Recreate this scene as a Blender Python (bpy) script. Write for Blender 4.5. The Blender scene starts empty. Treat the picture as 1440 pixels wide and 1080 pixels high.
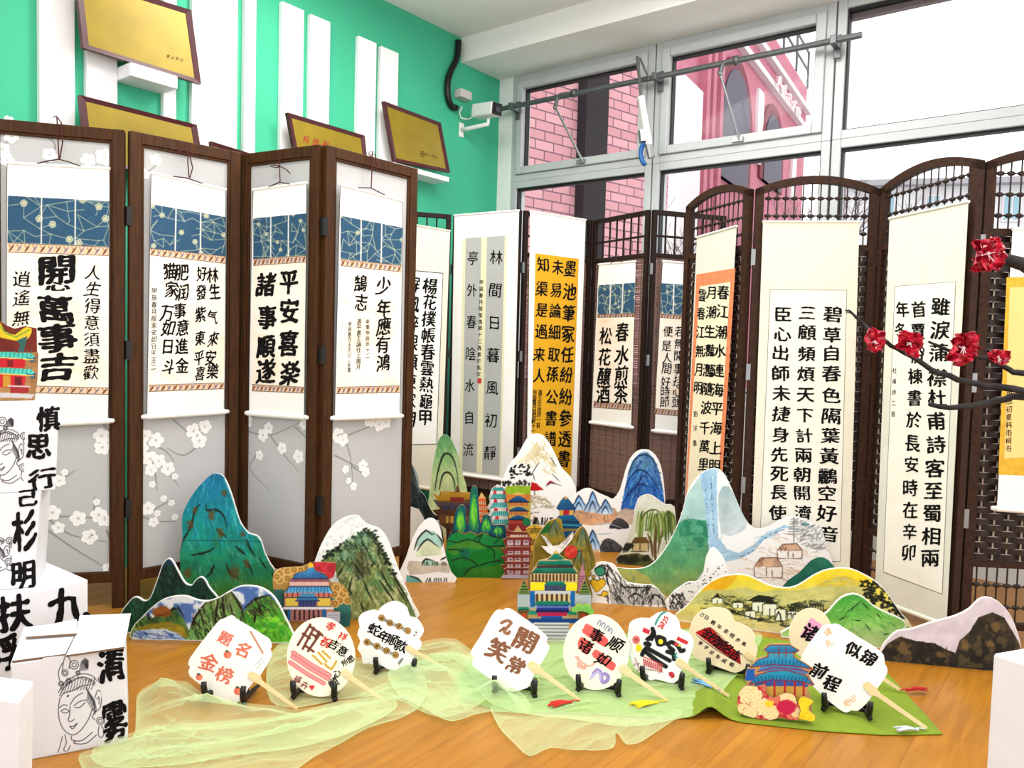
EXPOSURE = 0.38
SKY = 1.6
FILL_POWER = 22.0
import bpy, math, random
import numpy as np
from mathutils import Vector, Matrix
from mathutils.geometry import delaunay_2d_cdt

scene = bpy.context.scene
COL = scene.collection
# ------------------------------------------------------------------ camera
CAM_Z = 1.05
FPX = 1082.0
PITCH, ROLL = math.radians(3.0), math.radians(1.6)
FWD = np.array([0, math.cos(PITCH), -math.sin(PITCH)])
_r0 = np.array([1.0, 0, 0]); _u0 = np.array([0, math.sin(PITCH), math.cos(PITCH)])
RGT = _r0*math.cos(ROLL) + _u0*math.sin(ROLL)
UPV = _u0*math.cos(ROLL) - _r0*math.sin(ROLL)
EYE = np.array([0, 0, CAM_Z])
cam_data = bpy.data.cameras.new('camera')
cam_data.sensor_fit = 'HORIZONTAL'; cam_data.sensor_width = 36.0
cam_data.lens = 36.0*FPX/1440.0
cam_data.clip_start = 0.05; cam_data.clip_end = 300
cam = bpy.data.objects.new('camera', cam_data); COL.objects.link(cam)
cam.matrix_world = Matrix(((RGT[0], UPV[0], -FWD[0], 0), (RGT[1], UPV[1], -FWD[1], 0), (RGT[2], UPV[2], -FWD[2], CAM_Z), (0, 0, 0, 1)))
scene.camera = cam
# ------------------------------------------------------------------ view, sky and added fill lights
scene.view_settings.view_transform = 'Standard'; scene.view_settings.look = 'None'
scene.view_settings.exposure = EXPOSURE; scene.view_settings.gamma = 1.0; scene.view_settings.use_curve_mapping = False
world = bpy.data.worlds.new('overcast_sky'); scene.world = world; world.use_nodes = True
wn = world.node_tree.nodes; wl = world.node_tree.links
bgn = wn['Background']; bgn.inputs[0].default_value = (1.0, 0.99, 0.985, 1); bgn.inputs[1].default_value = SKY
def area_fill(name, loc, size, size_y, power, col=(1, 0.97, 0.93), target=None):
    l = bpy.data.lights.new(name, 'AREA'); l.shape = 'RECTANGLE'; l.size = size; l.size_y = size_y; l.energy = power; l.color = col
    o = bpy.data.objects.new(name, l); COL.objects.link(o); o.location = loc
    if target is not None:
        d = Vector(target) - Vector(loc); o.rotation_euler = d.to_track_quat('-Z', 'Y').to_euler()
    return o
for i, (lx, ly) in enumerate(((-0.8, 1.7), (1.1, 1.6), (-0.5, 3.3), (0.8, 3.2))):
    area_fill('overhead_fill', (lx, ly, 2.95), 1.2, 0.5, FILL_POWER)  # added fill light out of view, lifts the room's brightness
    area_fill('upward_fill', (lx, ly, 2.97), 1.2, 0.3, FILL_POWER*0.38, target=(lx, ly+0.001, 4))  # added upward twin that brightens the ceiling, no fixture behind it

# ------------------------------------------------------------------ pixel geometry (real planes, traced outlines)
def ray(x, y):
    x = np.asarray(x, float); y = np.asarray(y, float)
    return FPX*FWD + np.multiply.outer(x-720, RGT) - np.multiply.outer(y-540, UPV)
def atz(x, y, z=0.0):
    d = ray(x, y); return EYE + d*((z-CAM_Z)/d[2])
def proj(P):
    d = np.asarray(P, float)-EYE; w = d @ FWD
    return 720+FPX*(d @ RGT)/w, 540-FPX*(d @ UPV)/w
class Plane:
    def __init__(s, O, U, V=(0, 0, 1.0)):
        s.O = np.array(O, float); U = np.array(U, float); s.U = U/np.linalg.norm(U)
        V = np.array(V, float); V = V-s.U*(V@s.U); s.V = V/np.linalg.norm(V)
        s.N = np.cross(s.U, s.V); s.N /= np.linalg.norm(s.N)
        if s.N @ (EYE-s.O) < 0: s.N = -s.N
    def hit(s, x, y, n=0.0):
        d = ray(x, y); O = s.O+s.N*n
        t = ((O-EYE) @ s.N)/(d @ s.N)
        return EYE + d*np.asarray(t)[..., None]
    def uv(s, x, y, n=0.0):
        q = s.hit(x, y, n)-s.O; return q @ s.U, q @ s.V
    def at(s, u, v, n=0.0):
        u = np.asarray(u, float); v = np.asarray(v, float)
        return s.O + np.multiply.outer(u, s.U) + np.multiply.outer(v, s.V) + s.N*n
    def off(s, n):
        p = Plane(s.O+s.N*n, s.U, s.V); return p
def ground_plane(a, b, lean=0.0):
    A = atz(*a); B = atz(*b); U = (B-A)/np.linalg.norm(B-A)
    N = np.cross(U, [0, 0, 1.0])
    if N @ (EYE-A) < 0: N = -N
    return Plane(A, U, np.array([0, 0, 1.0])*math.cos(lean) - N*math.sin(lean))
def wall_plane(a, b):
    a = np.array(a, float); b = np.array(b, float); a[2] = 0; b[2] = 0
    return Plane(a, b-a)

# ------------------------------------------------------------------ colours and materials
def lin(c, k=1.0):
    out = []
    for v in c[:3]:
        v = v/255.0
        out.append(k*(v/12.92 if v <= 0.04045 else ((v+0.055)/1.055)**2.4))
    return tuple(out)
ALB = 0.86
def mat(name, c, rough=0.6, metal=0.0, noise=0.0, nscale=20.0, bump=0.0, bscale=None, spec=0.35, stretch=None):
    m = bpy.data.materials.new(name); m.use_nodes = True
    n = m.node_tree.nodes; l = m.node_tree.links; b = n['Principled BSDF']
    b.inputs['Base Color'].default_value = (*lin(c, ALB), 1); b.inputs['Roughness'].default_value = rough
    b.inputs['Metallic'].default_value = metal; b.inputs['Specular IOR Level'].default_value = spec
    if noise or bump:
        tc = n.new('ShaderNodeTexCoord'); mp = n.new('ShaderNodeMapping'); l.new(tc.outputs['Object'], mp.inputs[0])
        if stretch: mp.inputs['Scale'].default_value = stretch
        t = n.new('ShaderNodeTexNoise'); t.inputs['Scale'].default_value = nscale; t.inputs['Detail'].default_value = 5
        l.new(mp.outputs[0], t.inputs['Vector'])
        if noise:
            r = n.new('ShaderNodeValToRGB'); e = r.color_ramp.elements
            a = lin(c, ALB*(1-noise)); z = lin(c, min(ALB*(1+noise*0.7), 1.0))
            e[0].position = 0.3; e[0].color = (*a, 1); e[1].position = 0.7; e[1].color = (*z, 1)
            l.new(t.outputs['Fac'], r.inputs[0]); l.new(r.outputs[0], b.inputs['Base Color'])
        if bump:
            t2 = t
            if bscale:
                t2 = n.new('ShaderNodeTexNoise'); t2.inputs['Scale'].default_value = bscale; t2.inputs['Detail'].default_value = 4
                l.new(mp.outputs[0], t2.inputs['Vector'])
            bp = n.new('ShaderNodeBump'); bp.inputs['Strength'].default_value = bump; bp.inputs['Distance'].default_value = 0.01
            l.new(t2.outputs['Fac'], bp.inputs['Height']); l.new(bp.outputs[0], b.inputs['Normal'])
    return m
def paint_material(name, rough=0.7, weave=0.25, spec=0.2):
    m = bpy.data.materials.new(name); m.use_nodes = True
    n = m.node_tree.nodes; l = m.node_tree.links; b = n['Principled BSDF']
    a = n.new('ShaderNodeAttribute'); a.attribute_name = 'Col'; l.new(a.outputs['Color'], b.inputs['Base Color'])
    b.inputs['Roughness'].default_value = rough; b.inputs['Specular IOR Level'].default_value = spec
    if weave:
        tc = n.new('ShaderNodeTexCoord'); t = n.new('ShaderNodeTexNoise'); t.inputs['Scale'].default_value = 260
        l.new(tc.outputs['Object'], t.inputs['Vector'])
        bp = n.new('ShaderNodeBump'); bp.inputs['Strength'].default_value = weave; bp.inputs['Distance'].default_value = 0.002
        l.new(t.outputs['Fac'], bp.inputs['Height']); l.new(bp.outputs[0], b.inputs['Normal'])
    return m
M = {}
M['paint'] = paint_material('painted_card')
M['print'] = paint_material('printed_paper', 0.75, 0.0)
M['brocade'] = paint_material('woven_brocade', 0.7, 0.4)
M['card'] = mat('brown_cardboard', (176, 140, 92), 0.85, noise=0.15, nscale=40)
M['whitecard'] = mat('white_foam_board', (243, 243, 240), 0.8, noise=0.04, nscale=15)
M['paper'] = mat('white_scroll_paper', (250, 249, 244), 0.85, noise=0.03, nscale=6, bump=0.05, bscale=60)
M['cream'] = mat('aged_scroll_paper', (252, 243, 228), 0.85, noise=0.06, nscale=5)
M['ivory'] = mat('ivory_silk_mount', (234, 229, 211), 0.7, noise=0.04, nscale=12, bump=0.08, bscale=300)
M['greymount'] = mat('pale_grey_silk_mount', (222, 222, 209), 0.7, noise=0.05, nscale=12, bump=0.08, bscale=300)
M['ink'] = mat('black_ink', (14, 13, 14), 0.6, noise=0.2, nscale=80, spec=0.1)
M['cord'] = mat('maroon_cord', (74, 20, 26), 0.8)
M['blackcord'] = mat('dark_edge_cord', (52, 50, 52), 0.8)
M['walnut'] = mat('walnut_frame', (72, 42, 16), 0.55, spec=0.18, noise=0.45, nscale=14, stretch=(8, 8, 0.7), bump=0.1)
M['darkwood'] = mat('dark_stained_wood', (34, 18, 12), 0.55, spec=0.2, noise=0.4, nscale=14, stretch=(8, 8, 0.7), bump=0.1)
M['metal'] = mat('brushed_steel', (150, 152, 154), 0.35, metal=0.9)
M['greymetal'] = mat('dull_grey_steel', (108, 112, 114), 0.45, metal=0.6, noise=0.15)
M['black'] = mat('black_plastic', (18, 17, 18), 0.4)
M['whiteplastic'] = mat('white_plastic', (235, 236, 233), 0.4)

# ------------------------------------------------------------------ mesh building
def root_of(o):
    while o.parent: o = o.parent
    return o
class MB:
    def __init__(s): s.v = []; s.f = []; s.m = []; s.uvn = 0
    def add(s, verts, faces, mi=0):
        k = len(s.v); s.v += [tuple(map(float, p)) for p in verts]
        s.f += [tuple(i+k for i in f) for f in faces]; s.m += [mi]*len(faces); return s
    def box(s, O, A, B, Cc, mi=0):
        O = np.array(O, float); A = np.array(A, float); B = np.array(B, float); Cc = np.array(Cc, float)
        if np.cross(A, B) @ Cc < 0: A, B = B, A
        p = [O, O+A, O+A+B, O+B, O+Cc, O+A+Cc, O+A+B+Cc, O+B+Cc]
        return s.add(p, [(3, 2, 1, 0), (4, 5, 6, 7), (0, 1, 5, 4), (1, 2, 6, 5), (2, 3, 7, 6), (3, 0, 4, 7)], mi)
    def pbox(s, P, u0, u1, v0, v1, n0, n1, mi=0):
        return s.box(P.at(u0, v0, n0), P.U*(u1-u0), P.V*(v1-v0), P.N*(n1-n0), mi)
    def prism(s, front, back, mi=0, mside=None, mback=None):
        n = len(front); k = len(s.v)
        s.v += [tuple(map(float, p)) for p in front]+[tuple(map(float, p)) for p in back]
        f = np.array(front); nrm = np.zeros(3)
        for i in range(n): nrm += np.cross(f[i]-f[0], f[(i+1) % n]-f[0])
        d = f[0]-np.array(back[0]); flip = nrm @ d < 0
        a = list(range(k, k+n)); b = list(range(k+n, k+2*n))
        if flip: s.f += [tuple(reversed(a)), tuple(b)]
        else: s.f += [tuple(a), tuple(reversed(b))]
        s.m += [mi, mi if mback is None else mback]
        for i in range(n):
            j = (i+1) % n; q = (k+i, k+n+i, k+n+j, k+j)
            s.f.append(tuple(reversed(q)) if flip else q); s.m.append(mi if mside is None else mside)
        return s
    def tube(s, pts, r, seg=8, mi=0, cap=True):
        pts = [np.array(p, float) for p in pts]; n = len(pts)
        rr = r if hasattr(r, '__len__') else [r]*n
        k = len(s.v); prev = None
        for i, p in enumerate(pts):
            t = pts[min(i+1, n-1)]-pts[max(i-1, 0)]; t = t/(np.linalg.norm(t)+1e-12)
            if prev is None:
                a = np.cross(t, [0, 0, 1.0])
                if np.linalg.norm(a) < 1e-3: a = np.cross(t, [1.0, 0, 0])
            else: a = prev-t*(prev@t)
            a = a/(np.linalg.norm(a)+1e-12); prev = a; b = np.cross(t, a)
            for j in range(seg):
                th = 2*math.pi*j/seg; s.v.append(tuple(p+rr[i]*(a*math.cos(th)+b*math.sin(th))))
        for i in range(n-1):
            for j in range(seg):
                j2 = (j+1) % seg
                s.f.append((k+i*seg+j, k+i*seg+j2, k+(i+1)*seg+j2, k+(i+1)*seg+j)); s.m.append(mi)
        if cap:
            s.f.append(tuple(reversed(range(k, k+seg)))); s.m.append(mi)
            s.f.append(tuple(range(k+(n-1)*seg, k+n*seg))); s.m.append(mi)
        return s
    def cyl(s, a, b, r, seg=16, mi=0): return s.tube([a, b], r, seg, mi)
    def ball(s, c, r, mi=0, seg=10, ring=6, sc=(1, 1, 1), ax=None):
        c = np.array(c, float); k = len(s.v); A = np.eye(3) if ax is None else np.array(ax)
        for i in range(ring+1):
            th = math.pi*i/ring
            for j in range(seg):
                ph = 2*math.pi*j/seg
                q = np.array([math.sin(th)*math.cos(ph)*sc[0], math.sin(th)*math.sin(ph)*sc[1], math.cos(th)*sc[2]])*r
                s.v.append(tuple(c+q@A))
        for i in range(ring):
            for j in range(seg):
                j2 = (j+1) % seg
                s.f.append((k+i*seg+j, k+(i+1)*seg+j, k+(i+1)*seg+j2, k+i*seg+j2)); s.m.append(mi)
        return s
    def build(s, name, mats, parent=None, origin=None, smooth=False, bevel=0.0, sub=0):
        if not isinstance(mats, (list, tuple)): mats = [mats]
        if parent is not None: org = np.array(root_of(parent).location)
        elif origin is None:
            a = np.array(s.v); org = (a.min(0)+a.max(0))/2; org[2] = a[:, 2].min()
        else: org = np.array(origin, float)
        me = bpy.data.meshes.new(name)
        me.from_pydata([tuple(np.array(p)-org) for p in s.v], [], s.f)
        for m in mats: me.materials.append(m)
        me.polygons.foreach_set('material_index', s.m)
        if smooth: me.polygons.foreach_set('use_smooth', [True]*len(s.f))
        me.update()
        o = bpy.data.objects.new(name, me); COL.objects.link(o)
        if parent is not None: o.parent = parent
        else: o.location = org
        if bevel:
            md = o.modifiers.new('bevel', 'BEVEL'); md.width = bevel; md.segments = 2; md.limit_method = 'ANGLE'
        if sub:
            md = o.modifiers.new('sub', 'SUBSURF'); md.levels = sub; md.render_levels = sub
        return o
def tag(o, label, cat, group=None, kind=None):
    o['label'] = label; o['category'] = cat
    if group: o['group'] = group
    if kind: o['kind'] = kind
    return o
def thing(name, label, cat, loc, group=None):
    o = bpy.data.objects.new(name, None); o.empty_display_size = 0.1; COL.objects.link(o)
    o.location = tuple(map(float, loc)); return tag(o, label, cat, group)
def struct(name, mb, mats, parent=None, label=None, **k):
    o = mb.build(name, mats, parent, **k)
    if parent is None:
        o['kind'] = 'structure'
        if label: o['label'] = label
    return o
def smooth_poly(pts, n=4, closed=True):
    p = np.array(pts, float); m = len(p); out = []
    for i in range(m if closed else m-1):
        a = p[(i-1) % m] if closed or i > 0 else p[i]; b = p[i]; c = p[(i+1) % m]
        d = p[(i+2) % m] if closed or i+2 < m else p[(i+1) % m]
        for k in range(n):
            t = k/n; out.append(0.5*((2*b)+(-a+c)*t+(2*a-5*b+4*c-d)*t*t+(-a+3*b-3*c+d)*t**3))
    if not closed: out.append(p[-1])
    return np.array(out)

# ------------------------------------------------------------------ brush lettering from the built-in font outlines
CHARS = set()
GLYPH = {0: {}, 1: {}, 2: {}}; OUTLINE = {}
def load_glyphs(chars):
    """Take each character's outline, round its corners and roughen it like a brush stroke, in three weights."""
    chars = sorted(chars)
    cu = bpy.data.curves.new('glyph_source', 'FONT'); cu.body = '\n'.join(chars); cu.space_line = 3.0
    ob = bpy.data.objects.new('glyph_source', cu); COL.objects.link(ob)
    dg = bpy.context.evaluated_depsgraph_get(); cv = ob.to_curve(dg); outl = {}
    for sp in cv.splines:
        bz = sp.bezier_points; pts = []; n = len(bz)
        if n < 2: continue
        for i in range(n):
            A, B = bz[i], bz[(i+1) % n]; p0, p1, p2, p3 = (np.array(q[:2]) for q in (A.co, A.handle_right, B.handle_left, B.co))
            k = max(1, int(np.linalg.norm(p3-p0)/0.034))
            for j in range(k):
                t = j/k; pts.append(p0*(1-t)**3+3*p1*t*(1-t)**2+3*p2*t*t*(1-t)+p3*t**3)
        pts = np.array(pts); row = int(round((0.35-pts[:, 1].mean())/3.0)); outl.setdefault(row, []).append(pts)
    ob.to_curve_clear(); bpy.data.objects.remove(ob); bpy.data.curves.remove(cu)
    for row, polys in outl.items(): OUTLINE[chars[row]] = (row, polys)
def glyph(ch, wt):
    """Filled brush shape of a character: (points, triangles)."""
    if ch in GLYPH[wt]: return GLYPH[wt][ch]
    if ch not in OUTLINE: return None
    row, polys = OUTLINE[ch]; off = (0.006, 0.020, 0.034)[wt]; V = []; E = []
    ar = [0.5*np.sum(q[:, 0]*np.roll(q[:, 1], -1)-np.roll(q[:, 0], -1)*q[:, 1]) for q in polys]
    sg = 1.0 if ar[int(np.argmax(np.abs(ar)))] > 0 else -1.0
    for q in polys:
        if len(q) > 6:
            for _ in range(2): q = 0.5*q+0.25*(np.roll(q, 1, 0)+np.roll(q, -1, 0))
        t = np.roll(q, -1, 0)-np.roll(q, 1, 0); t /= np.linalg.norm(t, axis=1)[:, None]+1e-9; nn = np.stack([t[:, 1], -t[:, 0]], 1)*sg
        w = (vnoise(q[:, 0]+row*7.1, q[:, 1], 0.13, 5)-0.5)*0.034*(0.5+wt*0.4)+(vnoise(q[:, 0]+row*3.3, q[:, 1], 0.05, 8)-0.5)*0.014
        q = q+nn*(off*(0.75+0.5*np.abs(nn[:, 0]))+w)[:, None]; q[:, 1] += 3.0*row; k = len(V)
        V += [Vector((float(a), float(b))) for a, b in q]; E += [(k+i, k+(i+1) % len(q)) for i in range(len(q))]
    v2, e2, f2, ov, oe, of = delaunay_2d_cdt(V, E, [], 0, 1e-6)
    W = np.array([x[:] for x in v2]); T = np.array([f for f in f2 if len(f) == 3]); c = W[T].mean(1); P0 = np.array([V[a][:] for a, b in E]); P1 = np.array([V[b][:] for a, b in E])
    y0, y1 = P0[:, 1][None], P1[:, 1][None]; cy, cx = c[:, 1][:, None], c[:, 0][:, None]
    xi = P0[:, 0][None]+(cy-y0)/np.where(np.abs(y1-y0) < 1e-12, 1e-12, y1-y0)*(P1[:, 0]-P0[:, 0])[None]
    wn = (((y0 <= cy) & (y1 > cy) & (xi > cx)).sum(1)-((y1 <= cy) & (y0 > cy) & (xi > cx)).sum(1))*sg
    T = T[wn > 0]; ids, inv = np.unique(T, return_inverse=True); q = W[ids]-(np.array([0.5, 0.38]) if ord(ch) > 0x2E80 else (W[ids].min(0)+W[ids].max(0))/2)
    GLYPH[wt][ch] = (q, [tuple(map(int, f)) for f in inv.reshape(-1, 3)]); return GLYPH[wt][ch]
class Lettering:
    def __init__(s, plane, n=0.001, seed=1, wild=0.03):
        s.P = plane; s.n = n; s.mb = MB(); s.rng = random.Random(seed); s.wild = wild
    def ch(s, c, x, y, w, h, ang=0.0, mi=0, bold=0):
        bold = min(bold, 2)
        g = glyph(c, bold)
        if g is None: return
        q, fs = g; r = s.rng; k = s.wild
        X, Y = q[:, 0]*1.06, q[:, 1]*1.04
        a1, a2, f1, f2 = r.uniform(-k, k), r.uniform(-k, k), r.uniform(0, 6), r.uniform(0, 6)
        sh = r.uniform(-k, k)*1.5+0.04*(k > 0.04)
        X2 = X+a1*np.sin(5*Y+f1)+sh*Y; Y2 = Y+a2*np.sin(5*X+f2)+(r.uniform(0, k)*1.2+(0.05 if k > 0.035 else 0.0))*X
        t = math.radians(ang)+r.uniform(-k, k)*0.8
        sc = 1+r.uniform(-k, k)*1.2
        X3, Y3 = X2*w*sc, Y2*h*sc
        px = x+X3*math.cos(t)+Y3*math.sin(t); py = y+X3*math.sin(t)-Y3*math.cos(t)
        s.mb.add(s.P.hit(px, py, s.n), fs, mi)
    def col(s, x0, y0, x1, y1, txt, w, h, ang=0.0, mi=0, bold=0):
        n = len(txt)
        for i, c in enumerate(txt):
            t = i/(n-1) if n > 1 else 0
            if c != ' ': s.ch(c, x0+(x1-x0)*t, y0+(y1-y0)*t, w, h, ang, mi, bold)
        return s
    def build(s, parent, mats, name='lettering'):
        if s.mb.v: return s.mb.build(name, mats, parent)

# ------------------------------------------------------------------ painting on boards
def _hash(ix, iy, seed):
    h = (ix*374761393 + iy*668265263 + seed*974634541) & 0xFFFFFFFF
    h = ((h ^ (h >> 13))*1274126177) & 0xFFFFFFFF
    return ((h ^ (h >> 16)) & 0xFFFF)/65535.0
def vnoise(X, Y, scale, seed=0):
    x = X/scale; y = Y/scale; ix = np.floor(x).astype(np.int64); iy = np.floor(y).astype(np.int64)
    fx = x-ix; fy = y-iy; fx = fx*fx*(3-2*fx); fy = fy*fy*(3-2*fy)
    a = _hash(ix, iy, seed); b = _hash(ix+1, iy, seed); c = _hash(ix, iy+1, seed); d = _hash(ix+1, iy+1, seed)
    return (a*(1-fx)+b*fx)*(1-fy)+(c*(1-fx)+d*fx)*fy
def fbm(X, Y, scale, seed=0): return 0.55*vnoise(X, Y, scale, seed)+0.3*vnoise(X, Y, scale/2.1, seed+7)+0.15*vnoise(X, Y, scale/4.3, seed+13)
def inside(poly, X, Y):
    p = np.array(poly, float); r = np.zeros(X.shape, bool); j = len(p)-1
    for i in range(len(p)):
        xi, yi = p[i]; xj, yj = p[j]
        if yi != yj:
            c = ((yi > Y) != (yj > Y)) & (X < (xj-xi)*(Y-yi)/(yj-yi)+xi); r ^= c
        j = i
    return r
class Paint:
    """A painter's canvas: colours at canvas points, given in the traced outline's coordinates."""
    def __init__(s, X, Y, base, seed=1):
        s.X = X; s.Y = Y; s.C = np.tile(np.array(base[:3], float), (len(X), 1)); s.rng = random.Random(seed); s.seed = seed
    def _mix(s, idx, a, col):
        a = np.clip(a, 0, 1)[:, None]; s.C[idx] = s.C[idx]*(1-a)+np.asarray(col, float)*a
    def _box(s, x0, y0, x1, y1): return np.nonzero((s.X >= x0) & (s.X <= x1) & (s.Y >= y0) & (s.Y <= y1))[0]
    def fill(s, poly, c1, c2=None, noise=0.0, nscale=12, alpha=1.0, smooth=0, horiz=False, c3=None):
        if smooth: poly = smooth_poly(poly, smooth)
        p = np.array(poly, float); x0, y0 = p.min(0); x1, y1 = p.max(0)
        i = s._box(x0, y0, x1, y1)
        if not len(i): return s
        i = i[inside(p, s.X[i], s.Y[i])]
        if not len(i): return s
        c = np.tile(np.array(c1, float), (len(i), 1))
        if c2 is not None:
            t = ((s.X[i]-x0)/(x1-x0+1e-6) if horiz else (s.Y[i]-y0)/(y1-y0+1e-6))[:, None]
            t = np.clip(t+(fbm(s.X[i], s.Y[i], 18, s.seed)[:, None]-0.5)*0.3, 0, 1)
            c = c*(1-t)+np.array(c2, float)*t
            if c3 is not None:
                tt = np.clip(t*2-1, 0, 1); c = np.where(t < 0.5, np.array(c1)*(1-2*t)+np.array(c2)*2*t, np.array(c2)*(1-tt)+np.array(c3)*tt)
        if noise: c = c*(1+(fbm(s.X[i], s.Y[i], nscale, s.seed+3)[:, None]-0.5)*2*noise)
        s._mix(i, np.full(len(i), alpha), np.clip(c, 0, 255)); return s
    def rect(s, x0, y0, x1, y1, c, c2=None, **k): return s.fill([(x0, y0), (x1, y0), (x1, y1), (x0, y1)], c, c2, **k)
    def line(s, pts, w, col, alpha=1.0, dry=0.0, taper=False, smooth=0):
        p = np.array(pts, float)
        if smooth and len(p) > 2: p = smooth_poly(p, smooth, False)
        x0, y0 = p.min(0)-w-1; x1, y1 = p.max(0)+w+1
        i = s._box(x0, y0, x1, y1)
        if not len(i): return s
        X, Y = s.X[i], s.Y[i]; best = np.full(len(i), 1e9); tb = np.zeros(len(i)); m = len(p)-1
        for k in range(m):
            a, b = p[k], p[k+1]; d = b-a; L = d@d+1e-9
            t = np.clip(((X-a[0])*d[0]+(Y-a[1])*d[1])/L, 0, 1)
            ds = np.hypot(X-a[0]-t*d[0], Y-a[1]-t*d[1]); q = ds < best
            best = np.where(q, ds, best); tb = np.where(q, (k+t)/m, tb)
        hw = w/2
        if taper: hw = hw*np.clip(np.sin(math.pi*(0.12+0.88*tb)), 0.15, 1)
        al = np.clip(hw-best+0.6, 0, 1)*alpha
        if dry: al = al*np.clip((vnoise(X, Y, 2.2, s.seed+int(p[0][0]))-dry)*4, 0, 1)
        s._mix(i, al, col); return s
    def blob(s, x, y, rx, ry, col, alpha=1.0, soft=0.15, rough=0.0, ang=0.0):
        R = max(rx, ry)*1.4+2; i = s._box(x-R, y-R, x+R, y+R)
        if not len(i): return s
        dx, dy = s.X[i]-x, s.Y[i]-y; c, sn = math.cos(ang), math.sin(ang)
        d = np.hypot((dx*c+dy*sn)/rx, (-dx*sn+dy*c)/ry)
        if rough: d = d+(fbm(s.X[i], s.Y[i], max(rx, ry)*0.6, s.seed+5)-0.5)*rough*2
        s._mix(i, np.clip((1-d)/max(soft, 0.02)+0.5, 0, 1)*alpha, col); return s
    def ring(s, x, y, r, w, col, n=20, ry=None):
        ry = ry or r
        return s.line([(x+r*math.cos(2*math.pi*k/n), y+ry*math.sin(2*math.pi*k/n)) for k in range(n+1)], w, col)
    def strokes(s, poly, n, ang, length, w, cols, alpha=0.7, dry=0.3, spread=0.25, bend=0.15):
        p = np.array(poly, float); x0, y0 = p.min(0); x1, y1 = p.max(0); r = s.rng; k = 0; tries = 0
        while k < n and tries < n*12:
            tries += 1
            x, y = r.uniform(x0, x1), r.uniform(y0, y1)
            if not inside(p, np.array([x]), np.array([y]))[0]: continue
            a = math.radians(ang(x, y) if callable(ang) else ang)+r.gauss(0, spread); L = length*r.uniform(0.5, 1.3)/2; bd = r.gauss(0, bend)*L
            dx, dy = math.cos(a)*L, math.sin(a)*L
            s.line([(x-dx, y-dy), (x-dy*bd/L, y+dx*bd/L), (x+dx, y+dy)], w*r.uniform(0.6, 1.4), r.choice(cols), alpha*r.uniform(0.6, 1), dry, True)
            k += 1
        return s
    def wash(s, poly, col, scale=20, lo=0.45, hi=0.65, alpha=0.8, seed=0):
        p = np.array(poly, float); x0, y0 = p.min(0); x1, y1 = p.max(0); i = s._box(x0, y0, x1, y1)
        i = i[inside(p, s.X[i], s.Y[i])]
        f = fbm(s.X[i], s.Y[i], scale, s.seed+seed+31)
        s._mix(i, np.clip((f-lo)/(hi-lo), 0, 1)*alpha, col); return s
PXM = 0.85
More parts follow.
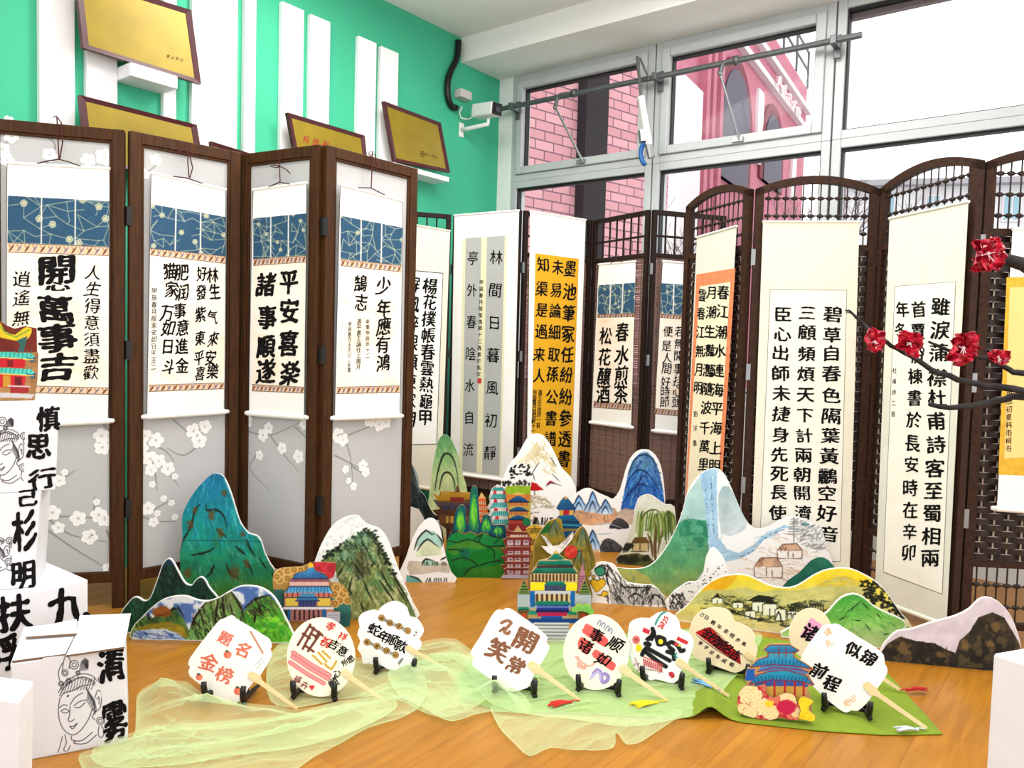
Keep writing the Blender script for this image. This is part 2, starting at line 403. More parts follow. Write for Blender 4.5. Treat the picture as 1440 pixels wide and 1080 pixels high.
def board(name, P, outline, painter, base, parent, thick=0.008, n=0.0, cell=PXM, edge=None, facemat=None, seed=1, inset=0.0, origin=None, gain=1.0):
    """A cut board: extruded outline, its front a fine grid that carries the painter's colours."""
    out = np.array(outline, float)
    u, v = P.uv(out[:, 0], out[:, 1], n); poly = np.stack([u, v], 1)
    c = P.at(u.mean(), v.mean()); depth = (c-EYE) @ FWD; st = cell*depth/FPX
    u0, v0 = poly.min(0)-st; u1, v1 = poly.max(0)+st
    nu = int((u1-u0)/st)+2; nv = int((v1-v0)/st)+2
    gu, gv = np.meshgrid(u0+st*np.arange(nu), v0+st*np.arange(nv))
    ins = inside(poly, gu, gv)
    cell_any = ins[:-1, :-1] | ins[1:, :-1] | ins[:-1, 1:] | ins[1:, 1:]
    need = np.zeros_like(ins); need[:-1, :-1] |= cell_any; need[1:, :-1] |= cell_any; need[:-1, 1:] |= cell_any; need[1:, 1:] |= cell_any
    snap = need & ~ins
    sx, sy = gu[snap], gv[snap]; best = np.full(len(sx), 1e9); bx = sx.copy(); by = sy.copy()
    for k in range(len(poly)):
        a = poly[k]; b = poly[(k+1) % len(poly)]; d = b-a; L = d@d+1e-12
        t = np.clip(((sx-a[0])*d[0]+(sy-a[1])*d[1])/L, 0, 1); qx = a[0]+t*d[0]; qy = a[1]+t*d[1]
        ds = np.hypot(sx-qx, sy-qy); q = ds < best; best = np.where(q, ds, best); bx = np.where(q, qx, bx); by = np.where(q, qy, by)
    gu = gu.copy(); gv = gv.copy(); gu[snap] = bx; gv[snap] = by
    idx = -np.ones(need.shape, int); idx[need] = np.arange(need.sum())
    W = P.at(gu[need], gv[need], n)
    px, py = proj(W)
    pt = Paint(px, py, base, seed); painter(pt) if painter else None
    fy, fx = np.nonzero(cell_any)
    quads = np.stack([idx[fy, fx], idx[fy, fx+1], idx[fy+1, fx+1], idx[fy+1, fx]], 1)
    if np.cross(P.U, P.V) @ P.N < 0: quads = quads[:, ::-1]
    nb = len(W)
    front = P.at(u, v, n-0.0004); back = P.at(u, v, n-thick)
    eb = MB(); eb.prism(front, back)
    allv = np.concatenate([W, np.array(eb.v)])
    if parent is not None: org = np.array(root_of(parent).location)
    else:
        org = allv.mean(0) if origin is None else np.array(origin, float); org[2] = allv[:, 2].min()
    faces = quads.tolist()+[tuple(i+nb for i in f) for f in eb.f]
    me = bpy.data.meshes.new(name); me.from_pydata((allv-org).tolist(), [], faces)
    me.materials.append(facemat or M['paint']); me.materials.append(edge or M['whitecard'])
    me.polygons.foreach_set('material_index', [0]*len(quads)+[1]*len(eb.f))
    cc = np.ones((len(allv), 4)); s = (np.clip(pt.C, 0, 255)/255.0)**(1.18 if facemat is None else 1.0)
    cc[:nb, :3] = np.where(s <= 0.04045, s/12.92, ((s+0.055)/1.055)**2.4)*ALB*gain; cc[nb:, :3] = 0.8
    at = me.color_attributes.new('Col', 'FLOAT_COLOR', 'POINT'); at.data.foreach_set('color', cc.ravel().astype(np.float32))
    me.update()
    o = bpy.data.objects.new(name, me); COL.objects.link(o)
    if parent is not None: o.parent = parent
    else: o.location = tuple(org)
    return o
# ------------------------------------------------------------------ room shell
Pc = EYE + ray(703, 113)*(5.4/ray(703, 113)[1])          # window wall meets green wall under the beam
SOF = float(Pc[2])
WU = np.array([math.cos(math.radians(37.3)), -math.sin(math.radians(37.3)), 0])
WIN = Plane((Pc[0], Pc[1], 0), WU)                       # window wall
gq = atz(648, 88, SOF)
GW = Plane((Pc[0], Pc[1], 0), np.array([Pc[0]-gq[0], Pc[1]-gq[1], 0]))   # green wall, u negative to the left
BEAM_U = float(((gq-GW.O) @ GW.U))
CEIL = float(GW.uv(645.5, 52)[1])
GW_L, WIN_R = -5.2, 4.6
def plank_material():
    m = bpy.data.materials.new('laminate_floor'); m.use_nodes = True; n = m.node_tree.nodes; l = m.node_tree.links; b = n['Principled BSDF']
    tc = n.new('ShaderNodeTexCoord'); mp = n.new('ShaderNodeMapping'); l.new(tc.outputs['Object'], mp.inputs[0])
    mp.inputs['Rotation'].default_value = (0, 0, -math.atan2(GW.U[1], GW.U[0]))
    br = n.new('ShaderNodeTexBrick'); l.new(mp.outputs[0], br.inputs['Vector']); br.inputs['Scale'].default_value = 1.0
    br.inputs['Brick Width'].default_value = 1.2; br.inputs['Row Height'].default_value = 0.19; br.inputs['Mortar Size'].default_value = 0.0012
    br.inputs['Color1'].default_value = (*lin((178, 120, 36), ALB), 1); br.inputs['Color2'].default_value = (*lin((168, 111, 30), ALB), 1); br.inputs['Mortar'].default_value = (*lin((150, 88, 30), ALB), 1)
    m2 = n.new('ShaderNodeMapping'); l.new(mp.outputs[0], m2.inputs[0]); m2.inputs['Scale'].default_value = (1.2, 14, 1)
    t = n.new('ShaderNodeTexNoise'); t.inputs['Scale'].default_value = 3; t.inputs['Detail'].default_value = 8; t.inputs['Distortion'].default_value = 0.8; l.new(m2.outputs[0], t.inputs['Vector'])
    r = n.new('ShaderNodeValToRGB'); e = r.color_ramp.elements; e[0].position = 0.35; e[0].color = (0.80, 0.76, 0.70, 1); e[1].position = 0.65; e[1].color = (1.06, 1.06, 1.06, 1); l.new(t.outputs['Fac'], r.inputs[0])
    mx = n.new('ShaderNodeMix'); mx.data_type = 'RGBA'; mx.blend_type = 'MULTIPLY'; mx.inputs[0].default_value = 1; l.new(br.outputs['Color'], mx.inputs[6]); l.new(r.outputs[0], mx.inputs[7]); l.new(mx.outputs[2], b.inputs['Base Color'])
    b.inputs['Roughness'].default_value = 0.3; b.inputs['Specular IOR Level'].default_value = 0.4
    return m
M['floor'] = plank_material()
M['greenpaint'] = mat('emerald_wall_paint', (62, 182, 142), 0.7, noise=0.05, nscale=2, bump=0.04, bscale=120)
M['wallwhite'] = mat('white_wall_paint', (240, 242, 240), 0.8, noise=0.02, nscale=3)
M['ceilwhite'] = mat('ceiling_paint', (246, 247, 246), 0.85, noise=0.02, nscale=2)
M['stripewhite'] = mat('white_gloss_board', (246, 246, 248), 0.5)
M['alu'] = mat('white_aluminium', (190, 194, 196), 0.4, noise=0.04, nscale=6)
M['gasket'] = mat('black_rubber_gasket', (24, 24, 28), 0.6)
def glass_material():
    m = bpy.data.materials.new('window_glass'); m.use_nodes = True; n = m.node_tree.nodes; l = m.node_tree.links
    n.remove(n['Principled BSDF']); o = n['Material Output']
    tr = n.new('ShaderNodeBsdfTransparent'); tr.inputs[0].default_value = (0.97, 0.98, 0.98, 1); gl = n.new('ShaderNodeBsdfGlossy'); gl.inputs['Roughness'].default_value = 0.02
    fr = n.new('ShaderNodeFresnel'); fr.inputs[0].default_value = 1.12; mx = n.new('ShaderNodeMixShader')
    l.new(fr.outputs[0], mx.inputs[0]); l.new(tr.outputs[0], mx.inputs[1]); l.new(gl.outputs[0], mx.inputs[2]); l.new(mx.outputs[0], o.inputs[0]); return m
M['glass'] = glass_material()

far = WIN.at(WIN_R, 0); lft = GW.at(GW_L, 0)
fl = MB(); pts = [GW.at(GW_L, 0), GW.at(0, 0), WIN.at(WIN_R, 0), np.array([3.2, -1.6, 0]), np.array([-3.8, -1.6, 0])]
fl.prism(pts, [p-np.array([0, 0, 0.06]) for p in pts]); struct('floor', fl, M['floor'], origin=(0, 0, 0))
cl = MB(); pts = [p+np.array([0, 0, CEIL]) for p in (GW.at(GW_L, 0, -0.1), GW.at(0.1, 0, -0.1), WIN.at(WIN_R, 0, -0.1), np.array([3.2, -0.2, 0]), np.array([-3.8, -0.2, 0]))]
cl.prism([p+np.array([0, 0, 0.1]) for p in pts], pts); struct('ceiling', cl, M['ceilwhite'])
w = MB(); w.pbox(GW, GW_L, 0.25, 0, CEIL, -0.12, 0); struct('wall_left', w, M['greenpaint'])
# beam along the window head
w = MB(); d = abs(BEAM_U)
a = GW.at(BEAM_U, SOF); b_ = Pc; e_ = WIN.at(WIN_R, SOF)
A = GW.at(BEAM_U, 0); B = A+WU*(WIN_R+0.6)
ptsb = [GW.at(BEAM_U, SOF), GW.at(BEAM_U, SOF)+WU*(WIN_R), WIN.at(WIN_R, SOF, -0.15), WIN.at(-0.0, SOF, -0.15)]
w.prism([p+np.array([0, 0, CEIL-SOF]) for p in ptsb], ptsb); struct('trim_1', w, M['ceilwhite'], label='white beam over the windows')
# window wall: strip beside the corner, low sill wall
uu = lambda x, y: float(WIN.uv(x, y)[0]); vv = lambda x, y: float(WIN.uv(x, y)[1])
JU = uu(722, 110)
w = MB(); w.pbox(WIN, -0.02, JU, 0, SOF, -0.15, 0); w.pbox(WIN, JU, WIN_R, 0, 0.72, -0.15, 0); struct('wall_back', w, M['wallwhite'])
w = MB(); w.pbox(WIN, 0.0, WIN_R, 0.72, 0.76, -0.15, 0.008); struct('trim_2', w, M['wallwhite'], bevel=0.005, label='white window sill')
R_TOP, T1, T0 = SOF, 2.200, 2.098
MU = [(uu(918, 79)+uu(927, 77))/2, (uu(1176, 8)+uu(1180, 6))/2, 3.35]
cols = [(JU, MU[0]), (MU[0], MU[1]), (MU[1], MU[2])]
FW = 0.045
wi = 0
for row, (z0, z1) in enumerate(((T1-0.05, R_TOP), (0.76, T1-0.05))):
    for ci, (ua, ub) in enumerate(cols):
        wi += 1
        f = MB(); g = MB(); k = MB()
        a, b = ua+(0.0 if ci == 0 else 0.004), ub-0.004
        for (p, q, r, s_) in ((a, a+FW, z0, z1), (b-FW, b, z0, z1), (a+FW, b-FW, z1-FW, z1), (a+FW, b-FW, z0, z0+FW)):
            f.pbox(WIN, p, q, r, s_, -0.11, 0.0)
        o = struct('window_%d' % wi, f, M['alu'], bevel=0.004)
        ia, ib, ja, jb = a+FW, b-FW, z0+FW, z1-FW
        if row == 0 and ci < 2:                               # an opening sash inside the frame
            sh = MB(); sw = 0.05
            for (p, q, r, s_) in ((ia, ia+sw, ja, jb), (ib-sw, ib, ja, jb), (ia+sw, ib-sw, jb-sw, jb), (ia+sw, ib-sw, ja, ja+sw)):
                sh.pbox(WIN, p, q, r, s_, -0.08, 0.018)
            sh.build('sash', M['alu'], o, bevel=0.006); ia += sw; ib -= sw; ja += sw; jb -= sw
        gk = 0.008
        for (p, q, r, s_) in ((ia, ia+gk, ja, jb), (ib-gk, ib, ja, jb), (ia, ib, jb-gk*1.6, jb), (ia, ib, ja, ja+gk)): k.pbox(WIN, p, q, r, s_, -0.06, -0.02)
        k.build('gasket', M['gasket'], o)
        g.pbox(WIN, ia, ib, ja, jb, -0.05, -0.044); g.build('pane', M['glass'], o)
# roller blind edge tucked behind the top of the third window
w = MB(); w.pbox(WIN, MU[1]+0.05, MU[2]-0.05, SOF-0.085, SOF-0.05, -0.1, -0.06); M['dullbrown'] = mat('dull_brown_blind', (104, 92, 92), 0.7)
tag(w.build('roller_blind', M['dullbrown']), 'dull brown rolled blind edge along top of the upper right window', 'blind')
# ------------------------------------------------------------------ white stripes on the green wall
tn = 2
def stripe(xl, xr, ytop, label):
    """xl, xr: pixel columns at height ytop of the board's left and right edges"""
    global tn
    tn += 1
    u0 = float(GW.uv(xl, ytop)[0]); u1 = float(GW.uv(xr, ytop)[0]); v1 = min(CEIL-0.002, float(GW.uv((xl+xr)/2, ytop)[1])) if ytop > 0 else CEIL-0.002
    w = MB(); w.pbox(GW, u0, u1, 0.0, v1, 0, 0.03); struct('trim_%d' % tn, w, M['stripewhite'], bevel=0.003, label=label)
stripe(51, 101, 0, 'broad white board strip at the left of the green wall')
stripe(117, 161, 0, 'white board strip behind the topmost plaque'); stripe(226, 244, 0, 'narrow white board strip right of the wall shelf')
stripe(266, 330, 0, 'widest white board strip on the green wall'); stripe(340, 356, 0, 'thin white board strip beside the widest one')
stripe(392, 423, 10, 'white board strip with a lower top edge'); stripe(432, 460, 27, 'white board strip above the lettered plaque')
stripe(499.5, 525, 57, 'white board strip ending lower near the corner'); stripe(531, 556, 71, 'last white board strip before the corner')

# ------------------------------------------------------------------ folding screens
def hp(x, y, z): 
    p = atz(x, y, z); return np.array([p[0], p[1], 0])
SH = 1.8
def frame_boxes(mb, P, w, z0, z1, fw, dp, n0=None):
    n0 = -dp/2 if n0 is None else n0
    mb.pbox(P, 0, fw, 0, z1, n0, n0+dp); mb.pbox(P, w-fw, w, 0, z1, n0, n0+dp)
    mb.pbox(P, fw, w-fw, z1-fw, z1, n0, n0+dp); mb.pbox(P, fw, w-fw, z0, z0+fw, n0, n0+dp)
def panel_plane(a, b):
    return Plane(a, b-a), float(np.linalg.norm(b-a))
# --- A: walnut screen with plum blossom fabric
M['fabric'] = mat('grey_printed_fabric', (192, 193, 194), 0.8, noise=0.07, nscale=1.6, bump=0.08, bscale=240)
M['petal'] = mat('white_printed_petals', (246, 246, 244), 0.85); M['twig'] = mat('grey_printed_twigs', (150, 150, 148), 0.85); M['petalgrey'] = mat('pale_grey_print', (214, 214, 212), 0.85)
A_posts = [(hp(176, 184, SH), None), (hp(181, 184, SH), hp(337, 215, SH)), (hp(341, 218, SH), hp(452, 204, SH)), (hp(457, 204, SH), hp(585, 238, SH))]
d1 = A_posts[0][0]-hp(0, 168, SH); d1 /= np.linalg.norm(d1)
A_pan = [(A_posts[0][0]-d1*0.46, A_posts[0][0])]+A_posts[1:]
sa = thing('folding_screen', 'walnut framed folding screen with grey plum blossom fabric, in front of the green wall', 'folding screen', (A_pan[1][0]+A_pan[2][1])/2)
PA = []
def blossom(mb, P, u, v, r, n, rng):
    a0 = rng.uniform(0, 6.28)
    for k in range(5):
        a = a0+k*1.2566; cu_, cv_ = u+math.cos(a)*r*0.62, v+math.sin(a)*r*0.62
        mb.add([P.at(cu_+math.cos(t)*r*0.48, cv_+math.sin(t)*r*0.48, n+0.0001*k) for t in np.linspace(0, 6.283, 11)[:-1]], [tuple(range(10))], 1)
        mb.add([P.at(u+math.cos(a+s)*q*r, v+math.sin(a+s)*q*r, n+0.0008) for s, q in ((-0.08, 0.1), (0.08, 0.1), (0.02, 0.6), (-0.02, 0.6))], [(0, 1, 2, 3)], 3)
    mb.add([P.at(u+math.cos(t)*r*0.14, v+math.sin(t)*r*0.14, n+0.0010) for t in np.linspace(0, 6.283, 7)[:-1]], [tuple(range(6))], 3)
def twig(mb, P, pts, w, n):
    p = smooth_poly(pts, 5, False); m = len(p)
    t = np.gradient(p, axis=0); t /= np.linalg.norm(t, axis=1)[:, None]+1e-9; nn = np.stack([-t[:, 1], t[:, 0]], 1)
    ww = np.linspace(w, w*0.35, m)[:, None]/2
    L, R = p+nn*ww, p-nn*ww
    vs = [P.at(a[0], a[1], n) for a in L]+[P.at(a[0], a[1], n) for a in R]
    mb.add(vs, [(i, i+1, m+i+1, m+i) for i in range(m-1)], 2)
# traced twigs and blossoms, (panel, pixel coordinates)
A_twigs = [(0, [(68, 728), (110, 726), (160, 733)]), (0, [(66, 728), (100, 752), (150, 762)]), (0, [(132, 728), (133, 697)]), (0, [(80, 680), (106, 661)]), (0, [(66, 745), (110, 775), (172, 812)]), (0, [(140, 590), (156, 612), (158, 640)]), (0, [(0, 215), (14, 190), (6, 178)]), (0, [(62, 235), (78, 205), (60, 190)]),
           (0, [(150, 745), (163, 790), (170, 850)]), (1, [(196, 725), (222, 733), (247, 733)]), (1, [(210, 720), (246, 700)]), (1, [(205, 648), (222, 650), (252, 684)]), (1, [(217, 655), (221, 690)]), (1, [(243, 590), (255, 600), (270, 615)]), (1, [(197, 625), (230, 632), (245, 650)]), (1, [(290, 615), (260, 640), (235, 630)]), (1, [(196, 250), (226, 228)]),
           (2, [(345, 605), (380, 612), (430, 590)]), (2, [(380, 612), (400, 640), (420, 662)]), (2, [(360, 640), (352, 660), (380, 690)]), (2, [(415, 600), (435, 620)]), (3, [(475, 618), (520, 600), (552, 592)]), (3, [(480, 606), (492, 640), (497, 690)]), (3, [(494, 655), (514, 668)]), (3, [(470, 640), (510, 660)])]
A_fl = [(0, 110, 729, 9), (0, 139, 724, 9), (0, 147, 731, 8), (0, 74, 721, 9), (0, 82, 742, 7), (0, 126, 755, 9), (0, 136, 706, 4), (0, 84, 676, 7), (0, 91, 664, 4), (0, 143, 613, 9), (0, 154, 614, 7), (0, 144, 629, 9), (0, 16, 192, 8), (0, 4, 210, 8), (0, 10, 225, 8), (0, 70, 218, 8), (0, 124, 225, 8), (0, 147, 221, 10), (0, 154, 800, 8), (0, 128, 750, 5),
        (0, 12, 170, 6), (1, 208, 715, 8), (1, 221, 722, 4), (1, 216, 734, 6), (1, 246, 727, 4), (1, 230, 701, 4), (1, 241, 707, 4), (1, 204, 613, 8), (1, 219, 619, 9), (1, 211, 645, 9), (1, 223, 648, 8), (1, 236, 659, 8), (1, 246, 670, 4), (1, 212, 661, 7), (1, 214, 681, 4), (1, 199, 630, 8), (1, 272, 606, 9), (1, 288, 600, 8), (1, 280, 620, 9), (1, 219, 225, 7), (1, 203, 245, 6),
        (2, 370, 612, 8), (2, 378, 602, 7), (2, 397, 630, 7), (2, 348, 592, 8), (2, 428, 596, 7), (2, 365, 640, 6), (2, 420, 642, 8), (3, 520, 590, 9), (3, 533, 597, 8), (3, 543, 594, 7), (3, 475, 612, 9), (3, 482, 618, 8), (3, 486, 660, 5), (3, 514, 664, 6), (3, 490, 676, 4), (3, 497, 684, 5), (3, 510, 655, 7)]
for k, (a, b) in enumerate(A_pan):
    P, w = panel_plane(a, b); PA.append(P)
    m = MB(); frame_boxes(m, P, w, 0.1, SH, 0.042, 0.028)
    m.pbox(P, 0.042, 0.052, 0.14, SH-0.042, -0.008, 0.010); m.pbox(P, w-0.052, w-0.042, 0.14, SH-0.042, -0.008, 0.010); m.pbox(P, 0.052, w-0.052, SH-0.052, SH-0.042, -0.008, 0.010)
    pan = m.build('panel', M['walnut'], sa, bevel=0.003)
    m = MB(); m.pbox(P, 0.04, w-0.04, 0.12, SH-0.03, -0.003, 0.0)
    rng = random.Random(50+k)
    if k == 0:
        for _ in range(3): pass
    for (q, pts) in A_twigs:
        if q == k:
            uvp = [P.uv(x, y) for x, y in pts]; twig(m, P, [(float(c), float(e)) for c, e in uvp], 0.008, 0.0006)
    for (q, x, y, r) in A_fl:
        if q == k:
            u, v = P.uv(x, y); dpt = (P.at(u, v)-EYE) @ FWD; blossom(m, P, float(u), float(v), r*1.15*dpt/FPX, 0.0010, rng)
    m.build('fabric', [M['fabric'], M['petal'], M['twig'], M['petalgrey']], pan)
    if k:
        for z in (1.45, 0.95, 0.35):
            h = MB(); h.pbox(P, -0.012, 0.006, z, z+0.07, -0.018, 0.018); h.build('hinge', M['black'], pan)
# --- B: dark slat screen with bamboo blinds
M['bamboo'] = mat('bamboo_blind_slats', (134, 102, 92), 0.65, noise=0.4, nscale=40, stretch=(1, 1, 20))
M['blindcord'] = mat('blind_cords', (70, 50, 46), 0.8)
BH = 1.8
B_pan = [(None, hp(634, 302, BH)), (hp(639, 303, BH), hp(733, 295, BH)), (hp(737, 296, BH), hp(832, 310, BH)), (hp(836, 310, BH), hp(914, 295, BH)), (hp(918, 295, BH), None)]
d0 = B_pan[0][1]-hp(586, 298, BH); d0 /= np.linalg.norm(d0); B_pan[0] = (B_pan[0][1]-d0*0.46, B_pan[0][1])
d4 = hp(962, 299, BH)-B_pan[4][0]; d4 /= np.linalg.norm(d4); B_pan[4] = (B_pan[4][0], B_pan[4][0]+d4*0.46)
sb = thing('folding_screen', 'dark wood folding screen with bamboo blinds and slatted top, along the far windows', 'folding screen', (B_pan[1][0]+B_pan[3][1])/2)
PB = []
for k, (a, b) in enumerate(B_pan):
    P, w = panel_plane(a, b); PB.append(P)
    m = MB(); frame_boxes(m, P, w, 0.17, BH, 0.026, 0.024); zt = 1.545
    m.pbox(P, 0.026, w-0.026, zt, zt+0.022, -0.012, 0.012)
    for j in range(1, 7):
        u = 0.026+(w-0.052)*j/7; m.pbox(P, u-0.004, u+0.004, zt+0.022, BH-0.026, -0.005, 0.005)
    m.pbox(P, 0.026, w-0.026, 1.655, 1.667, -0.006, 0.006)
    pan = m.build('panel', M['darkwood'], sb, bevel=0.002)
    m = MB(); z = 0.2; rng = random.Random(k)
    while z < zt-0.002:
        h = rng.uniform(0.0045, 0.0085); m.pbox(P, 0.03+rng.uniform(0, 0.004), w-0.03-rng.uniform(0, 0.004), z, z+h, -0.002, 0.002, 0); z += h+rng.choice((0.0006, 0.001, 0.0016, 0.004))
    for j in range(7):
        u = 0.05+(w-0.1)*j/6; m.pbox(P, u-0.001, u+0.001, 0.2, zt, 0.002, 0.0035, 1); m.pbox(P, u-0.001, u+0.001, 0.2, zt, -0.0035, -0.002, 1)
    m.build('bamboo_blind', [M['bamboo'], M['blindcord']], pan)
    if k:
        for z in (1.45, 0.95, 0.4):
            h = MB(); h.pbox(P, -0.010, 0.006, z, z+0.06, -0.014, 0.014); h.build('hinge', M['metal'], pan)
# --- C: woven wicker screen with arched lattice tops
M['wicker'] = mat('dark_woven_rattan', (44, 25, 16), 0.55, noise=0.5, nscale=30, bump=0.2)
M['wickerlight'] = mat('brown_rattan_binding', (58, 34, 20), 0.65, spec=0.2, noise=0.45, nscale=60, bump=0.3)
CH = 1.75
C_pan = [(hp(968, 291, CH), hp(1057, 266, CH)), (hp(1063, 266, CH), hp(1236, 266, CH)), (hp(1241, 266, CH), hp(1381, 225, CH)), (hp(1386, 228, CH), None)]
d3 = C_pan[1][1]-C_pan[1][0]; d3 = d3+np.array([0.0, 0.02, 0]); d3 /= np.linalg.norm(d3); C_pan[3] = (C_pan[3][0], C_pan[3][0]+d3*0.5)
sc_ = thing('folding_screen', 'brown woven rattan folding screen with arched lattice tops, in front of the right windows', 'folding screen', (C_pan[1][0]+C_pan[2][1])/2)
PC = []
for k, (a, b) in enumerate(C_pan):
    P, w = panel_plane(a, b); PC.append(P)
    zb, zt, rise, fw = 0.29, 1.50, 0.055, 0.034
    arch = lambda u: CH+rise*(1-((2*u/w)-1)**2)
    m = MB()
    m.pbox(P, 0, fw, 0, CH, -0.014, 0.014); m.pbox(P, w-fw, w, 0, CH, -0.014, 0.014)
    N = 20
    for i in range(N):
        u0, u1 = w*i/N, w*(i+1)/N
        f = [P.at(u0, arch(u0)-0.032, 0.014), P.at(u1, arch(u1)-0.032, 0.014), P.at(u1, arch(u1), 0.014), P.at(u0, arch(u0), 0.014)]
        m.prism(f, [q-P.N*0.028 for q in f])
    for z in (zt, zb, 0.06): m.pbox(P, fw, w-fw, z-0.012, z+0.012, -0.012, 0.012)
    pan = m.build('panel', M['wickerlight'], sc_)
    # weave
    m = MB(); ns = 9; us = np.linspace(fw+0.022, w-fw-0.022, ns); pitch = 0.0215; z = zb+0.014; r_ = 0
    gu = np.linspace(fw, w-fw, 4*ns+1)
    while z < zt-0.022:
        ph = (us[1]-us[0]); off = 0.0075*np.cos(math.pi*(gu-us[0])/ph+(math.pi if r_ % 2 else 0))
        n = len(gu); vs = []
        for i in range(n):
            vs += [P.at(gu[i], z, off[i]), P.at(gu[i], z+pitch*0.985, off[i]), P.at(gu[i], z+pitch*0.985, off[i]-0.003), P.at(gu[i], z, off[i]-0.003)]
        fs = []
        for i in range(n-1):
            for j in range(4): fs.append((4*i+j, 4*i+(j+1) % 4, 4*i+4+(j+1) % 4, 4*i+4+j))
        m.add(vs, fs, 0); z += pitch; r_ += 1
    for u in us: m.tube([P.at(u, zb, -0.0015), P.at(u, zt, -0.0015)], 0.0032, 6, 1)
    m.build('wicker_weave', [M['wicker'], mat('pale_rattan_stake', (176, 160, 140), 0.6)] if k == 0 else [M['wicker'], bpy.data.materials['pale_rattan_stake']], pan)
    # lattice
    for nm, z0, z1, rows in (('lattice', zt, None, (1.56, 1.635, 1.71)), ('lattice', 0.06, zb, (0.13, 0.21))):
        m = MB(); nr = 12; ru = np.linspace(fw+0.02, w-fw-0.02, nr)
        for u in ru: m.tube([P.at(u, z0, 0), P.at(u, (arch(u)-0.02) if z1 is None else z1, 0)], 0.0028, 6)
        for z in rows:
            for i in range(nr-1):
                uc = ru[i]; du = ru[i+1]-ru[i]
                m.ball(P.at(uc, z, 0), 1.0, 0, 8, 6, (du*0.42, 0.008, 0.009), [P.U, P.N, P.V])
                m.tube([P.at(uc, z-0.003, 0.004), P.at(uc+du, z+0.003, 0.004)], 0.003, 5); 
            m.ball(P.at(ru[-1], z, 0), 1.0, 0, 8, 6, (du*0.42, 0.008, 0.009), [P.U, P.N, P.V])
        m.build(nm, M['wicker'], pan)
    if k:
        for z in (1.42, 0.92, 0.42):
            h = MB(); h.pbox(P, -0.010, 0.008, z, z+0.07, -0.016, 0.016); h.build('hinge', M['metal'], pan)
# ------------------------------------------------------------------ hanging scrolls
TXT = ("開心萬事吉人生得意須盡歡逍遙無林好發紫气來東平安喜樂楽肥润猫家万如日進斗金諸順遂少年應有鴻鵠志楊花撲帳春雲熱龜甲屏風醉眼纈東家蝴蝶"
       "間暮初靜亭外陰水自流甲辰月殷堂逸卿十二歲書於長安墨池筆冢任紛參透未易論細取孫公譜知渠是過来清王文治詩一首翁培軒一水煎茶松釀酒若閒挂頭便間時節"
       "江潮連海上明灩隨波千里劉洋碧草色隔葉黃鸝空音三顧頻煩天下計兩朝濟臣出師捷身先死使雖淚蒲襟杜甫客至蜀相首賈份棟在辛卯冬夏韩雨桐书科技創新"
       "慎思行參明九扶浮清雾己霧杉題名榜孝祥福和元宝吉蛇款笑口常了吧祝顺龍恭賀新诸似锦前程请孔辰学业有成鹏程里所愿皆得金榜题名步步高升可期未来2025!?卉巳贵琴智讯寿")
load_glyphs(set(TXT))
def patch(name, P, px, n, m, parent, th=0.0006):
    w = MB(); p = np.array(px, float)
    w.prism(P.hit(p[:, 0], p[:, 1], n), P.hit(p[:, 0], p[:, 1], n-th)); return w.build(name, m, parent)
def lerp(a, b, t): return (a[0]+(b[0]-a[0])*t, a[1]+(b[1]-a[1])*t)
def paint_brocade(q):
    TL, TR, BR, BL = q
    def mp(s, t): a = lerp(TL, TR, s); b = lerp(BL, BR, s); return lerp(a, b, t)
    def f(pt):
        i = np.arange(len(pt.X)); pt._mix(i, (fbm(pt.X, pt.Y, 6, 3)-0.3)*0.5, (58, 100, 134))
        r = pt.rng; W = 7; Hh = 5
        g = {(a, b): mp(min(1, max(0, (a+r.uniform(-.4, .4))/W)), min(1, max(0, (b+r.uniform(-.4, .4))/Hh))) for a in range(W+1) for b in range(Hh+1)}
        for (a, b), p in g.items():
            for da, db in ((1, 0), (0, 1), (1, 1), (1, -1)):
                if (a+da, b+db) in g and r.random() < (0.62 if da*db == 0 else 0.22): pt.line([p, g[(a+da, b+db)]], 0.75, (196, 202, 168), 0.75)
        for (a, b), p in g.items():
            if (a*3+b*2) % 5 == 0 and r.random() < 0.8:
                R = abs(TR[0]-TL[0])*0.032
                for k in range(5):
                    an = k*1.257+a; pt.blob(p[0]+R*.62*math.cos(an), p[1]+R*.62*math.sin(an), R*.55, R*.55, (206, 208, 176), soft=.4)
                    pt.blob(p[0]+R*.62*math.cos(an), p[1]+R*.62*math.sin(an), R*.3, R*.3, (108, 128, 128), 0.8, soft=.4)
                pt.blob(p[0], p[1], R*.25, R*.25, (222, 206, 140))
        for s in (1/3, 2/3): pt.line([mp(s, 0), mp(s, 1)], 1.5, (232, 232, 222))
    return f
def paint_band(q):
    TL, TR, BR, BL = q
    def mp(s, t): a = lerp(TL, TR, s); b = lerp(BL, BR, s); return lerp(a, b, t)
    def f(pt):
        n = 13
        for k in range(n):
            s = (k+0.5)/n; c = ((84, 44, 34), (112, 118, 160))[k % 2]
            pt.line([mp(s-0.02, 0.85), mp(s+0.005, 0.5), mp(s+0.028, 0.12)], 2.4, c, 0.95, 0, True)
            pt.line([mp(s-0.02, 0.2), mp(s+0.0, 0.55)], 1.2, (160, 110, 84), 0.9)
        pt.line([mp(0, 0.03), mp(1, 0.03)], 0.9, (92, 74, 66)); pt.line([mp(0, 0.97), mp(1, 0.97)], 0.9, (92, 74, 66))
    return f
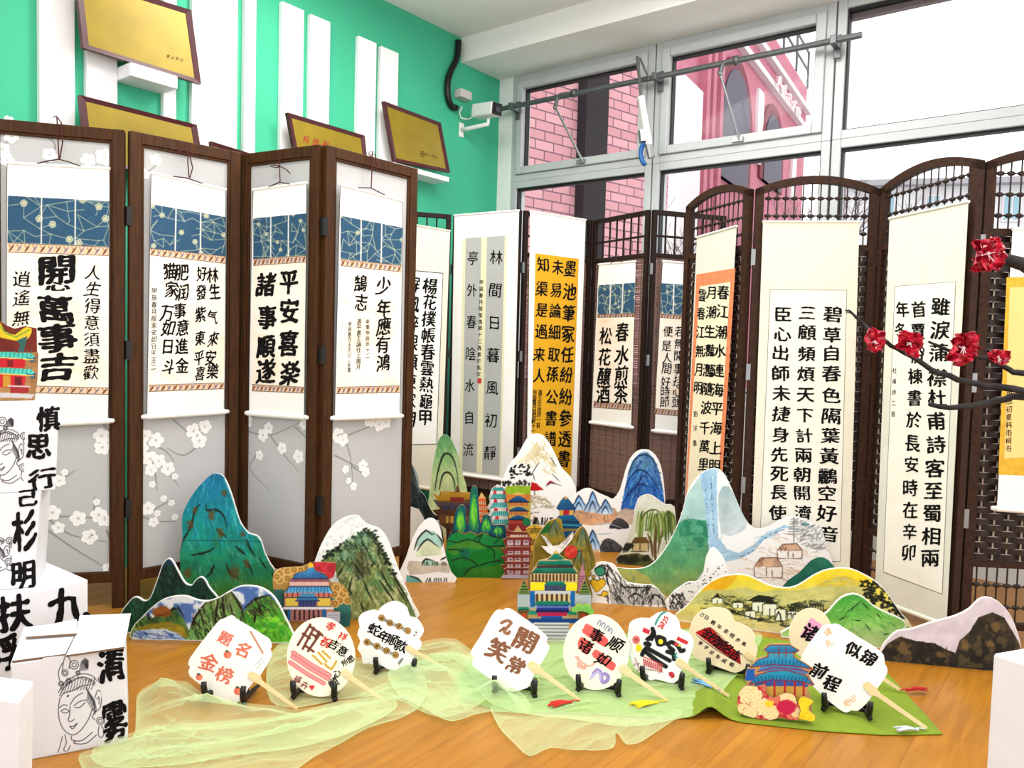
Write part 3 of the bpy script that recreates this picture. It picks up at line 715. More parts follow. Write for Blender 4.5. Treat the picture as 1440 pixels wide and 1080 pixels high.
def rod(parent, P, a, b, n, r, ext, m, knob=None, name='roller'):
    p, q = P.hit(np.array([a[0], b[0]]), np.array([a[1], b[1]]), n); d = (q-p)/np.linalg.norm(q-p)
    w = MB(); w.cyl(p-d*ext*0.3, q+d*ext*0.3, r, 14); o = w.build(name, m, parent, smooth=False)
    if knob:
        for e, s in ((p, -1), (q, 1)):
            k = MB(); k.cyl(e+d*s*ext*0.3, e+d*s*ext, r*0.82, 12); k.ball(e+d*s*ext, r*0.82, 0, 10, 6); k.build('roller_knob', knob, o)
    return o
def scroll(label, P, q, n=0.026, mount='paper', cord=None, edge=True, rr=0.011, knob=True, group=None, capn=0.006):
    """q: the paper's TL, TR, BR, BL traced points on the screen panel."""
    c = P.hit(np.array([(q[2][0]+q[3][0])/2]), np.array([(q[2][1]+q[3][1])/2]), n)[0]
    t = thing('hanging_scroll', label, 'scroll', c, group)
    patch('scroll_mount', P, q, n, M[mount], t, 0.0014)
    rod(t, P, q[0], q[1], n-0.001, capn, 0.006, M[mount], None, 'top_rod')
    rod(t, P, q[3], q[2], n, rr, 0.014, M[mount], M['whiteplastic'] if knob else None)
    if edge:
        w = MB()
        for a, b in ((q[0], q[3]), (q[1], q[2])):
            pts = [lerp(a, b, s) for s in np.linspace(0, 1, 7)]
            w.tube([P.hit(np.array([x+(0.9 if 0 < i < 6 else 0)*(1 if a is q[1] else -1)]), np.array([y]), n+0.002)[0] for i, (x, y) in enumerate(pts)], 0.0009, 5)
        w.build('edge_cord', M['blackcord'], t)
    if cord:
        for pts, bow in cord:
            w = MB(); w.tube([P.hit(np.array([x]), np.array([y]), n+0.004)[0] for x, y in pts], 0.0022, 6); w.build('hanging_cord', M['cord'], t)
    return t
def blue_scroll(label, P, q, blue, trim_h, low, cord, seed, n=0.026, group=None):
    t = scroll(label, P, q, n, 'paper', cord, group=group)
    def qd(a, b, c, d): return [a, b, c, d]
    TL, TR, BR, BL = blue
    board('brocade_band', P, blue, paint_brocade(blue), (44, 82, 112), t, 0.0006, n+0.0014, 0.6, edge=M['paper'], facemat=M['brocade'], seed=seed)
    b1 = [BL, BR, (BR[0], BR[1]+trim_h[1]), (BL[0], BL[1]+trim_h[0])]
    board('trim_band', P, b1, paint_band(b1), (236, 200, 164), t, 0.0006, n+0.0014, 0.5, edge=M['paper'], facemat=M['brocade'], seed=seed)
    board('trim_band', P, low, paint_band(low), (236, 200, 164), t, 0.0006, n+0.0014, 0.5, edge=M['paper'], facemat=M['brocade'], seed=seed)
    inn = [b1[3], b1[2], low[1], low[0]]
    def pp(pt):
        pt.wash(inn, (250, 222, 192), 34, 0.5, 0.75, 0.5); pt.wash(inn, (252, 240, 222), 16, 0.45, 0.7, 0.5, 5)
        for k in range(10): pt.blob(pt.rng.uniform(inn[0][0], inn[1][0]), pt.rng.uniform(inn[0][1], inn[2][1]), pt.rng.uniform(2, 7), pt.rng.uniform(2, 5), (240, 205, 165), 0.25, 1.0, 0.5)
    board('writing_paper', P, inn, pp, (253, 246, 234), t, 0.0006, n+0.0012, 1.6, edge=M['paper'], facemat=M['print'], seed=seed)
    return t
n = 0.026
# --- walnut screen
s1 = blue_scroll('hanging scroll with huge four-character blessing on the leftmost walnut screen panel', PA[0], [(10, 229), (154, 237), (152, 592), (9, 599)], [(11, 275), (153.5, 283), (153, 347), (10.5, 341)], (14, 13), [(9.5, 541), (152.5, 545), (152.5, 555), (9.5, 552)],
                 [([(52, 230), (68, 226), (83, 224), (98, 228), (114, 234)], 0), ([(83, 224), (82, 205), (81, 184), (80, 164)], 0), ([(84, 224), (88, 200), (86, 172), (79, 163), (75, 165)], 0)], 3)
L = Lettering(PA[0], n+0.0022, 11, 0.05)
L.ch('開', 80, 379, 54, 42, 0, 0, 2); L.ch('心', 81, 403, 36, 14, 0, 0, 2); L.ch('萬', 78, 435, 54, 42, 0, 0, 2); L.ch('事', 80, 475, 54, 40, 0, 0, 2); L.ch('吉', 81, 516, 52, 38, 0, 0, 2)
L.col(131, 383, 128, 524, '人生得意須盡歡', 23, 22, 4); L.col(31, 392, 30, 447, '逍遙無', 26, 24, 3); L.build(s1, M['ink'])
s2 = blue_scroll('hanging scroll of paired characters in two dense blocks on the second walnut panel', PA[1], [(213, 243), (317, 267), (315, 579), (207, 586)], [(213, 287), (317, 305), (317, 360), (211, 349)], (10, 11), [(209.5, 541), (315.5, 538), (315.5, 547), (209, 551)],
                 [([(243, 248), (262, 250), (285, 258)], 0), ([(266, 250), (264, 228), (265, 206), (264, 200)], 0), ([(267, 250), (271, 236), (266, 215), (258, 211), (249, 214)], 0), ([(265, 212), (258, 217), (250, 210)], 0), ([(265, 212), (272, 217)], 0)], 5)
L = Lettering(PA[1], n+0.0022, 12, 0.06)
for c, x, y in (('林', 299, 387), ('生', 302, 410), ('气', 299, 446), ('來', 300, 477), ('安', 296, 503), ('樂', 299, 522), ('好', 284, 385), ('發', 283, 411), ('紫', 282, 442), ('東', 281.5, 475.5), ('平', 280, 503), ('喜', 281.5, 525.5)): L.ch(c, x, y, 15, 22, 3, 0, 1)
for c, x, y in (('猫', 239, 381), ('肥', 255.5, 383), ('家', 241, 407), ('润', 256, 411), ('万', 235, 440), ('事', 253, 437), ('如', 237, 461), ('意', 257, 461), ('日', 236, 487), ('進', 255.5, 487), ('斗', 237, 516), ('金', 256, 514)): L.ch(c, x, y, 18, 23, 3, 0, 1)
L.col(217, 409, 216, 516, '甲辰春月殷家安如日平王二', 8, 9); L.build(s2, M['ink'])
s3 = blue_scroll('hanging scroll with eight bold characters in two columns on the third walnut panel', PA[2], [(356, 267), (431, 257), (427.5, 587), (350, 581)], [(356, 307), (430.5, 300), (430, 359), (356, 364)], (10, 10), [(354, 540), (427.5, 544), (427.5, 553), (354, 550)],
                 [([(378, 263), (393, 256), (408, 259)], 0), ([(394, 256), (393, 236), (394, 212)], 0), ([(394, 234), (386, 232), (380, 234), (388, 236), (394, 234), (402, 238), (408, 244)], 0)], 7)
L = Lettering(PA[2], n+0.0022, 13, 0.05)
for c, x, y in (('平', 406, 396), ('安', 407, 437), ('喜', 406, 483), ('楽', 407, 524)): L.ch(c, x, y, 27, 36, 2, 0, 2)
for c, x, y in (('諸', 374, 400), ('事', 375.5, 446), ('順', 374, 487), ('遂', 374, 522)): L.ch(c, x, y, 26, 34, 2, 0, 2)
L.build(s3, M['ink'])
s4 = blue_scroll('hanging scroll with thin sparse characters and tiny notes on the fourth walnut panel', PA[3], [(479, 260), (566, 283), (562, 585), (471, 588)], [(479, 303), (566, 320), (564.5, 373), (479, 364)], (10, 10), [(473.5, 544), (562, 542), (562, 552), (473, 554)],
                 [([(504, 264), (521, 264), (541, 274)], 0), ([(522, 264), (523, 240), (524, 212)], 0), ([(524, 228), (530, 232), (527, 216), (522, 218)], 0), ([(524, 222), (518, 216), (521, 213)], 0)], 9)
L = Lettering(PA[3], n+0.0022, 14, 0.05)
for c, x, y in (('少', 539, 401.5), ('年', 540, 433), ('應', 540, 459), ('有', 538.5, 484), ('鴻', 539, 510)): L.ch(c, x, y, 20, 26, 3, 0, 1)
for c, x, y in (('鵠', 507, 398.5), ('志', 508, 425)): L.ch(c, x, y, 19, 26, 3, 0, 1)
L.col(517, 452, 517, 500, '楽東甲辰年十二', 6, 7); L.col(505, 452, 504, 516, '清平書王論任上風月', 7, 8); L.col(492, 456, 491, 520, '甲辰春月王文公二家書', 5, 7); L.build(s4, M['ink'])
# --- dark slat screen
nb = 0.022
def simple(label, P, q, mount, inner=None, inner_mat='paper', knob=True, edge=False, frame=None, rr=0.011):
    t = scroll(label, P, q, nb, mount, None, edge, rr, knob)
    if frame: patch('border_strip', P, frame[0], nb+0.0006, frame[1], t)
    if inner: patch('writing_paper', P, inner, nb+0.0014, M[inner_mat] if isinstance(inner_mat, str) else inner_mat, t)
    return t
s5 = simple('ivory scroll partly hidden behind the right edge of the walnut screen', PB[0], [(540, 309), (633, 325), (620, 690), (536, 676)], 'ivory', [(548, 378), (622.5, 385), (613.5, 624), (545, 626)], 'paper', frame=([(547, 376.6), (623.5, 383.8), (614.5, 625.2), (544, 627.2)], M['blackcord']))
L = Lettering(PB[0], nb+0.0022, 15, 0.03)
L.col(605, 402, 598, 587, '楊花撲帳春雲熱龜甲', 20, 23, 4, 0, 1); L.col(581, 400, 574, 590, '屏風醉眼纈東家蝴', 20, 23, 4, 0, 1); L.build(s5, M['ink'])
s6 = simple('white scroll with two pale grey strips and widely spaced thin characters', PB[1], [(639, 303), (730, 296), (721, 677), (633, 665)], 'paper', None, rr=0.009)
M['greysilk'] = mat('grey_writing_silk', (182, 184, 182), 0.75, noise=0.04, nscale=10); M['creamstrip'] = mat('pale_cream_silk', (236, 232, 194), 0.75); M['seal'] = mat('red_seal_ink', (196, 52, 44), 0.7)
patch('silk_panel', PB[1], [(651, 336), (714, 331), (704, 669), (646, 661)], nb+0.001, M['creamstrip'], s6)
patch('writing_strip', PB[1], [(655, 335), (677, 333.5), (670, 664.5), (650, 661.5)], nb+0.0017, M['greysilk'], s6); patch('writing_strip', PB[1], [(685, 333), (710, 331.2), (702, 668.5), (678, 665.5)], nb+0.0017, M['greysilk'], s6)
L = Lettering(PB[1], nb+0.0026, 16, 0.03)
L.col(698, 362, 689, 637, '林間日暮風初靜', 18, 21, 3); L.col(665, 363, 658.5, 632, '亭外春陰水自流', 15, 20, 3); L.col(677, 397, 673, 526, '甲辰春月殷堂逸卿十二歲書於長安', 6, 7)
L.mb.add(PB[1].hit(np.array([671.5, 677, 676.8, 671.3]), np.array([532, 532, 539, 539]), nb+0.0026), [(0, 1, 2, 3)], 1); L.build(s6, [M['ink'], M['seal']])
s7 = simple('white scroll with a golden yellow writing field and three columns of bold characters', PB[2], [(745.5, 297), (823.7, 309.5), (810, 702), (740, 720)], 'paper', [(753, 356), (814, 364), (803, 676), (746, 690)], mat('golden_writing_paper', (222, 166, 20), 0.75, noise=0.06, nscale=8), rr=0.009)
L = Lettering(PB[2], nb+0.0022, 17, 0.03)
for c, x, y in zip('墨池筆冢任紛紛參透書', (802, 801, 800, 799, 798, 796.7, 795.6, 795, 794, 793), (378, 410, 440, 470, 498.5, 527, 558, 588, 617, 645)): L.ch(c, x, y, 18, 24, 4, 0, 1)
for c, x, y in zip('未易論細取孫公書譜', (784.5, 782, 781, 780, 779, 777, 776, 775, 774), (375.5, 408, 437, 467, 498.5, 526, 558, 588, 617)): L.ch(c, x, y, 17, 22, 4, 0, 1)
for c, x, y in zip('知渠是過来人', (764, 762, 762, 761.5, 758.5, 758), (372, 406, 436, 466, 498.5, 528)): L.ch(c, x, y, 17, 21, 4, 0, 1)
L.col(759.5, 552, 757, 598, '清王文治詩一首', 6, 8, 0, 0, 1); L.col(752, 552, 750, 606, '甲辰書月翁培軒十一', 6, 8, 0, 0, 1); L.build(s7, M['ink'])
gB = None
s8 = blue_scroll('short blue banded scroll with eight bold characters on a bamboo blind panel', PB[3], [(842, 372), (894, 367.5), (887.5, 601), (831.5, 594)], [(841.5, 401), (893.5, 397.5), (892, 440), (840, 442)], (5, 6), [(834.5, 564), (887.5, 568), (887.5, 577), (834.5, 573)], [([(858, 371), (866, 366), (876, 368)], 0), ([(866, 366), (870, 358), (868, 362)], 0)], 21, 0.016)
L = Lettering(PB[3], 0.0185, 18, 0.04)
for c, x, y in (('春', 875, 467), ('水', 874.5, 498.5), ('煎', 873.7, 528), ('茶', 873, 554)): L.ch(c, x, y, 19, 28, 4, 0, 1)
for c, x, y in (('松', 852, 472.6), ('花', 850, 502), ('釀', 849.6, 529), ('酒', 848.5, 554)): L.ch(c, x, y, 18, 26, 4, 0, 1)
L.build(s8, M['ink'])
s9 = blue_scroll('short blue banded scroll of fine characters partly behind the rattan screen', PB[4], [(932, 367), (985, 372), (976, 612), (920.5, 606)], [(929.5, 398), (984, 402), (983, 445), (928.5, 441)], (6, 6), [(921, 574), (977, 579), (977, 587), (920.5, 582)], None, 22, 0.016)
L = Lettering(PB[4], 0.0185, 19, 0.04)
for c, x, y in zip('便是人間好時節', (939.5, 937.5, 938, 937.5, 936, 935.5, 934.6), (466, 486, 503, 518, 537, 551, 565)): L.ch(c, x, y, 14, 16, 4)
for c, x, y in zip('若無閒事挂心頭', (956, 955, 954, 954, 954, 953, 952), (466, 483, 500, 519, 535, 550, 565)): L.ch(c, x, y, 14, 16, 4)
L.build(s9, M['ink'])
# --- rattan screen
nc = 0.032; nb = nc
M['orange'] = mat('orange_brocade_mount', (236, 138, 92), 0.7, noise=0.2, nscale=60); M['palecream'] = mat('pale_cream_paper', (246, 236, 204), 0.8, noise=0.05, nscale=8); M['speck'] = mat('speckled_ivory_paper', (243, 240, 228), 0.8, noise=0.05, nscale=9); M['line'] = mat('thin_grey_border', (128, 124, 112), 0.8)
s10 = simple('narrow scroll with an orange border on the narrow arched rattan panel', PC[0], [(980, 334), (1036, 318), (1012, 712), (962, 722)], 'greymount', [(984, 403), (1027, 396.5), (1009, 690), (966, 698)], 'palecream', frame=([(979.4, 386), (1034, 377), (1014, 697), (963.4, 706)], M['orange']))
L = Lettering(PC[0], nb+0.0022, 20, 0.03)
for c, x, y in zip('春江潮水連海平海上明', (1017, 1016, 1014, 1012, 1010, 1009, 1008, 1007, 1006, 1005), (411, 438, 467, 493, 521, 548.5, 574.6, 602, 629.6, 655)): L.ch(c, x, y, 17, 20, 4, 0, 1)
for c, x, y in zip('月潮生灩灩隨波千萬里', (1001, 1000, 998, 997, 996, 994.5, 993, 991, 990.5, 989), (411, 439, 466, 493, 521, 547, 573, 601.5, 627.6, 653)): L.ch(c, x, y, 15, 19, 4, 0, 1)
for c, x, y in zip('雲春江無月明', (987.6, 986, 985, 984, 983, 981.5), (415, 441, 467, 493.5, 519.6, 545)): L.ch(c, x, y, 12, 19, 4, 0, 1)
L.col(978, 582, 977, 623, '劉洋書', 6, 9); L.build(s10, M['ink'])
s11 = simple('long ivory scroll with three columns of square black characters on the middle rattan panel', PC[1], [(1073, 312), (1208.5, 312), (1194.5, 806), (1055, 806)], 'ivory', [(1083.5, 408), (1190.5, 408.5), (1181, 789), (1068, 789)], 'speck', frame=([(1082.7, 407.2), (1191.3, 407.7), (1181.8, 790), (1067.2, 790)], M['line']))
L = Lettering(PC[1], nb+0.0022, 21, 0.03)
for c, x, y in zip('碧草自春色隔葉黃鸝空好音', (1171, 1170, 1169, 1169, 1169, 1169, 1168, 1166, 1164, 1163, 1162.5, 1166), (442, 471, 497, 525, 556, 585, 612.5, 641, 669.6, 694, 722, 751)): L.ch(c, x, y, 27, 23, 2, 0, 1)
for c, x, y in zip('三顧頻煩天下計兩朝開濟', (1135.6, 1135, 1134, 1133.5, 1133, 1132, 1131, 1130, 1128, 1128, 1129), (440, 467, 497.6, 525.7, 554.6, 584, 612.5, 640, 667.5, 693, 721)): L.ch(c, x, y, 25, 22, 2, 0, 1)
for c, x, y in zip('臣心出師未捷身先死長使', (1101, 1099.7, 1097.6, 1097.6, 1098.5, 1098.5, 1097.6, 1096, 1096, 1095, 1094), (442, 470, 496, 525, 553, 582, 611, 639, 666, 692, 721)): L.ch(c, x, y, 25, 22, 2, 0, 1)
L.build(s11, M['ink'])
s12 = simple('longest grey-white scroll behind the red plum blossoms on the rattan screen', PC[2], [(1251, 307.5), (1362, 283.5), (1331, 880), (1230, 842)], 'greymount', [(1259, 403), (1343.5, 396.5), (1324.5, 835), (1242.5, 804)], 'speck', frame=([(1258.2, 402.2), (1344.3, 395.7), (1325.3, 836.2), (1241.7, 805)], M['line']), rr=0.009)
L = Lettering(PC[2], nb+0.0022, 22, 0.03)
for c, x, y in zip('雖淚蒲襟杜甫詩客至蜀相兩', (1323, 1322, 1320, 1318, 1318, 1316.5, 1316, 1314.5, 1312.5, 1311, 1309.6, 1308), (431, 464, 496, 531, 559.5, 592, 625, 658.6, 690, 721.5, 754, 784.7)): L.ch(c, x, y, 27, 26, 0, 0, 1)
for c, x, y in zip('首賈份棟書於長安時在辛卯', (1292, 1291, 1289, 1287, 1286, 1285, 1283, 1282, 1280, 1280, 1279, 1278), (435, 466, 500, 529, 559.5, 590, 623, 653, 686, 717, 748, 776.5)): L.ch(c, x, y, 21, 24, 0, 0, 1)
L.ch('年', 1269, 435, 18, 23, 0, 0, 1); L.ch('冬', 1266, 464, 16, 22, 0, 0, 1); L.col(1258, 521, 1256, 582, '杜甫詩二首', 6, 8); L.build(s12, M['ink'])
M['goldborder'] = mat('gold_brocade_border', (226, 176, 46), 0.65, noise=0.15, nscale=50); M['goldpaper'] = mat('pale_gold_paper', (247, 212, 134), 0.75, noise=0.05, nscale=8)
s13 = simple('white scroll with a gold border at the right edge of the rattan screen', PC[3], [(1424, 322), (1515, 316), (1498, 722), (1402, 715)], 'paper', [(1420, 404), (1502, 402), (1490, 640), (1412, 645)], M['goldpaper'], frame=([(1415.6, 390), (1508, 388), (1496, 671), (1404, 667.5)], M['goldborder']))
L = Lettering(PC[3], nb+0.0022, 23, 0.04); L.col(1419.6, 553, 1418, 631, '甲辰初夏韩雨桐书', 9, 10); L.build(s13, M['ink'])
# ------------------------------------------------------------------ fittings on the green wall
M['gold'] = mat('gold_plaque_plate', (146, 124, 26), 0.34, metal=0.2, noise=0.14, nscale=8); M['maroon'] = mat('maroon_plaque_frame', (72, 22, 30), 0.4); M['darktext'] = mat('engraved_dark_letters', (60, 44, 20), 0.6); M['redtext'] = mat('engraved_red_letters', (170, 40, 24), 0.6)
def plaque(label, q, dist, letters=None, emblem=None):
    """q: TL, TR, BR, BL of the frame's outer corners; dist: its distance in front of the wall"""
    P = GW.off(dist); q = np.array(q, float)
    uv = np.stack(P.uv(q[:, 0], q[:, 1]), 1); c = uv.mean(0)
    t = thing('award_plaque', label, 'plaque', P.at(c[0], uv[:, 1].min(), -0.01), 'gold award plaques on the green wall')
    inn = c+(uv-c)*np.array([0.90, 0.87])
    m = MB()
    for i in range(4):
        j = (i+1) % 4; f = [P.at(*p, 0.0) for p in (uv[i], uv[j], inn[j], inn[i])]; f2 = [x+P.N*(0.006 if k > 1 else 0.012) for k, x in enumerate(f)]
        m.prism(f2, [x-P.N*0.012 for x in f])
    m.build('frame', M['maroon'], t)
    m = MB(); i2 = c+(uv-c)*np.array([0.905, 0.875]); m.prism([P.at(*p, 0.004) for p in i2], [P.at(*p, -0.006) for p in i2]); m.build('plate', M['gold'], t)
    if letters:
        L = Lettering(P, 0.006, 5, 0.02)
        for (x, y, x2, y2, s_, w, h, mi) in letters: L.col(x, y, x2, y2, s_, w, h, 18, mi)
        L.build(t, [M['darktext'], M['redtext']])
    return t
plaque('largest gold plaque in a maroon frame, resting on the white ledge at the top', [(104, -36), (267, 15), (281, 119), (115.5, 68)], 0.10, [(237, 79, 256, 84, '安上平公', 5, 5, 0)])
plaque('gold plaque below the white ledge, its lower half behind the walnut screen', [(110, 134), (275, 176), (289, 262), (121, 226)], 0.10)
plaque('gold plaque of which only a sliver of the top edge shows above the screen', [(295, 199), (392, 229), (400, 300), (304, 284)], 0.10)
plaque('gold plaque with red lettering, its top showing above the screen', [(402.5, 158.5), (511, 191), (519, 268), (419, 246)], 0.10, [(431, 196, 458, 203, '科技創', 9, 11, 1)])
p5 = plaque('pale gold plaque on the ledge nearest the corner', [(538, 142.5), (618, 173), (631, 243), (553, 227)], 0.10, [(600, 217, 614, 221, '安上平公', 3.5, 4, 0)])
P = GW.off(0.10); m = MB()
for k in range(14):
    a0, a1 = k*0.4488, (k+1)*0.4488; c = P.uv(593, 216.5)
    m.tube([P.at(c[0]+0.016*math.cos(a), c[1]+0.016*math.sin(a), 0.006) for a in (a0, a1)], 0.0018, 4)
m.ball(P.at(c[0], c[1], 0.005), 0.006); m.build('emblem', M['darktext'], p5)
def ledge(label, a, b, h, dep):
    P = GW.off(dep); u0, v0 = P.uv(*a); u1, v1 = P.uv(*b); vm = (v0+v1)/2
    m = MB(); m.pbox(GW, float(u0), float(u1), float(vm)-h, float(vm), 0, dep); tag(m.build('wall_shelf', M['stripewhite'], bevel=0.004), label, 'shelf', 'white ledges on the green wall')
ledge('white ledge under the largest gold plaque', (183, 86), (250, 108), 0.055, 0.14)
ledge('white ledge under the pale gold plaque near the corner', (553, 230), (632, 247), 0.03, 0.14)
# surveillance camera, junction box, black conduit
cp = GW.hit(np.array([649.0]), np.array([184.0]), 0.0)[0]
t = thing('security_camera', 'white bullet security camera on a bracket by the corner', 'camera', cp)
m = MB(); u, v = GW.uv(648, 183); m.pbox(GW, u-0.022, u+0.022, v-0.045, v+0.045, 0, 0.008); m.build('wall_plate', M['whiteplastic'], t, bevel=0.003)
hd = WIN.hit(np.array([690.0]), np.array([156.0]), 0.0)[0]; hd = GW.hit(np.array([687.0]), np.array([155.0]), 0.22)[0]
m = MB(); jn = hd+np.array([0, 0, -0.075]); m.tube([GW.at(u, v, 0.008), GW.at(u, v, 0.06), jn+np.array([0, 0, -0.01]), jn+np.array([0, 0, 0.03])], [0.014, 0.014, 0.013, 0.012], 10); m.build('bracket_arm', M['whiteplastic'], t, smooth=True)
vd = EYE-hd; vd[2] = 0; vd /= np.linalg.norm(vd); fw_ = np.array([vd[0]*0.80-vd[1]*0.6*-1, vd[1]*0.80+vd[0]*0.6*-1, -0.12]); fw_ = vd*0.75+np.array([-vd[1], vd[0], 0])*0.66; fw_[2] = -0.1; fw_ /= np.linalg.norm(fw_)
sd = np.cross(fw_, [0, 0, 1.0]); sd /= np.linalg.norm(sd); upc = np.cross(sd, fw_)
m = MB(); m.box(hd-fw_*0.12-sd*0.045-upc*0.042, fw_*0.2, sd*0.09, upc*0.084); bd = m.build('camera_body', M['whiteplastic'], t, bevel=0.012)
m = MB(); m.box(hd+fw_*0.078-sd*0.040-upc*0.037, fw_*0.006, sd*0.08, upc*0.074); fc = m.build('front_glass', M['black'], bd, bevel=0.002)
m = MB(); m.cyl(hd+fw_*0.082, hd+fw_*0.09, 0.02, 16); m.build('lens', mat('camera_lens', (60, 60, 70), 0.1), bd)
m = MB(); m.tube([GW.hit(np.array([x]), np.array([y]), nn)[0] for x, y, nn in ((650, 150, 0.04), (646, 158, 0.02), (648, 166, 0.02), (658, 168, 0.05), (668, 163, 0.12), (672, 160, 0.16))], 0.005, 6); m.build('white_cable', M['whiteplastic'], t, smooth=True)
m = MB(); u0, v0 = GW.uv(639, 119); u1, v1 = GW.uv(654, 148); m.pbox(GW, float(u0), float(u1), float(v1)+0.02, float(v0)-0.03, 0, 0.06); tag(m.build('junction_box', mat('grey_box_plastic', (205, 200, 196), 0.5), bevel=0.005), 'small pale grey junction box above the security camera', 'box')
m = MB(); m.tube([GW.hit(np.array([float(x)]), np.array([float(y)]), 0.022)[0] for x, y in smooth_poly([(645, 57), (644, 72), (641, 86), (634, 100), (629.5, 116), (630, 136), (635, 149), (642, 152)], 4, False)], 0.02, 10)
tag(m.build('cable_conduit', M['black'], smooth=True), 'black corrugated conduit running down to the junction box', 'cable')
# ------------------------------------------------------------------ window opening gear
def wp(x, y, nn): return WIN.hit(np.array([float(x)]), np.array([float(y)]), nn)[0]
t = thing('window_opener', 'long grey steel opener bar across the upper windows', 'window opener', wp(922, 108, 0.0))
m = MB(); m.cyl(wp(701, 154, 0.09), wp(1212, 49, 0.09), 0.016, 12); m.build('bar', M['greymetal'], t)
for x, y in ((720, 150), (922, 108), (1173, 57)):
    m = MB(); c = WIN.uv(x, y, 0.09); m.pbox(WIN, c[0]-0.018, c[0]+0.018, c[1]-0.07, c[1]+0.05, 0.018, 0.03); m.pbox(WIN, c[0]-0.016, c[0]+0.016, c[1]-0.022, c[1]+0.022, 0.02, 0.115); m.build('bracket', M['greymetal'], t, bevel=0.004)
for (bx, by, ex, ey, sx, sy) in ((808, 131, 781, 151, 820, 228), (1036, 85, 1013, 103, 1040, 197)):
    m = MB(); m.cyl(wp(bx-3, by+0.6, 0.09), wp(bx+3, by-0.6, 0.09), 0.026, 12); m.tube([wp(*p, 0.1) for p in smooth_poly([(bx, by), ((bx+ex)/2, by+1.5), (ex+4, by+5), (ex, ey)], 4, False)], 0.013, 8); m.build('crank_arm', M['greymetal'], t, smooth=True)
    m = MB(); m.tube([wp(ex, ey, 0.1), wp(sx, sy, 0.03)], 0.007, 8); m.ball(wp(ex, ey, 0.1), 0.016); m.pbox(WIN, float(WIN.uv(sx, sy)[0])-0.03, float(WIN.uv(sx, sy)[0])+0.03, float(WIN.uv(sx, sy)[1])-0.015, float(WIN.uv(sx, sy)[1])+0.01, 0.015, 0.035); m.build('stay_rod', M['metal'], t)
t = thing('window_crank', 'silver crank rod with blue loop hanging on the mullion between the upper windows', 'window crank', wp(911, 217, 0.02))
m = MB(); m.cyl(wp(896, 80, 0.13), wp(902, 139, 0.19), 0.009, 10); m.cyl(wp(900, 82, 0.12), wp(913, 112, 0.17), 0.006, 8); m.build('rod', M['metal'], t)
m = MB(); m.cyl(wp(902, 138, 0.19), wp(913, 204, 0.18), 0.019, 12); m.cyl(wp(901, 137, 0.19), wp(902.5, 141, 0.19), 0.022, 12); m.build('cylinder', M['whiteplastic'], t)
m = MB(); m.cyl(wp(903, 184, 0.19), wp(905, 200, 0.19), 0.026, 12); m.cyl(wp(912, 203, 0.18), wp(916, 222, 0.17), 0.022, 10); m.build('clamp', M['metal'], t)
m = MB(); m.tube([wp(910+9*math.cos(a), 216+16*math.sin(a), 0.19) for a in np.linspace(-2.0, -4.4, 14)], 0.014, 8); m.build('blue_loop', mat('blue_rubber', (28, 92, 160), 0.5), t, smooth=True)

# ------------------------------------------------------------------ outdoors
def brick_material(name, c1, c2, mo, sx, sy, P):
    m = bpy.data.materials.new(name); m.use_nodes = True; nn = m.node_tree.nodes; l = m.node_tree.links; b = nn['Principled BSDF']
    tc = nn.new('ShaderNodeTexCoord'); mp = nn.new('ShaderNodeMapping'); l.new(tc.outputs['Object'], mp.inputs[0])
    mp.inputs['Rotation'].default_value = (0, 0, -math.atan2(P.U[1], P.U[0]))
    sw = nn.new('ShaderNodeSeparateXYZ'); cb = nn.new('ShaderNodeCombineXYZ'); l.new(mp.outputs[0], sw.inputs[0]); l.new(sw.outputs[0], cb.inputs[0]); l.new(sw.outputs[2], cb.inputs[1])
    br = nn.new('ShaderNodeTexBrick'); l.new(cb.outputs[0], br.inputs['Vector']); br.inputs['Scale'].default_value = 1; br.inputs['Brick Width'].default_value = sx; br.inputs['Row Height'].default_value = sy; br.inputs['Mortar Size'].default_value = 0.008
    br.inputs['Color1'].default_value = (*lin(c1), 1); br.inputs['Color2'].default_value = (*lin(c2), 1); br.inputs['Mortar'].default_value = (*lin(mo), 1); br.inputs['Bias'].default_value = -0.2
    l.new(br.outputs['Color'], b.inputs['Base Color']); b.inputs['Roughness'].default_value = 0.85; return m
p = EYE+ray(836, 300)*(9.0/ray(836, 300)[1]); BP = Plane((p[0], p[1], 0), (1280, 1082, 0))
M['brick'] = brick_material('pink_brick_tile', (200, 148, 154), (178, 118, 126), (112, 80, 94), 0.27, 0.105, BP)
bu = lambda x, nn=0: float(BP.uv(x, 300, nn)[0])
t = thing('brick_building', 'pink brick building close outside the left windows', 'building', BP.at(0, 0))
m = MB(); m.pbox(BP, bu(690), bu(824), -0.3, 7, -0.6, 0); m.build('wall', M['brick'], t)
m = MB(); m.pbox(BP, bu(849, 0.12), bu(938, 0.12), -0.3, 7, -0.6, 0.12); m.build('wall', M['brick'], t)
m = MB(); m.pbox(BP, bu(820, 0.14), bu(851, 0.14), -0.3, 7, -0.7, 0.14); m.build('recess_shade', mat('dark_grey_recess_shade', (40, 33, 37), 0.8), t)  # protruding box, the gap's shade put into its near-black colour
p = EYE+ray(1127, 300)*(40.0/ray(1127, 300)[1]); FP = Plane((p[0], p[1], 0), (652, 1082, 0))
fu = lambda x, y=300, nn=0: float(FP.uv(x, y, nn)[0]); fv = lambda x, y, nn=0: float(FP.uv(x, y, nn)[1])
M['redbrick'] = brick_material('pinkish_red_brick', (186, 112, 130), (178, 102, 120), (170, 108, 124), 0.6, 0.24, FP); M['palestone'] = mat('pale_stone_band', (235, 226, 228), 0.8); M['archglass'] = mat('dark_arch_glass', (70, 62, 84), 0.55); M['archtrim'] = mat('dark_red_arch_brick', (130, 60, 74), 0.8)
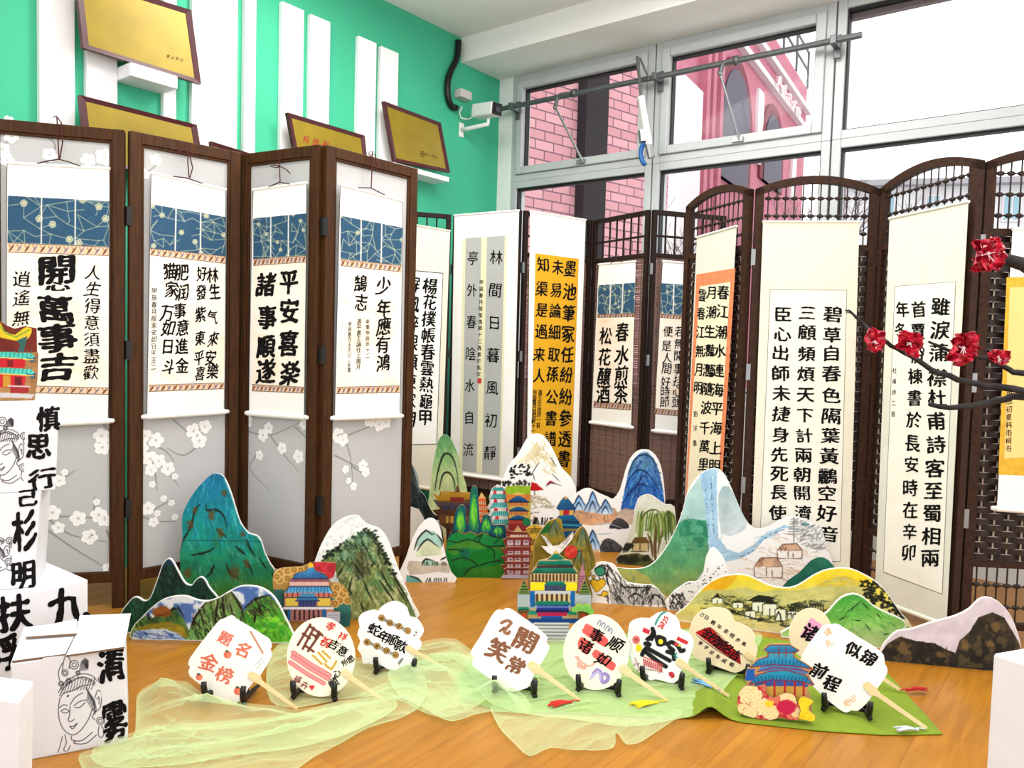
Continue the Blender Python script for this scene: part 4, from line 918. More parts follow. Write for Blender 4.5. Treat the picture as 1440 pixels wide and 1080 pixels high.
t = thing('arched_building', 'tall red building with arched windows and rooftop lettering, seen through the middle windows', 'building', FP.at(0, 0))
vt = fv(1127, 112); vc = fv(1127, 180); ul = fu(938)
m = MB(); m.pbox(FP, ul, 0, -0.5, vt, -6, 0); m.build('wall', M['redbrick'], t)
for v in (vc, vc+1.0): m = MB(); m.pbox(FP, ul, 0.05, v-0.12, v+0.12, 0, 0.25); m.build('cornice', M['palestone'], t)
m = MB(); m.pbox(FP, ul, fu(965), -0.5, vc-3.2, 0, 0.4); m.build('pale_bay', M['palestone'], t)
m = MB()
for x in (975, 984, 995): m.pbox(FP, fu(x), fu(x)+0.35, -0.5, vc, 0, 0.3)
m.build('pilaster', M['redbrick'], t)
for (xa, xb, ypk, yb, nm) in ((1007, 1046, 92, 260, 0), (1068, 1093, 158, 262, 1)):
    ua, ub = fu(xa, yb), fu(xb, yb); vk = fv((xa+xb)/2, ypk); r_ = (ub-ua)/2; v0 = fv((xa+xb)/2, yb)
    rv = min(r_, (vk-v0)*0.6)
    def archpts(k): return [((ua+ub)/2-(r_+k), v0)]+[((ua+ub)/2-(r_+k)*math.cos(a), vk-rv+(rv+k)*math.sin(a)) for a in np.linspace(0, math.pi, 13)]+[((ua+ub)/2+(r_+k), v0)]
    m = MB(); o_ = archpts(0.45); m.prism([FP.at(*q, 0.12) for q in o_], [FP.at(*q, 0) for q in o_]); w_ = m.build('window', M['archtrim'], t)
    m = MB(); o_ = archpts(0.0); m.prism([FP.at(*q, 0.16) for q in o_], [FP.at(*q, 0) for q in o_]); m.build('pane', M['archglass'], w_)
m = MB()
for x in (1056, 1108): m.pbox(FP, fu(x), fu(x)+0.9, fv(x, 200 if x > 1100 else 130)-2.5, fv(x, 200 if x > 1100 else 130)+0.4, 0, 0.12)
m.build('pale_panel', M['palestone'], t)
L = Lettering(FP, 0.35, 3, 0.01)
for c, x, y in zip('清智讯学寿', (1096, 1103, 1110, 1117, 1123), (114, 126, 138, 148, 157)): L.ch(c, x, y, 9, 15, 0, 0, 1)
L.build(t, M['palestone'], 'rooftop_lettering')
m = MB(); 
for k in range(7): m.tube([FP.at(ul*k/7, vt, 0), FP.at(ul*k/7, vt+1.8, 0)], 0.06, 6)
for z in (0.9, 1.8): m.tube([FP.at(ul, vt+z, 0), FP.at(0, vt+z, 0)], 0.06, 6)
m.build('roof_railing', M['greymetal'], t)
M['palewall'] = mat('pale_render_wall', (226, 226, 230), 0.85); M['bluepane'] = mat('pale_blue_pane', (150, 190, 205), 0.2)
p = EYE+ray(1310, 300)*(24.0/ray(1310, 300)[1]); RP = Plane((p[0], p[1], 0), (1.0, -0.25, 0)); ru = lambda x: float(RP.uv(x, 300)[0])
t = thing('pale_building', 'low pale building with small windows beyond the right windows', 'building', RP.at(0, 0))
m = MB(); m.pbox(RP, ru(1188), ru(1600), -0.5, float(RP.uv(1320, 262)[1]), -5, 0); m.build('wall', M['palewall'], t)
m = MB(); m.pbox(RP, ru(1186), ru(1602), float(RP.uv(1320, 262)[1]), float(RP.uv(1320, 254)[1]), -5.1, 0.4); m.build('roof', mat('grey_roof_edge', (170, 168, 174), 0.7), t)
for xa, xb in ((1408, 1436), (1300, 1322), (1240, 1258)):
    m = MB(); m.pbox(RP, ru(xa), ru(xb), float(RP.uv(xa, 312)[1]), float(RP.uv(xa, 274)[1]), 0, 0.06); w_ = m.build('window', M['palestone'], t)
    m = MB(); a_, b_ = ru(xa), ru(xb); m.pbox(RP, a_+0.05, (a_+b_)/2-0.03, float(RP.uv(xa, 309)[1]), float(RP.uv(xa, 277)[1]), 0.06, 0.08); m.pbox(RP, (a_+b_)/2+0.03, b_-0.05, float(RP.uv(xa, 309)[1]), float(RP.uv(xa, 277)[1]), 0.06, 0.08); m.build('pane', M['bluepane'], w_)
M['bark'] = mat('grey_bare_branches', (120, 112, 112), 0.9)
def bare_tree(px, ytop, depth, seed, label):
    g = EYE+ray(px, 300)*(depth/ray(px, 300)[1]); top = EYE+ray(px, ytop)*(depth/ray(px, ytop)[1]); h = top[2]+0.5; rng = random.Random(seed); m = MB()
    def grow(p, d, L, r, lv):
        q = p+d*L; m.tube([p, (p+q)/2+np.array([rng.uniform(-1, 1)*L*.04, rng.uniform(-1, 1)*L*.04, 0]), q], [r, r*.85, r*.7], 5 if lv < 3 else 3, cap=False)
        if lv >= 5: return
        for k in range(3 if lv < 4 else 2):
            e = d+np.array([rng.gauss(0, .45), rng.gauss(0, .45), rng.gauss(.12, .25)]); e /= np.linalg.norm(e); grow(p+d*L*rng.uniform(.55, 1), e, L*rng.uniform(.6, .75), r*.6, lv+1)
    grow(np.array([g[0], g[1], -0.5]), np.array([0, 0, 1.0]), h*0.36, h*0.013, 0)
    tag(m.build('bare_tree', M['bark'], origin=(g[0], g[1], -0.5)), label, 'tree', 'bare trees outside')
bare_tree(1235, 226, 17, 4, 'bare tree in front of the pale building'); bare_tree(950, 248, 12, 9, 'bare tree beside the pink brick building'); bare_tree(1112, 205, 21, 2, 'bare tree at the foot of the red arched building')
m = MB(); m.add([(-40, 5.6, -0.5), (60, 4.0, -0.5), (60, 120, -0.5), (-40, 120, -0.5)], [(0, 1, 2, 3)]); 
g_ = MB(); g_.box((-30, 7.2, -0.6), (90, 0, 0), (0, 110, 0), (0, 0, 0.1)); struct('ground', g_, mat('pale_paving', (200, 198, 196), 0.9, noise=0.05, nscale=1))
# ------------------------------------------------------------------ painted cardboard scenery
def cr(x0, y0, s): return lambda *p: [(x0+a/s, y0+b/s) for a, b in p]
R3, R4, R5, R6, R7 = cr(160, 640, 3.857), cr(380, 660, 4.5), cr(560, 600, 3.6), cr(800, 600, 3.6), cr(940, 700, 4.0)
R8, S7, S8, F5 = cr(1180, 640, 2.454), cr(580, 640, 5.4), cr(700, 680, 4.906), cr(980, 830, 4.0)
WH = (246, 247, 246); BLK = (22, 24, 24)
def standee(label, base, outline, painter, col=WH, name='mountain_cutout', cat='cardboard cutout', sm=3, seed=1, edge=None, thick=0.010, prop=True, border=0, group='painted landscape cutouts', lean=0.02):
    P = ground_plane(*base, lean=lean); o = np.array(outline, float); out = smooth_poly(o, sm) if sm else o
    u, v = P.uv(out[:, 0], out[:, 1]); v0 = v.min()
    if v0 < 0: P = Plane(P.at(0, 0)-np.array([0, 0, 0]), P.U, P.V); 
    def pf(pt):
        painter(pt)
        if border: pt.line(list(out)+[out[0]], border, (250, 250, 249))
    z = P.at(u, v)[:, 2]
    lift = float(z.min())
    c = P.at(u.mean(), 0)
    t = thing(name, label, cat, (c[0], c[1], max(lift, 0) if lift > 0.001 else 0), group)
    # keep the cut board on the floor: shift its lower points to ground level
    if abs(lift) > 1e-4:
        low = z < lift+0.02
    b = board('painted_board', P, out, pf, col, t, thick, 0.0, edge=edge, seed=seed)
    zz = np.empty(len(b.data.vertices)*3); b.data.vertices.foreach_get('co', zz); zz = zz.reshape(-1, 3); w = zz[:, 2]+t.location[2]
    sel = w < 0.0; zz[sel, 2] = -t.location[2]
    if lift > 0.0: zz[:, 2] += 0.0
    b.data.vertices.foreach_set('co', zz.ravel()); b.data.update()
    if prop:
        m = MB(); um = float(u.mean()); h = min(float(v.max())*0.45, 0.16)
        f = [P.at(um-0.03, 0, -thick), P.at(um-0.03, h, -thick), P.at(um-0.03, 0, -thick-0.028)]
        for q in f: q[2] = max(q[2], 0.0)
        m.prism(f, [q+P.U*0.004 for q in f]); m.build('support_flap', M['card'], t)
    t['_p'] = 0; del t['_p']
    return t, P
def piece(name, P, outline, painter, col, parent, n, sm=2, thick=0.006, seed=1, edge=None, label=None):
    out = smooth_poly(outline, sm) if sm else np.array(outline, float)
    b = board(name, P, out, painter, col, parent, thick, n, edge=edge or M['card'], seed=seed)
    if label: b['label'] = label
    zz = np.empty(len(b.data.vertices)*3); b.data.vertices.foreach_get('co', zz); zz = zz.reshape(-1, 3); k = root_of(b).location[2]
    zz[zz[:, 2]+k < 0, 2] = -k; b.data.vertices.foreach_set('co', zz.ravel()); b.data.update()
    return b
def ink(pt, w, col, *lines, taper=True, dry=0.0, smooth=2, alpha=0.95):
    for l in lines: pt.line(l, w, col, alpha, dry, taper, smooth)
# a: teal peak
def pa(pt):
    o = R3((300, 60), (920, 60), (920, 840), (300, 840)); pt.fill(o, (28, 128, 170), (22, 152, 142), noise=0.15, c3=(66, 128, 52))
    pt.fill(R3((340, 560), (600, 620), (920, 560), (920, 840), (340, 840)), (26, 132, 110), (92, 132, 44), noise=0.15, alpha=0.8)
    pt.strokes(R3((400, 130), (640, 130), (780, 480), (380, 480)), 150, 88, 28, 1.6, [(60, 176, 196), (110, 200, 210), (24, 110, 160), (40, 150, 170)], 0.6)
    pt.strokes(R3((370, 460), (800, 470), (880, 800), (370, 800)), 220, 70, 20, 2.0, [(40, 160, 130), (24, 120, 96), (80, 150, 60), (120, 190, 170), (60, 110, 40)], 0.6)
    pt.strokes(R3((380, 690), (880, 690), (900, 800), (370, 800)), 90, 85, 16, 2.0, [(110, 140, 40), (60, 120, 40), (140, 150, 60)], 0.7)
    ink(pt, 3.2, (34, 40, 34), R3((466, 268), (440, 300), (424, 370), (395, 430), (372, 470), (362, 525)), R3((500, 270), (505, 300), (545, 295), (580, 310), (605, 350), (612, 400)), R3((410, 545), (470, 535), (520, 520), (550, 498)), R3((660, 495), (700, 530), (715, 540)), R3((720, 455), (740, 510), (768, 552)), R3((548, 582), (525, 640), (480, 680)), R3((610, 590), (630, 640), (685, 672)), R3((700, 570), (735, 600), (758, 660)), R3((790, 560), (835, 625)), R3((860, 640), (885, 700)), R3((555, 400), (590, 430), (610, 445)), dry=0.08)
    for x, y, r in ((415, 375, 18), (578, 425, 22), (600, 205, 16), (530, 325, 18), (400, 640, 20), (655, 640, 30), (440, 300, 12), (720, 590, 16), (700, 430, 12)): q = R3((x, y))[0]; pt.blob(q[0], q[1], r/4, r/3, (112, 84, 40), 0.75, 0.6, 0.6)
    pt.line(R3((355, 462), (820, 468)), 1.0, (16, 84, 96), 0.8); pt.line(R3((605, 130), (640, 215), (665, 300), (692, 372), (732, 422), (778, 437), (802, 468), (822, 532), (852, 592), (874, 622)), 2.0, (240, 244, 244), 0.9)
standee('tall teal and blue mountain cutout with black ridge lines, in front of the walnut screen', ((254, 852), (392, 852)), R3((535, 103), (580, 105), (610, 140), (640, 215), (665, 300), (690, 370), (730, 420), (775, 435), (800, 465), (820, 530), (850, 590), (870, 620), (890, 700), (900, 760), (895, 818), (362, 818), (362, 620), (358, 530), (372, 460), (370, 350), (385, 290), (430, 210), (480, 150)), pa, (28, 140, 150), seed=1)
# b: dark triple peaks
def pb(pt):
    o = R3((20, 540), (620, 540), (620, 960), (20, 960)); pt.fill(o, (34, 62, 56), (30, 84, 52), noise=0.25)
    pt.strokes(R3((60, 790), (200, 780), (295, 570), (420, 720), (560, 780), (600, 900), (60, 900)), 260, 75, 22, 1.4, [(22, 40, 34), (36, 110, 72), (60, 150, 90), (16, 28, 26), (90, 130, 100)], 0.8, 0.3)
    pt.strokes(R3((200, 690), (295, 570), (390, 700)), 60, 65, 30, 1.2, [(14, 22, 24), (40, 60, 60)], 0.9)
    pt.fill(R3((270, 590), (300, 560), (330, 600)), (50, 70, 130), alpha=0.6)
    for x in np.arange(196, 330, 2.1): pt.line([(x, 780), (x, 880)], 0.6, (14, 26, 24), 0.35)
standee('dark green cutout of three small sharp peaks beside the stacked white boxes', ((170, 890), (318, 890)), R3((40, 860), (70, 810), (100, 775), (130, 770), (165, 790), (195, 775), (215, 730), (240, 660), (265, 590), (295, 560), (320, 575), (350, 630), (385, 690), (420, 705), (440, 680), (470, 660), (495, 675), (520, 720), (565, 775), (600, 850), (600, 962), (60, 962)), pb, (30, 70, 56), seed=2, border=1.8)
# c: bright landscape with river
def pc(pt):
    pt.wash(R3((100, 700), (1000, 700), (1000, 1020), (100, 1020)), (70, 110, 180), 14, 0.45, 0.62, 0.85)
    pt.fill(R3((90, 940), (170, 870), (205, 885), (330, 825), (380, 890), (412, 960), (412, 1010), (90, 1010)), (70, 120, 70), (130, 150, 60), noise=0.25)
    pt.fill(R3((395, 1010), (430, 890), (500, 800), (570, 772), (640, 738), (690, 800), (712, 870), (725, 1010)), (110, 120, 80), (140, 200, 110), noise=0.25)
    pt.fill(R3((712, 1010), (700, 850), (760, 790), (840, 755), (900, 820), (945, 900), (985, 1020)), (90, 130, 70), (110, 200, 60), noise=0.25)
    pt.strokes(R3((400, 1000), (440, 880), (620, 760), (700, 860), (720, 1000)), 130, 78, 20, 1.8, [(40, 48, 34), (70, 90, 50), (150, 200, 130), (100, 180, 80), (60, 140, 60), (225, 230, 190)], 0.85)
    pt.strokes(R3((720, 1000), (710, 850), (840, 770), (930, 900), (975, 1010)), 140, 60, 16, 2.0, [(40, 160, 70), (150, 220, 90), (90, 190, 60), (60, 90, 40), (180, 210, 120)], 0.85)
    for k in range(26): pt.blob(*R3((pt.rng.uniform(780, 920), pt.rng.uniform(880, 960)))[0], 4, 2.4, pt.rng.choice([(130, 225, 60), (170, 235, 90), (80, 190, 60)]), 0.8, 0.5, 0.6)
    pt.strokes(R3((400, 1000), (440, 880), (620, 760), (700, 860), (720, 1000)), 40, 74, 26, 2.4, [(30, 30, 24), (52, 44, 34)], 0.85, 0.15)
    pt.strokes(R3((720, 880), (780, 780), (900, 820), (850, 860), (770, 860)), 24, 40, 14, 2.6, [(40, 44, 28), (70, 60, 36)], 0.8, 0.15)
    pt.strokes(R3((110, 930), (180, 870), (330, 830), (400, 900)), 30, 60, 16, 1.8, [(36, 60, 40), (30, 40, 30)], 0.7)
    ink(pt, 3.4, (44, 36, 30), R3((570, 780), (555, 850), (552, 910)), R3((500, 800), (440, 880), (410, 960)), R3((590, 770), (600, 880)), R3((640, 745), (690, 830), (705, 900)), R3((700, 840), (770, 780), (850, 760)), R3((770, 850), (760, 920)), R3((300, 850), (345, 825), (385, 890)), R3((180, 860), (200, 905)), R3((900, 820), (950, 910)), dry=0.06)
    pt.blob(*R3((262, 848))[0], 13, 8, (160, 96, 36), 0.95, 0.3, 0.4); ink(pt, 2, (120, 66, 26), R3((215, 862), (260, 870), (300, 850)))
    pt.fill(R3((105, 945), (200, 915), (300, 905), (380, 930), (400, 990), (260, 950)), (176, 150, 44), alpha=0.85, noise=0.2)
    pt.strokes(R3((105, 945), (250, 915), (390, 940), (380, 980)), 40, 10, 14, 1.6, [(196, 170, 60), (120, 130, 50)], 0.7)
    pt.fill(R3((95, 1010), (110, 955), (200, 945), (280, 945), (345, 965), (400, 1010)), (200, 214, 232)); pt.strokes(R3((98, 1005), (110, 960), (280, 948), (390, 1002)), 46, 8, 24, 1.8, [(50, 92, 170), (36, 70, 140), (150, 180, 220), (240, 244, 248)], 0.85)
standee('bright green landscape cutout with blue river and brown hut, behind the orange-lettered fan', ((186, 899), (412, 906)), R3((100, 1000), (105, 930), (150, 880), (200, 830), (260, 785), (330, 765), (395, 765), (450, 785), (510, 790), (570, 770), (620, 740), (680, 712), (740, 708), (800, 720), (850, 750), (890, 800), (930, 880), (960, 940), (982, 1012), (880, 1020), (700, 1012), (480, 1008), (300, 1003)), pc, (226, 232, 238), seed=3, border=2.0)
# e: white and green mountain
def pe(pt):
    pt.wash(R4((280, 290), (800, 290), (930, 950), (280, 950)), (196, 204, 206), 5, 0.5, 0.7, 0.5)
    body = R4((325, 585), (360, 520), (440, 480), (470, 460), (530, 440), (560, 400), (610, 375), (650, 400), (700, 480), (745, 560), (800, 680), (860, 790), (930, 955), (505, 955), (500, 850), (430, 700), (410, 640), (330, 640))
    pt.fill(body, (104, 122, 84), (150, 156, 96), noise=0.3); pt.wash(body, (206, 206, 160), 9, 0.5, 0.66, 0.8); pt.wash(body, (96, 150, 110), 14, 0.55, 0.7, 0.7, 4)
    pt.strokes(body, 260, lambda x, y: 62 if x > 520 else 105, 20, 1.7, [(70, 84, 46), (122, 136, 70), (196, 204, 150), (90, 110, 60), (164, 176, 110)], 0.75)
    pt.strokes(R4((520, 700), (800, 700), (920, 940), (520, 940)), 80, 64, 26, 1.6, [(120, 160, 90), (80, 120, 60), (200, 210, 150)], 0.75)
    for k in range(150):
        t = pt.rng.random(); l = R4((335, 575), (365, 525), (440, 485), (500, 455), (560, 410), (610, 385), (650, 405), (690, 470), (735, 560), (790, 660)); f = t*(len(l)-1); i = int(f); q = lerp(l[i], l[i+1], f-i)
        pt.blob(q[0]+pt.rng.gauss(0, 2.2), q[1]+pt.rng.gauss(3, 3), 2.1, 1.7, pt.rng.choice([(34, 46, 36), (50, 70, 52), (26, 30, 28)]), 0.85, 0.4, 0.5)
    pt.blob(*R4((570, 620))[0], 12, 16, (84, 74, 52), 0.6, 0.8, 0.5); pt.blob(*R4((590, 450))[0], 12, 12, (120, 170, 140), 0.6, 0.8, 0.5); pt.blob(*R4((500, 520))[0], 10, 14, (110, 160, 134), 0.55, 0.8, 0.5)
    pt.strokes(R4((380, 560), (520, 460), (620, 400), (700, 480), (760, 640), (560, 700), (430, 640)), 60, 70, 14, 3.0, [(44, 54, 36), (60, 66, 40), (30, 40, 30)], 0.6, 0.3)
    ink(pt, 2.2, (26, 30, 22), R4((525, 590), (560, 640), (590, 690)), R4((590, 470), (625, 540)), R4((460, 620), (420, 690)), R4((520, 680), (500, 760), (530, 800)), R4((590, 700), (620, 780), (660, 850)), R4((700, 640), (740, 720), (790, 780)), R4((640, 620), (660, 580)), R4((760, 640), (830, 760), (900, 880)), R4((690, 700), (760, 800), (800, 860)), R4((570, 840), (600, 920)), R4((800, 740), (870, 860)))
standee('white cutout with a tall craggy green mountain, at the foot of the walnut screen', ((470, 872), (588, 870)), R4((270, 640), (300, 530), (340, 440), (390, 360), (440, 320), (500, 295), (555, 293), (580, 320), (620, 350), (680, 370), (720, 405), (755, 470), (790, 570), (830, 680), (870, 770), (905, 850), (926, 948), (590, 952), (300, 952), (285, 800)), pe, seed=4)
# d: blue roofed hall on gold clouds
M['tealcard'] = mat('teal_card_edge', (60, 110, 104), 0.8)
def pd0(pt):
    pt.fill(R4((380, 800), (510, 860), (510, 1030), (380, 1030)), (70, 130, 120), (40, 104, 100), noise=0.2); pt.fill(R4((0, 760), (90, 760), (130, 1030), (0, 1030)), (60, 110, 104), noise=0.2)
    for x, y in ((60, 660), (110, 645), (160, 660), (60, 700), (110, 690), (40, 680), (190, 640), (420, 750), (460, 790), (440, 830), (490, 830), (405, 790), (410, 850), (480, 760), (150, 635)):
        q = R4((x, y))[0]; pt.blob(q[0], q[1], 6.5, 5.5, (196, 156, 84)); pt.ring(q[0], q[1], 5.5, 0.8, (232, 204, 140)); pt.ring(q[0], q[1], 3, 0.8, (140, 104, 50))
td, Pd = standee('hall cutout with tiered blue roofs, gold clouds and a red flag', ((396, 890), (492, 881)), R4((22, 660), (80, 625), (200, 618), (250, 600), (330, 640), (385, 715), (440, 720), (490, 770), (508, 850), (503, 990), (440, 1010), (80, 1030), (40, 900), (20, 760)), pd0, (182, 146, 84), 'temple_cutout', seed=5, edge=M['card'], sm=2)
def pflag(pt): pt.wash(R4((260, 580), (420, 580), (420, 700), (260, 700)), (168, 44, 58), 8)
piece('flag', Pd, R4((272, 588), (400, 592), (414, 600), (408, 660), (378, 694), (300, 650)), pflag, (204, 62, 74), td, 0.006, label='red flag')
def pd1(pt):
    B = lambda x0, y0, x1, y1, c, **k: pt.rect(*R4((x0, y0))[0], *R4((x1, y1))[0], c, **k)
    pt.fill(R4((140, 690), (160, 660), (235, 640), (250, 600), (265, 600), (285, 640), (350, 668), (370, 692)), (86, 160, 204), (60, 120, 176), noise=0.15)
    B(125, 690, 372, 712, (150, 96, 110)); B(120, 712, 372, 742, (226, 186, 178)); pt.fill(R4((85, 785), (125, 740), (372, 740), (398, 782)), (80, 156, 206), (120, 190, 226), noise=0.12)
    for k in range(14): x = 105+k*20; pt.line(R4((x+8 if k < 7 else x-6, 742), (x, 782)), 0.7, (40, 90, 140))
    for k in range(10): x = 160+k*18; pt.line(R4((x, 662), (x-3 if k < 5 else x+3, 690)), 0.7, (36, 84, 136))
    B(95, 782, 385, 812, (206, 128, 112)); 
    for k in range(9): x = 108+k*33; pt.line(R4((x, 784), (x, 812)), 1.3, (90, 50, 52))
    B(90, 812, 380, 868, (196, 140, 100)); B(96, 814, 172, 866, (222, 196, 90)); B(300, 814, 378, 866, (222, 196, 90)); B(178, 826, 292, 868, (48, 48, 104))
    for k in range(7): x = 186+k*16; pt.line(R4((x, 830), (x, 866)), 0.7, (120, 130, 180))
    pt.fill(R4((160, 832), (195, 786), (278, 786), (312, 832)), (84, 158, 200), (60, 120, 170)); pt.line(R4((160, 832), (312, 832)), 1.2, (40, 60, 110))
    B(75, 868, 400, 886, (226, 226, 236)); B(110, 886, 360, 960, (170, 118, 116)); 
    for k in range(7): x = 150+k*30; B(x, 890, x+12, 955, (58, 40, 50))
    B(108, 886, 128, 955, (40, 110, 160)); B(326, 886, 356, 950, (40, 110, 160)); B(360, 905, 442, 966, (206, 210, 222)); 
    for k in range(5): pt.line(R4((362, 914+k*11), (440, 914+k*11)), 0.7, (140, 140, 160))
    for l in (R4((85, 785), (125, 740), (372, 740), (398, 782)), R4((140, 690), (160, 660), (235, 640)), R4((285, 640), (350, 668), (370, 692), (125, 692)), R4((95, 812), (385, 812)), R4((75, 868), (400, 868))): pt.line(l, 0.9, (36, 40, 70))
    pt.blob(*R4((256, 603))[0], 4.5, 4.5, (236, 190, 50))
piece('hall', Pd, R4((255, 588), (272, 600), (285, 640), (345, 662), (370, 690), (374, 738), (398, 782), (384, 806), (384, 866), (402, 876), (402, 902), (442, 905), (442, 968), (350, 966), (112, 958), (110, 890), (75, 884), (90, 866), (90, 800), (84, 782), (122, 740), (124, 700), (142, 688), (160, 658), (232, 640), (240, 600)), pd1, (190, 140, 110), td, 0.012, sm=0)
# f: dark mountain beside the post
def pf_(pt):
    pt.fill(R5((20, 150), (220, 150), (220, 478), (20, 478)), (62, 82, 84), (34, 44, 46), noise=0.35); pt.strokes(R5((40, 200), (110, 300), (180, 450), (40, 470)), 60, 70, 26, 1.8, [(20, 26, 28), (84, 104, 104), (120, 136, 134), (40, 56, 56)], 0.8)
    pt.fill(R5((20, 476), (220, 470), (220, 640), (20, 640)), (214, 218, 222), (170, 176, 182), noise=0.08); ink(pt, 1.4, (120, 124, 130), R5((60, 500), (130, 520), (200, 500)), R5((60, 560), (140, 580)))
    pt.fill(R5((70, 190), (95, 200), (115, 330), (100, 300)), (196, 208, 212), alpha=0.8)
standee('dark slate grey mountain cutout half hidden behind the edge of the walnut screen', ((560, 764), (622, 764)), R5((30, 170), (70, 190), (100, 250), (110, 320), (135, 350), (155, 400), (180, 440), (214, 475), (216, 620), (20, 620), (22, 300)), pf_, (60, 74, 76), seed=6)
# g: pale green peak
def pg(pt):
    pt.fill(R5((140, 20), (380, 20), (380, 600), (140, 600)), (96, 160, 100), (206, 214, 160), c3=(216, 218, 176), noise=0.1); pt.strokes(R5((180, 120), (290, 120), (350, 420), (150, 420)), 90, 84, 26, 2.4, [(180, 205, 150), (140, 184, 120), (222, 224, 180)], 0.5)
    ink(pt, 2.4, (28, 30, 26), R5((186, 320), (198, 240), (222, 155), (245, 135), (275, 155), (298, 230), (306, 330)), R5((208, 320), (222, 252), (245, 230), (270, 245), (286, 290), (288, 340)))
standee('pale green rounded peak cutout with two black contour lines, tallest behind the green hills', ((602, 756), (660, 756)), R5((238, 40), (212, 55), (195, 100), (178, 180), (168, 250), (155, 360), (150, 562), (362, 562), (350, 330), (330, 250), (310, 170), (290, 110), (265, 60)), pg, (180, 200, 140), seed=7)
# h: brown pavilion
def ph(pt):
    B = lambda x0, y0, x1, y1, c, **k: pt.rect(*S7((x0, y0))[0], *S7((x1, y1))[0], c, **k)
    pt.fill(S7((155, 290), (215, 312), (215, 278), (450, 286), (450, 335), (190, 350)), (196, 156, 50), (168, 126, 36), noise=0.1); B(195, 345, 450, 364, (120, 84, 40)); B(288, 318, 388, 358, (134, 50, 42)); pt.fill(S7((190, 386), (160, 340), (215, 362), (450, 362), (450, 386)), (86, 74, 84), noise=0.1); B(210, 386, 450, 418, (74, 56, 50)); 
    for k in range(4): B(235+k*52, 390, 262+k*52, 416, (64, 70, 110))
    pt.fill(S7((200, 470), (150, 418), (240, 414), (450, 420), (450, 456)), (96, 62, 34), noise=0.15); B(205, 456, 450, 520, (110, 76, 40))
    for k in range(6): B(255+k*34, 464, 276+k*34, 516, (190, 156, 80))
    B(200, 520, 450, 720, (84, 54, 30), noise=0.15); 
    for k in range(5): pt.line(S7((230+k*40, 530), (230+k*40, 720)), 1.2, (50, 30, 20))
standee('brown pavilion cutout with an upturned gold roof, behind the green hills', ((612, 776), (662, 776)), S7((152, 290), (205, 312), (212, 276), (328, 280), (334, 232), (350, 232), (362, 282), (445, 286), (445, 736), (260, 736), (255, 560), (205, 520), (200, 474), (150, 418), (215, 410), (190, 388), (158, 336), (190, 344)), ph, (110, 76, 40), 'pavilion_cutout', seed=8, edge=M['card'], sm=0)
# i: green hills with finger peaks
def pi_(pt):
    pt.fill(S7((260, 220), (720, 220), (720, 640), (260, 640)), (16, 120, 110), (10, 70, 104), noise=0.15)
    for cx, y0, y1, w in ((365, 380, 590, 40), (466, 240, 585, 34), (560, 450, 585, 36), (650, 535, 600, 40)):
        pt.fill(S7((cx-w, y1), (cx-w*0.7, (y0+y1)/2), (cx, y0), (cx+w*0.7, (y0+y1)/2), (cx+w, y1)), (26, 110, 110), (60, 180, 70), c3=(14, 90, 110), noise=0.12, smooth=3); q = S7((cx, y0*0.4+y1*0.6))[0]; pt.blob(q[0], q[1], w/5.4*0.6, (y1-y0)/5.4*0.28, (150, 225, 60), 0.85, 0.9)
        pt.strokes(S7((cx-w*.6, y1), (cx, y0+20), (cx+w*.6, y1)), 16, 88, 14, 1.3, [(20, 140, 100), (170, 230, 80), (16, 100, 120)], 0.6)
    hill = S7((262, 945), (265, 645), (300, 600), (345, 575), (395, 600), (440, 580), (490, 605), (530, 590), (575, 602), (620, 620), (725, 632), (725, 945)); pt.fill(hill, (30, 158, 84), (20, 120, 44), noise=0.15)
    pt.fill(S7((270, 700), (340, 665), (420, 645), (520, 670), (560, 700), (700, 690), (700, 760), (600, 700), (480, 720), (420, 700), (330, 760), (270, 740)), (90, 150, 50), alpha=0.8, noise=0.15); pt.fill(S7((440, 760), (520, 720), (610, 720), (625, 780), (560, 830), (470, 820)), (16, 134, 50), noise=0.1, smooth=2); pt.fill(S7((350, 720), (400, 705), (440, 740), (430, 770), (380, 780)), (20, 120, 90), noise=0.1, smooth=2)
    pt.fill(S7((380, 945), (430, 865), (560, 850), (725, 825), (725, 945)), (74, 140, 44), (48, 120, 36), noise=0.15)
    ink(pt, 1.5, (20, 44, 26), S7((300, 597), (345, 577), (395, 602), (440, 582), (490, 607), (530, 592), (575, 604), (620, 622), (712, 634)), S7((280, 650), (345, 665), (420, 640), (500, 662), (560, 692), (690, 690)), S7((275, 720), (340, 715), (390, 735)), S7((300, 800), (380, 780), (450, 800), (490, 830)), S7((390, 915), (430, 865), (500, 840), (560, 820), (670, 800)), S7((570, 700), (615, 720), (625, 780)), S7((480, 630), (520, 610)), S7((620, 670), (660, 640)), S7((500, 660), (530, 600)), taper=False)
    pt.line(S7((345, 575), (395, 600), (440, 580), (490, 605), (530, 590), (575, 602)), 0.9, (190, 160, 90))
standee('bright green hills cutout with three finger peaks, in the middle of the floor display', ((630, 812), (707, 813)), S7((272, 932), (268, 640), (300, 585), (318, 470), (335, 410), (375, 375), (400, 400), (408, 470), (416, 540), (425, 520), (432, 400), (442, 270), (470, 232), (495, 260), (500, 350), (510, 480), (520, 525), (530, 480), (550, 450), (590, 465), (600, 520), (620, 530), (705, 530), (714, 600), (704, 700), (700, 932)), pi_, (24, 130, 70), seed=9, sm=2, edge=M['card'])
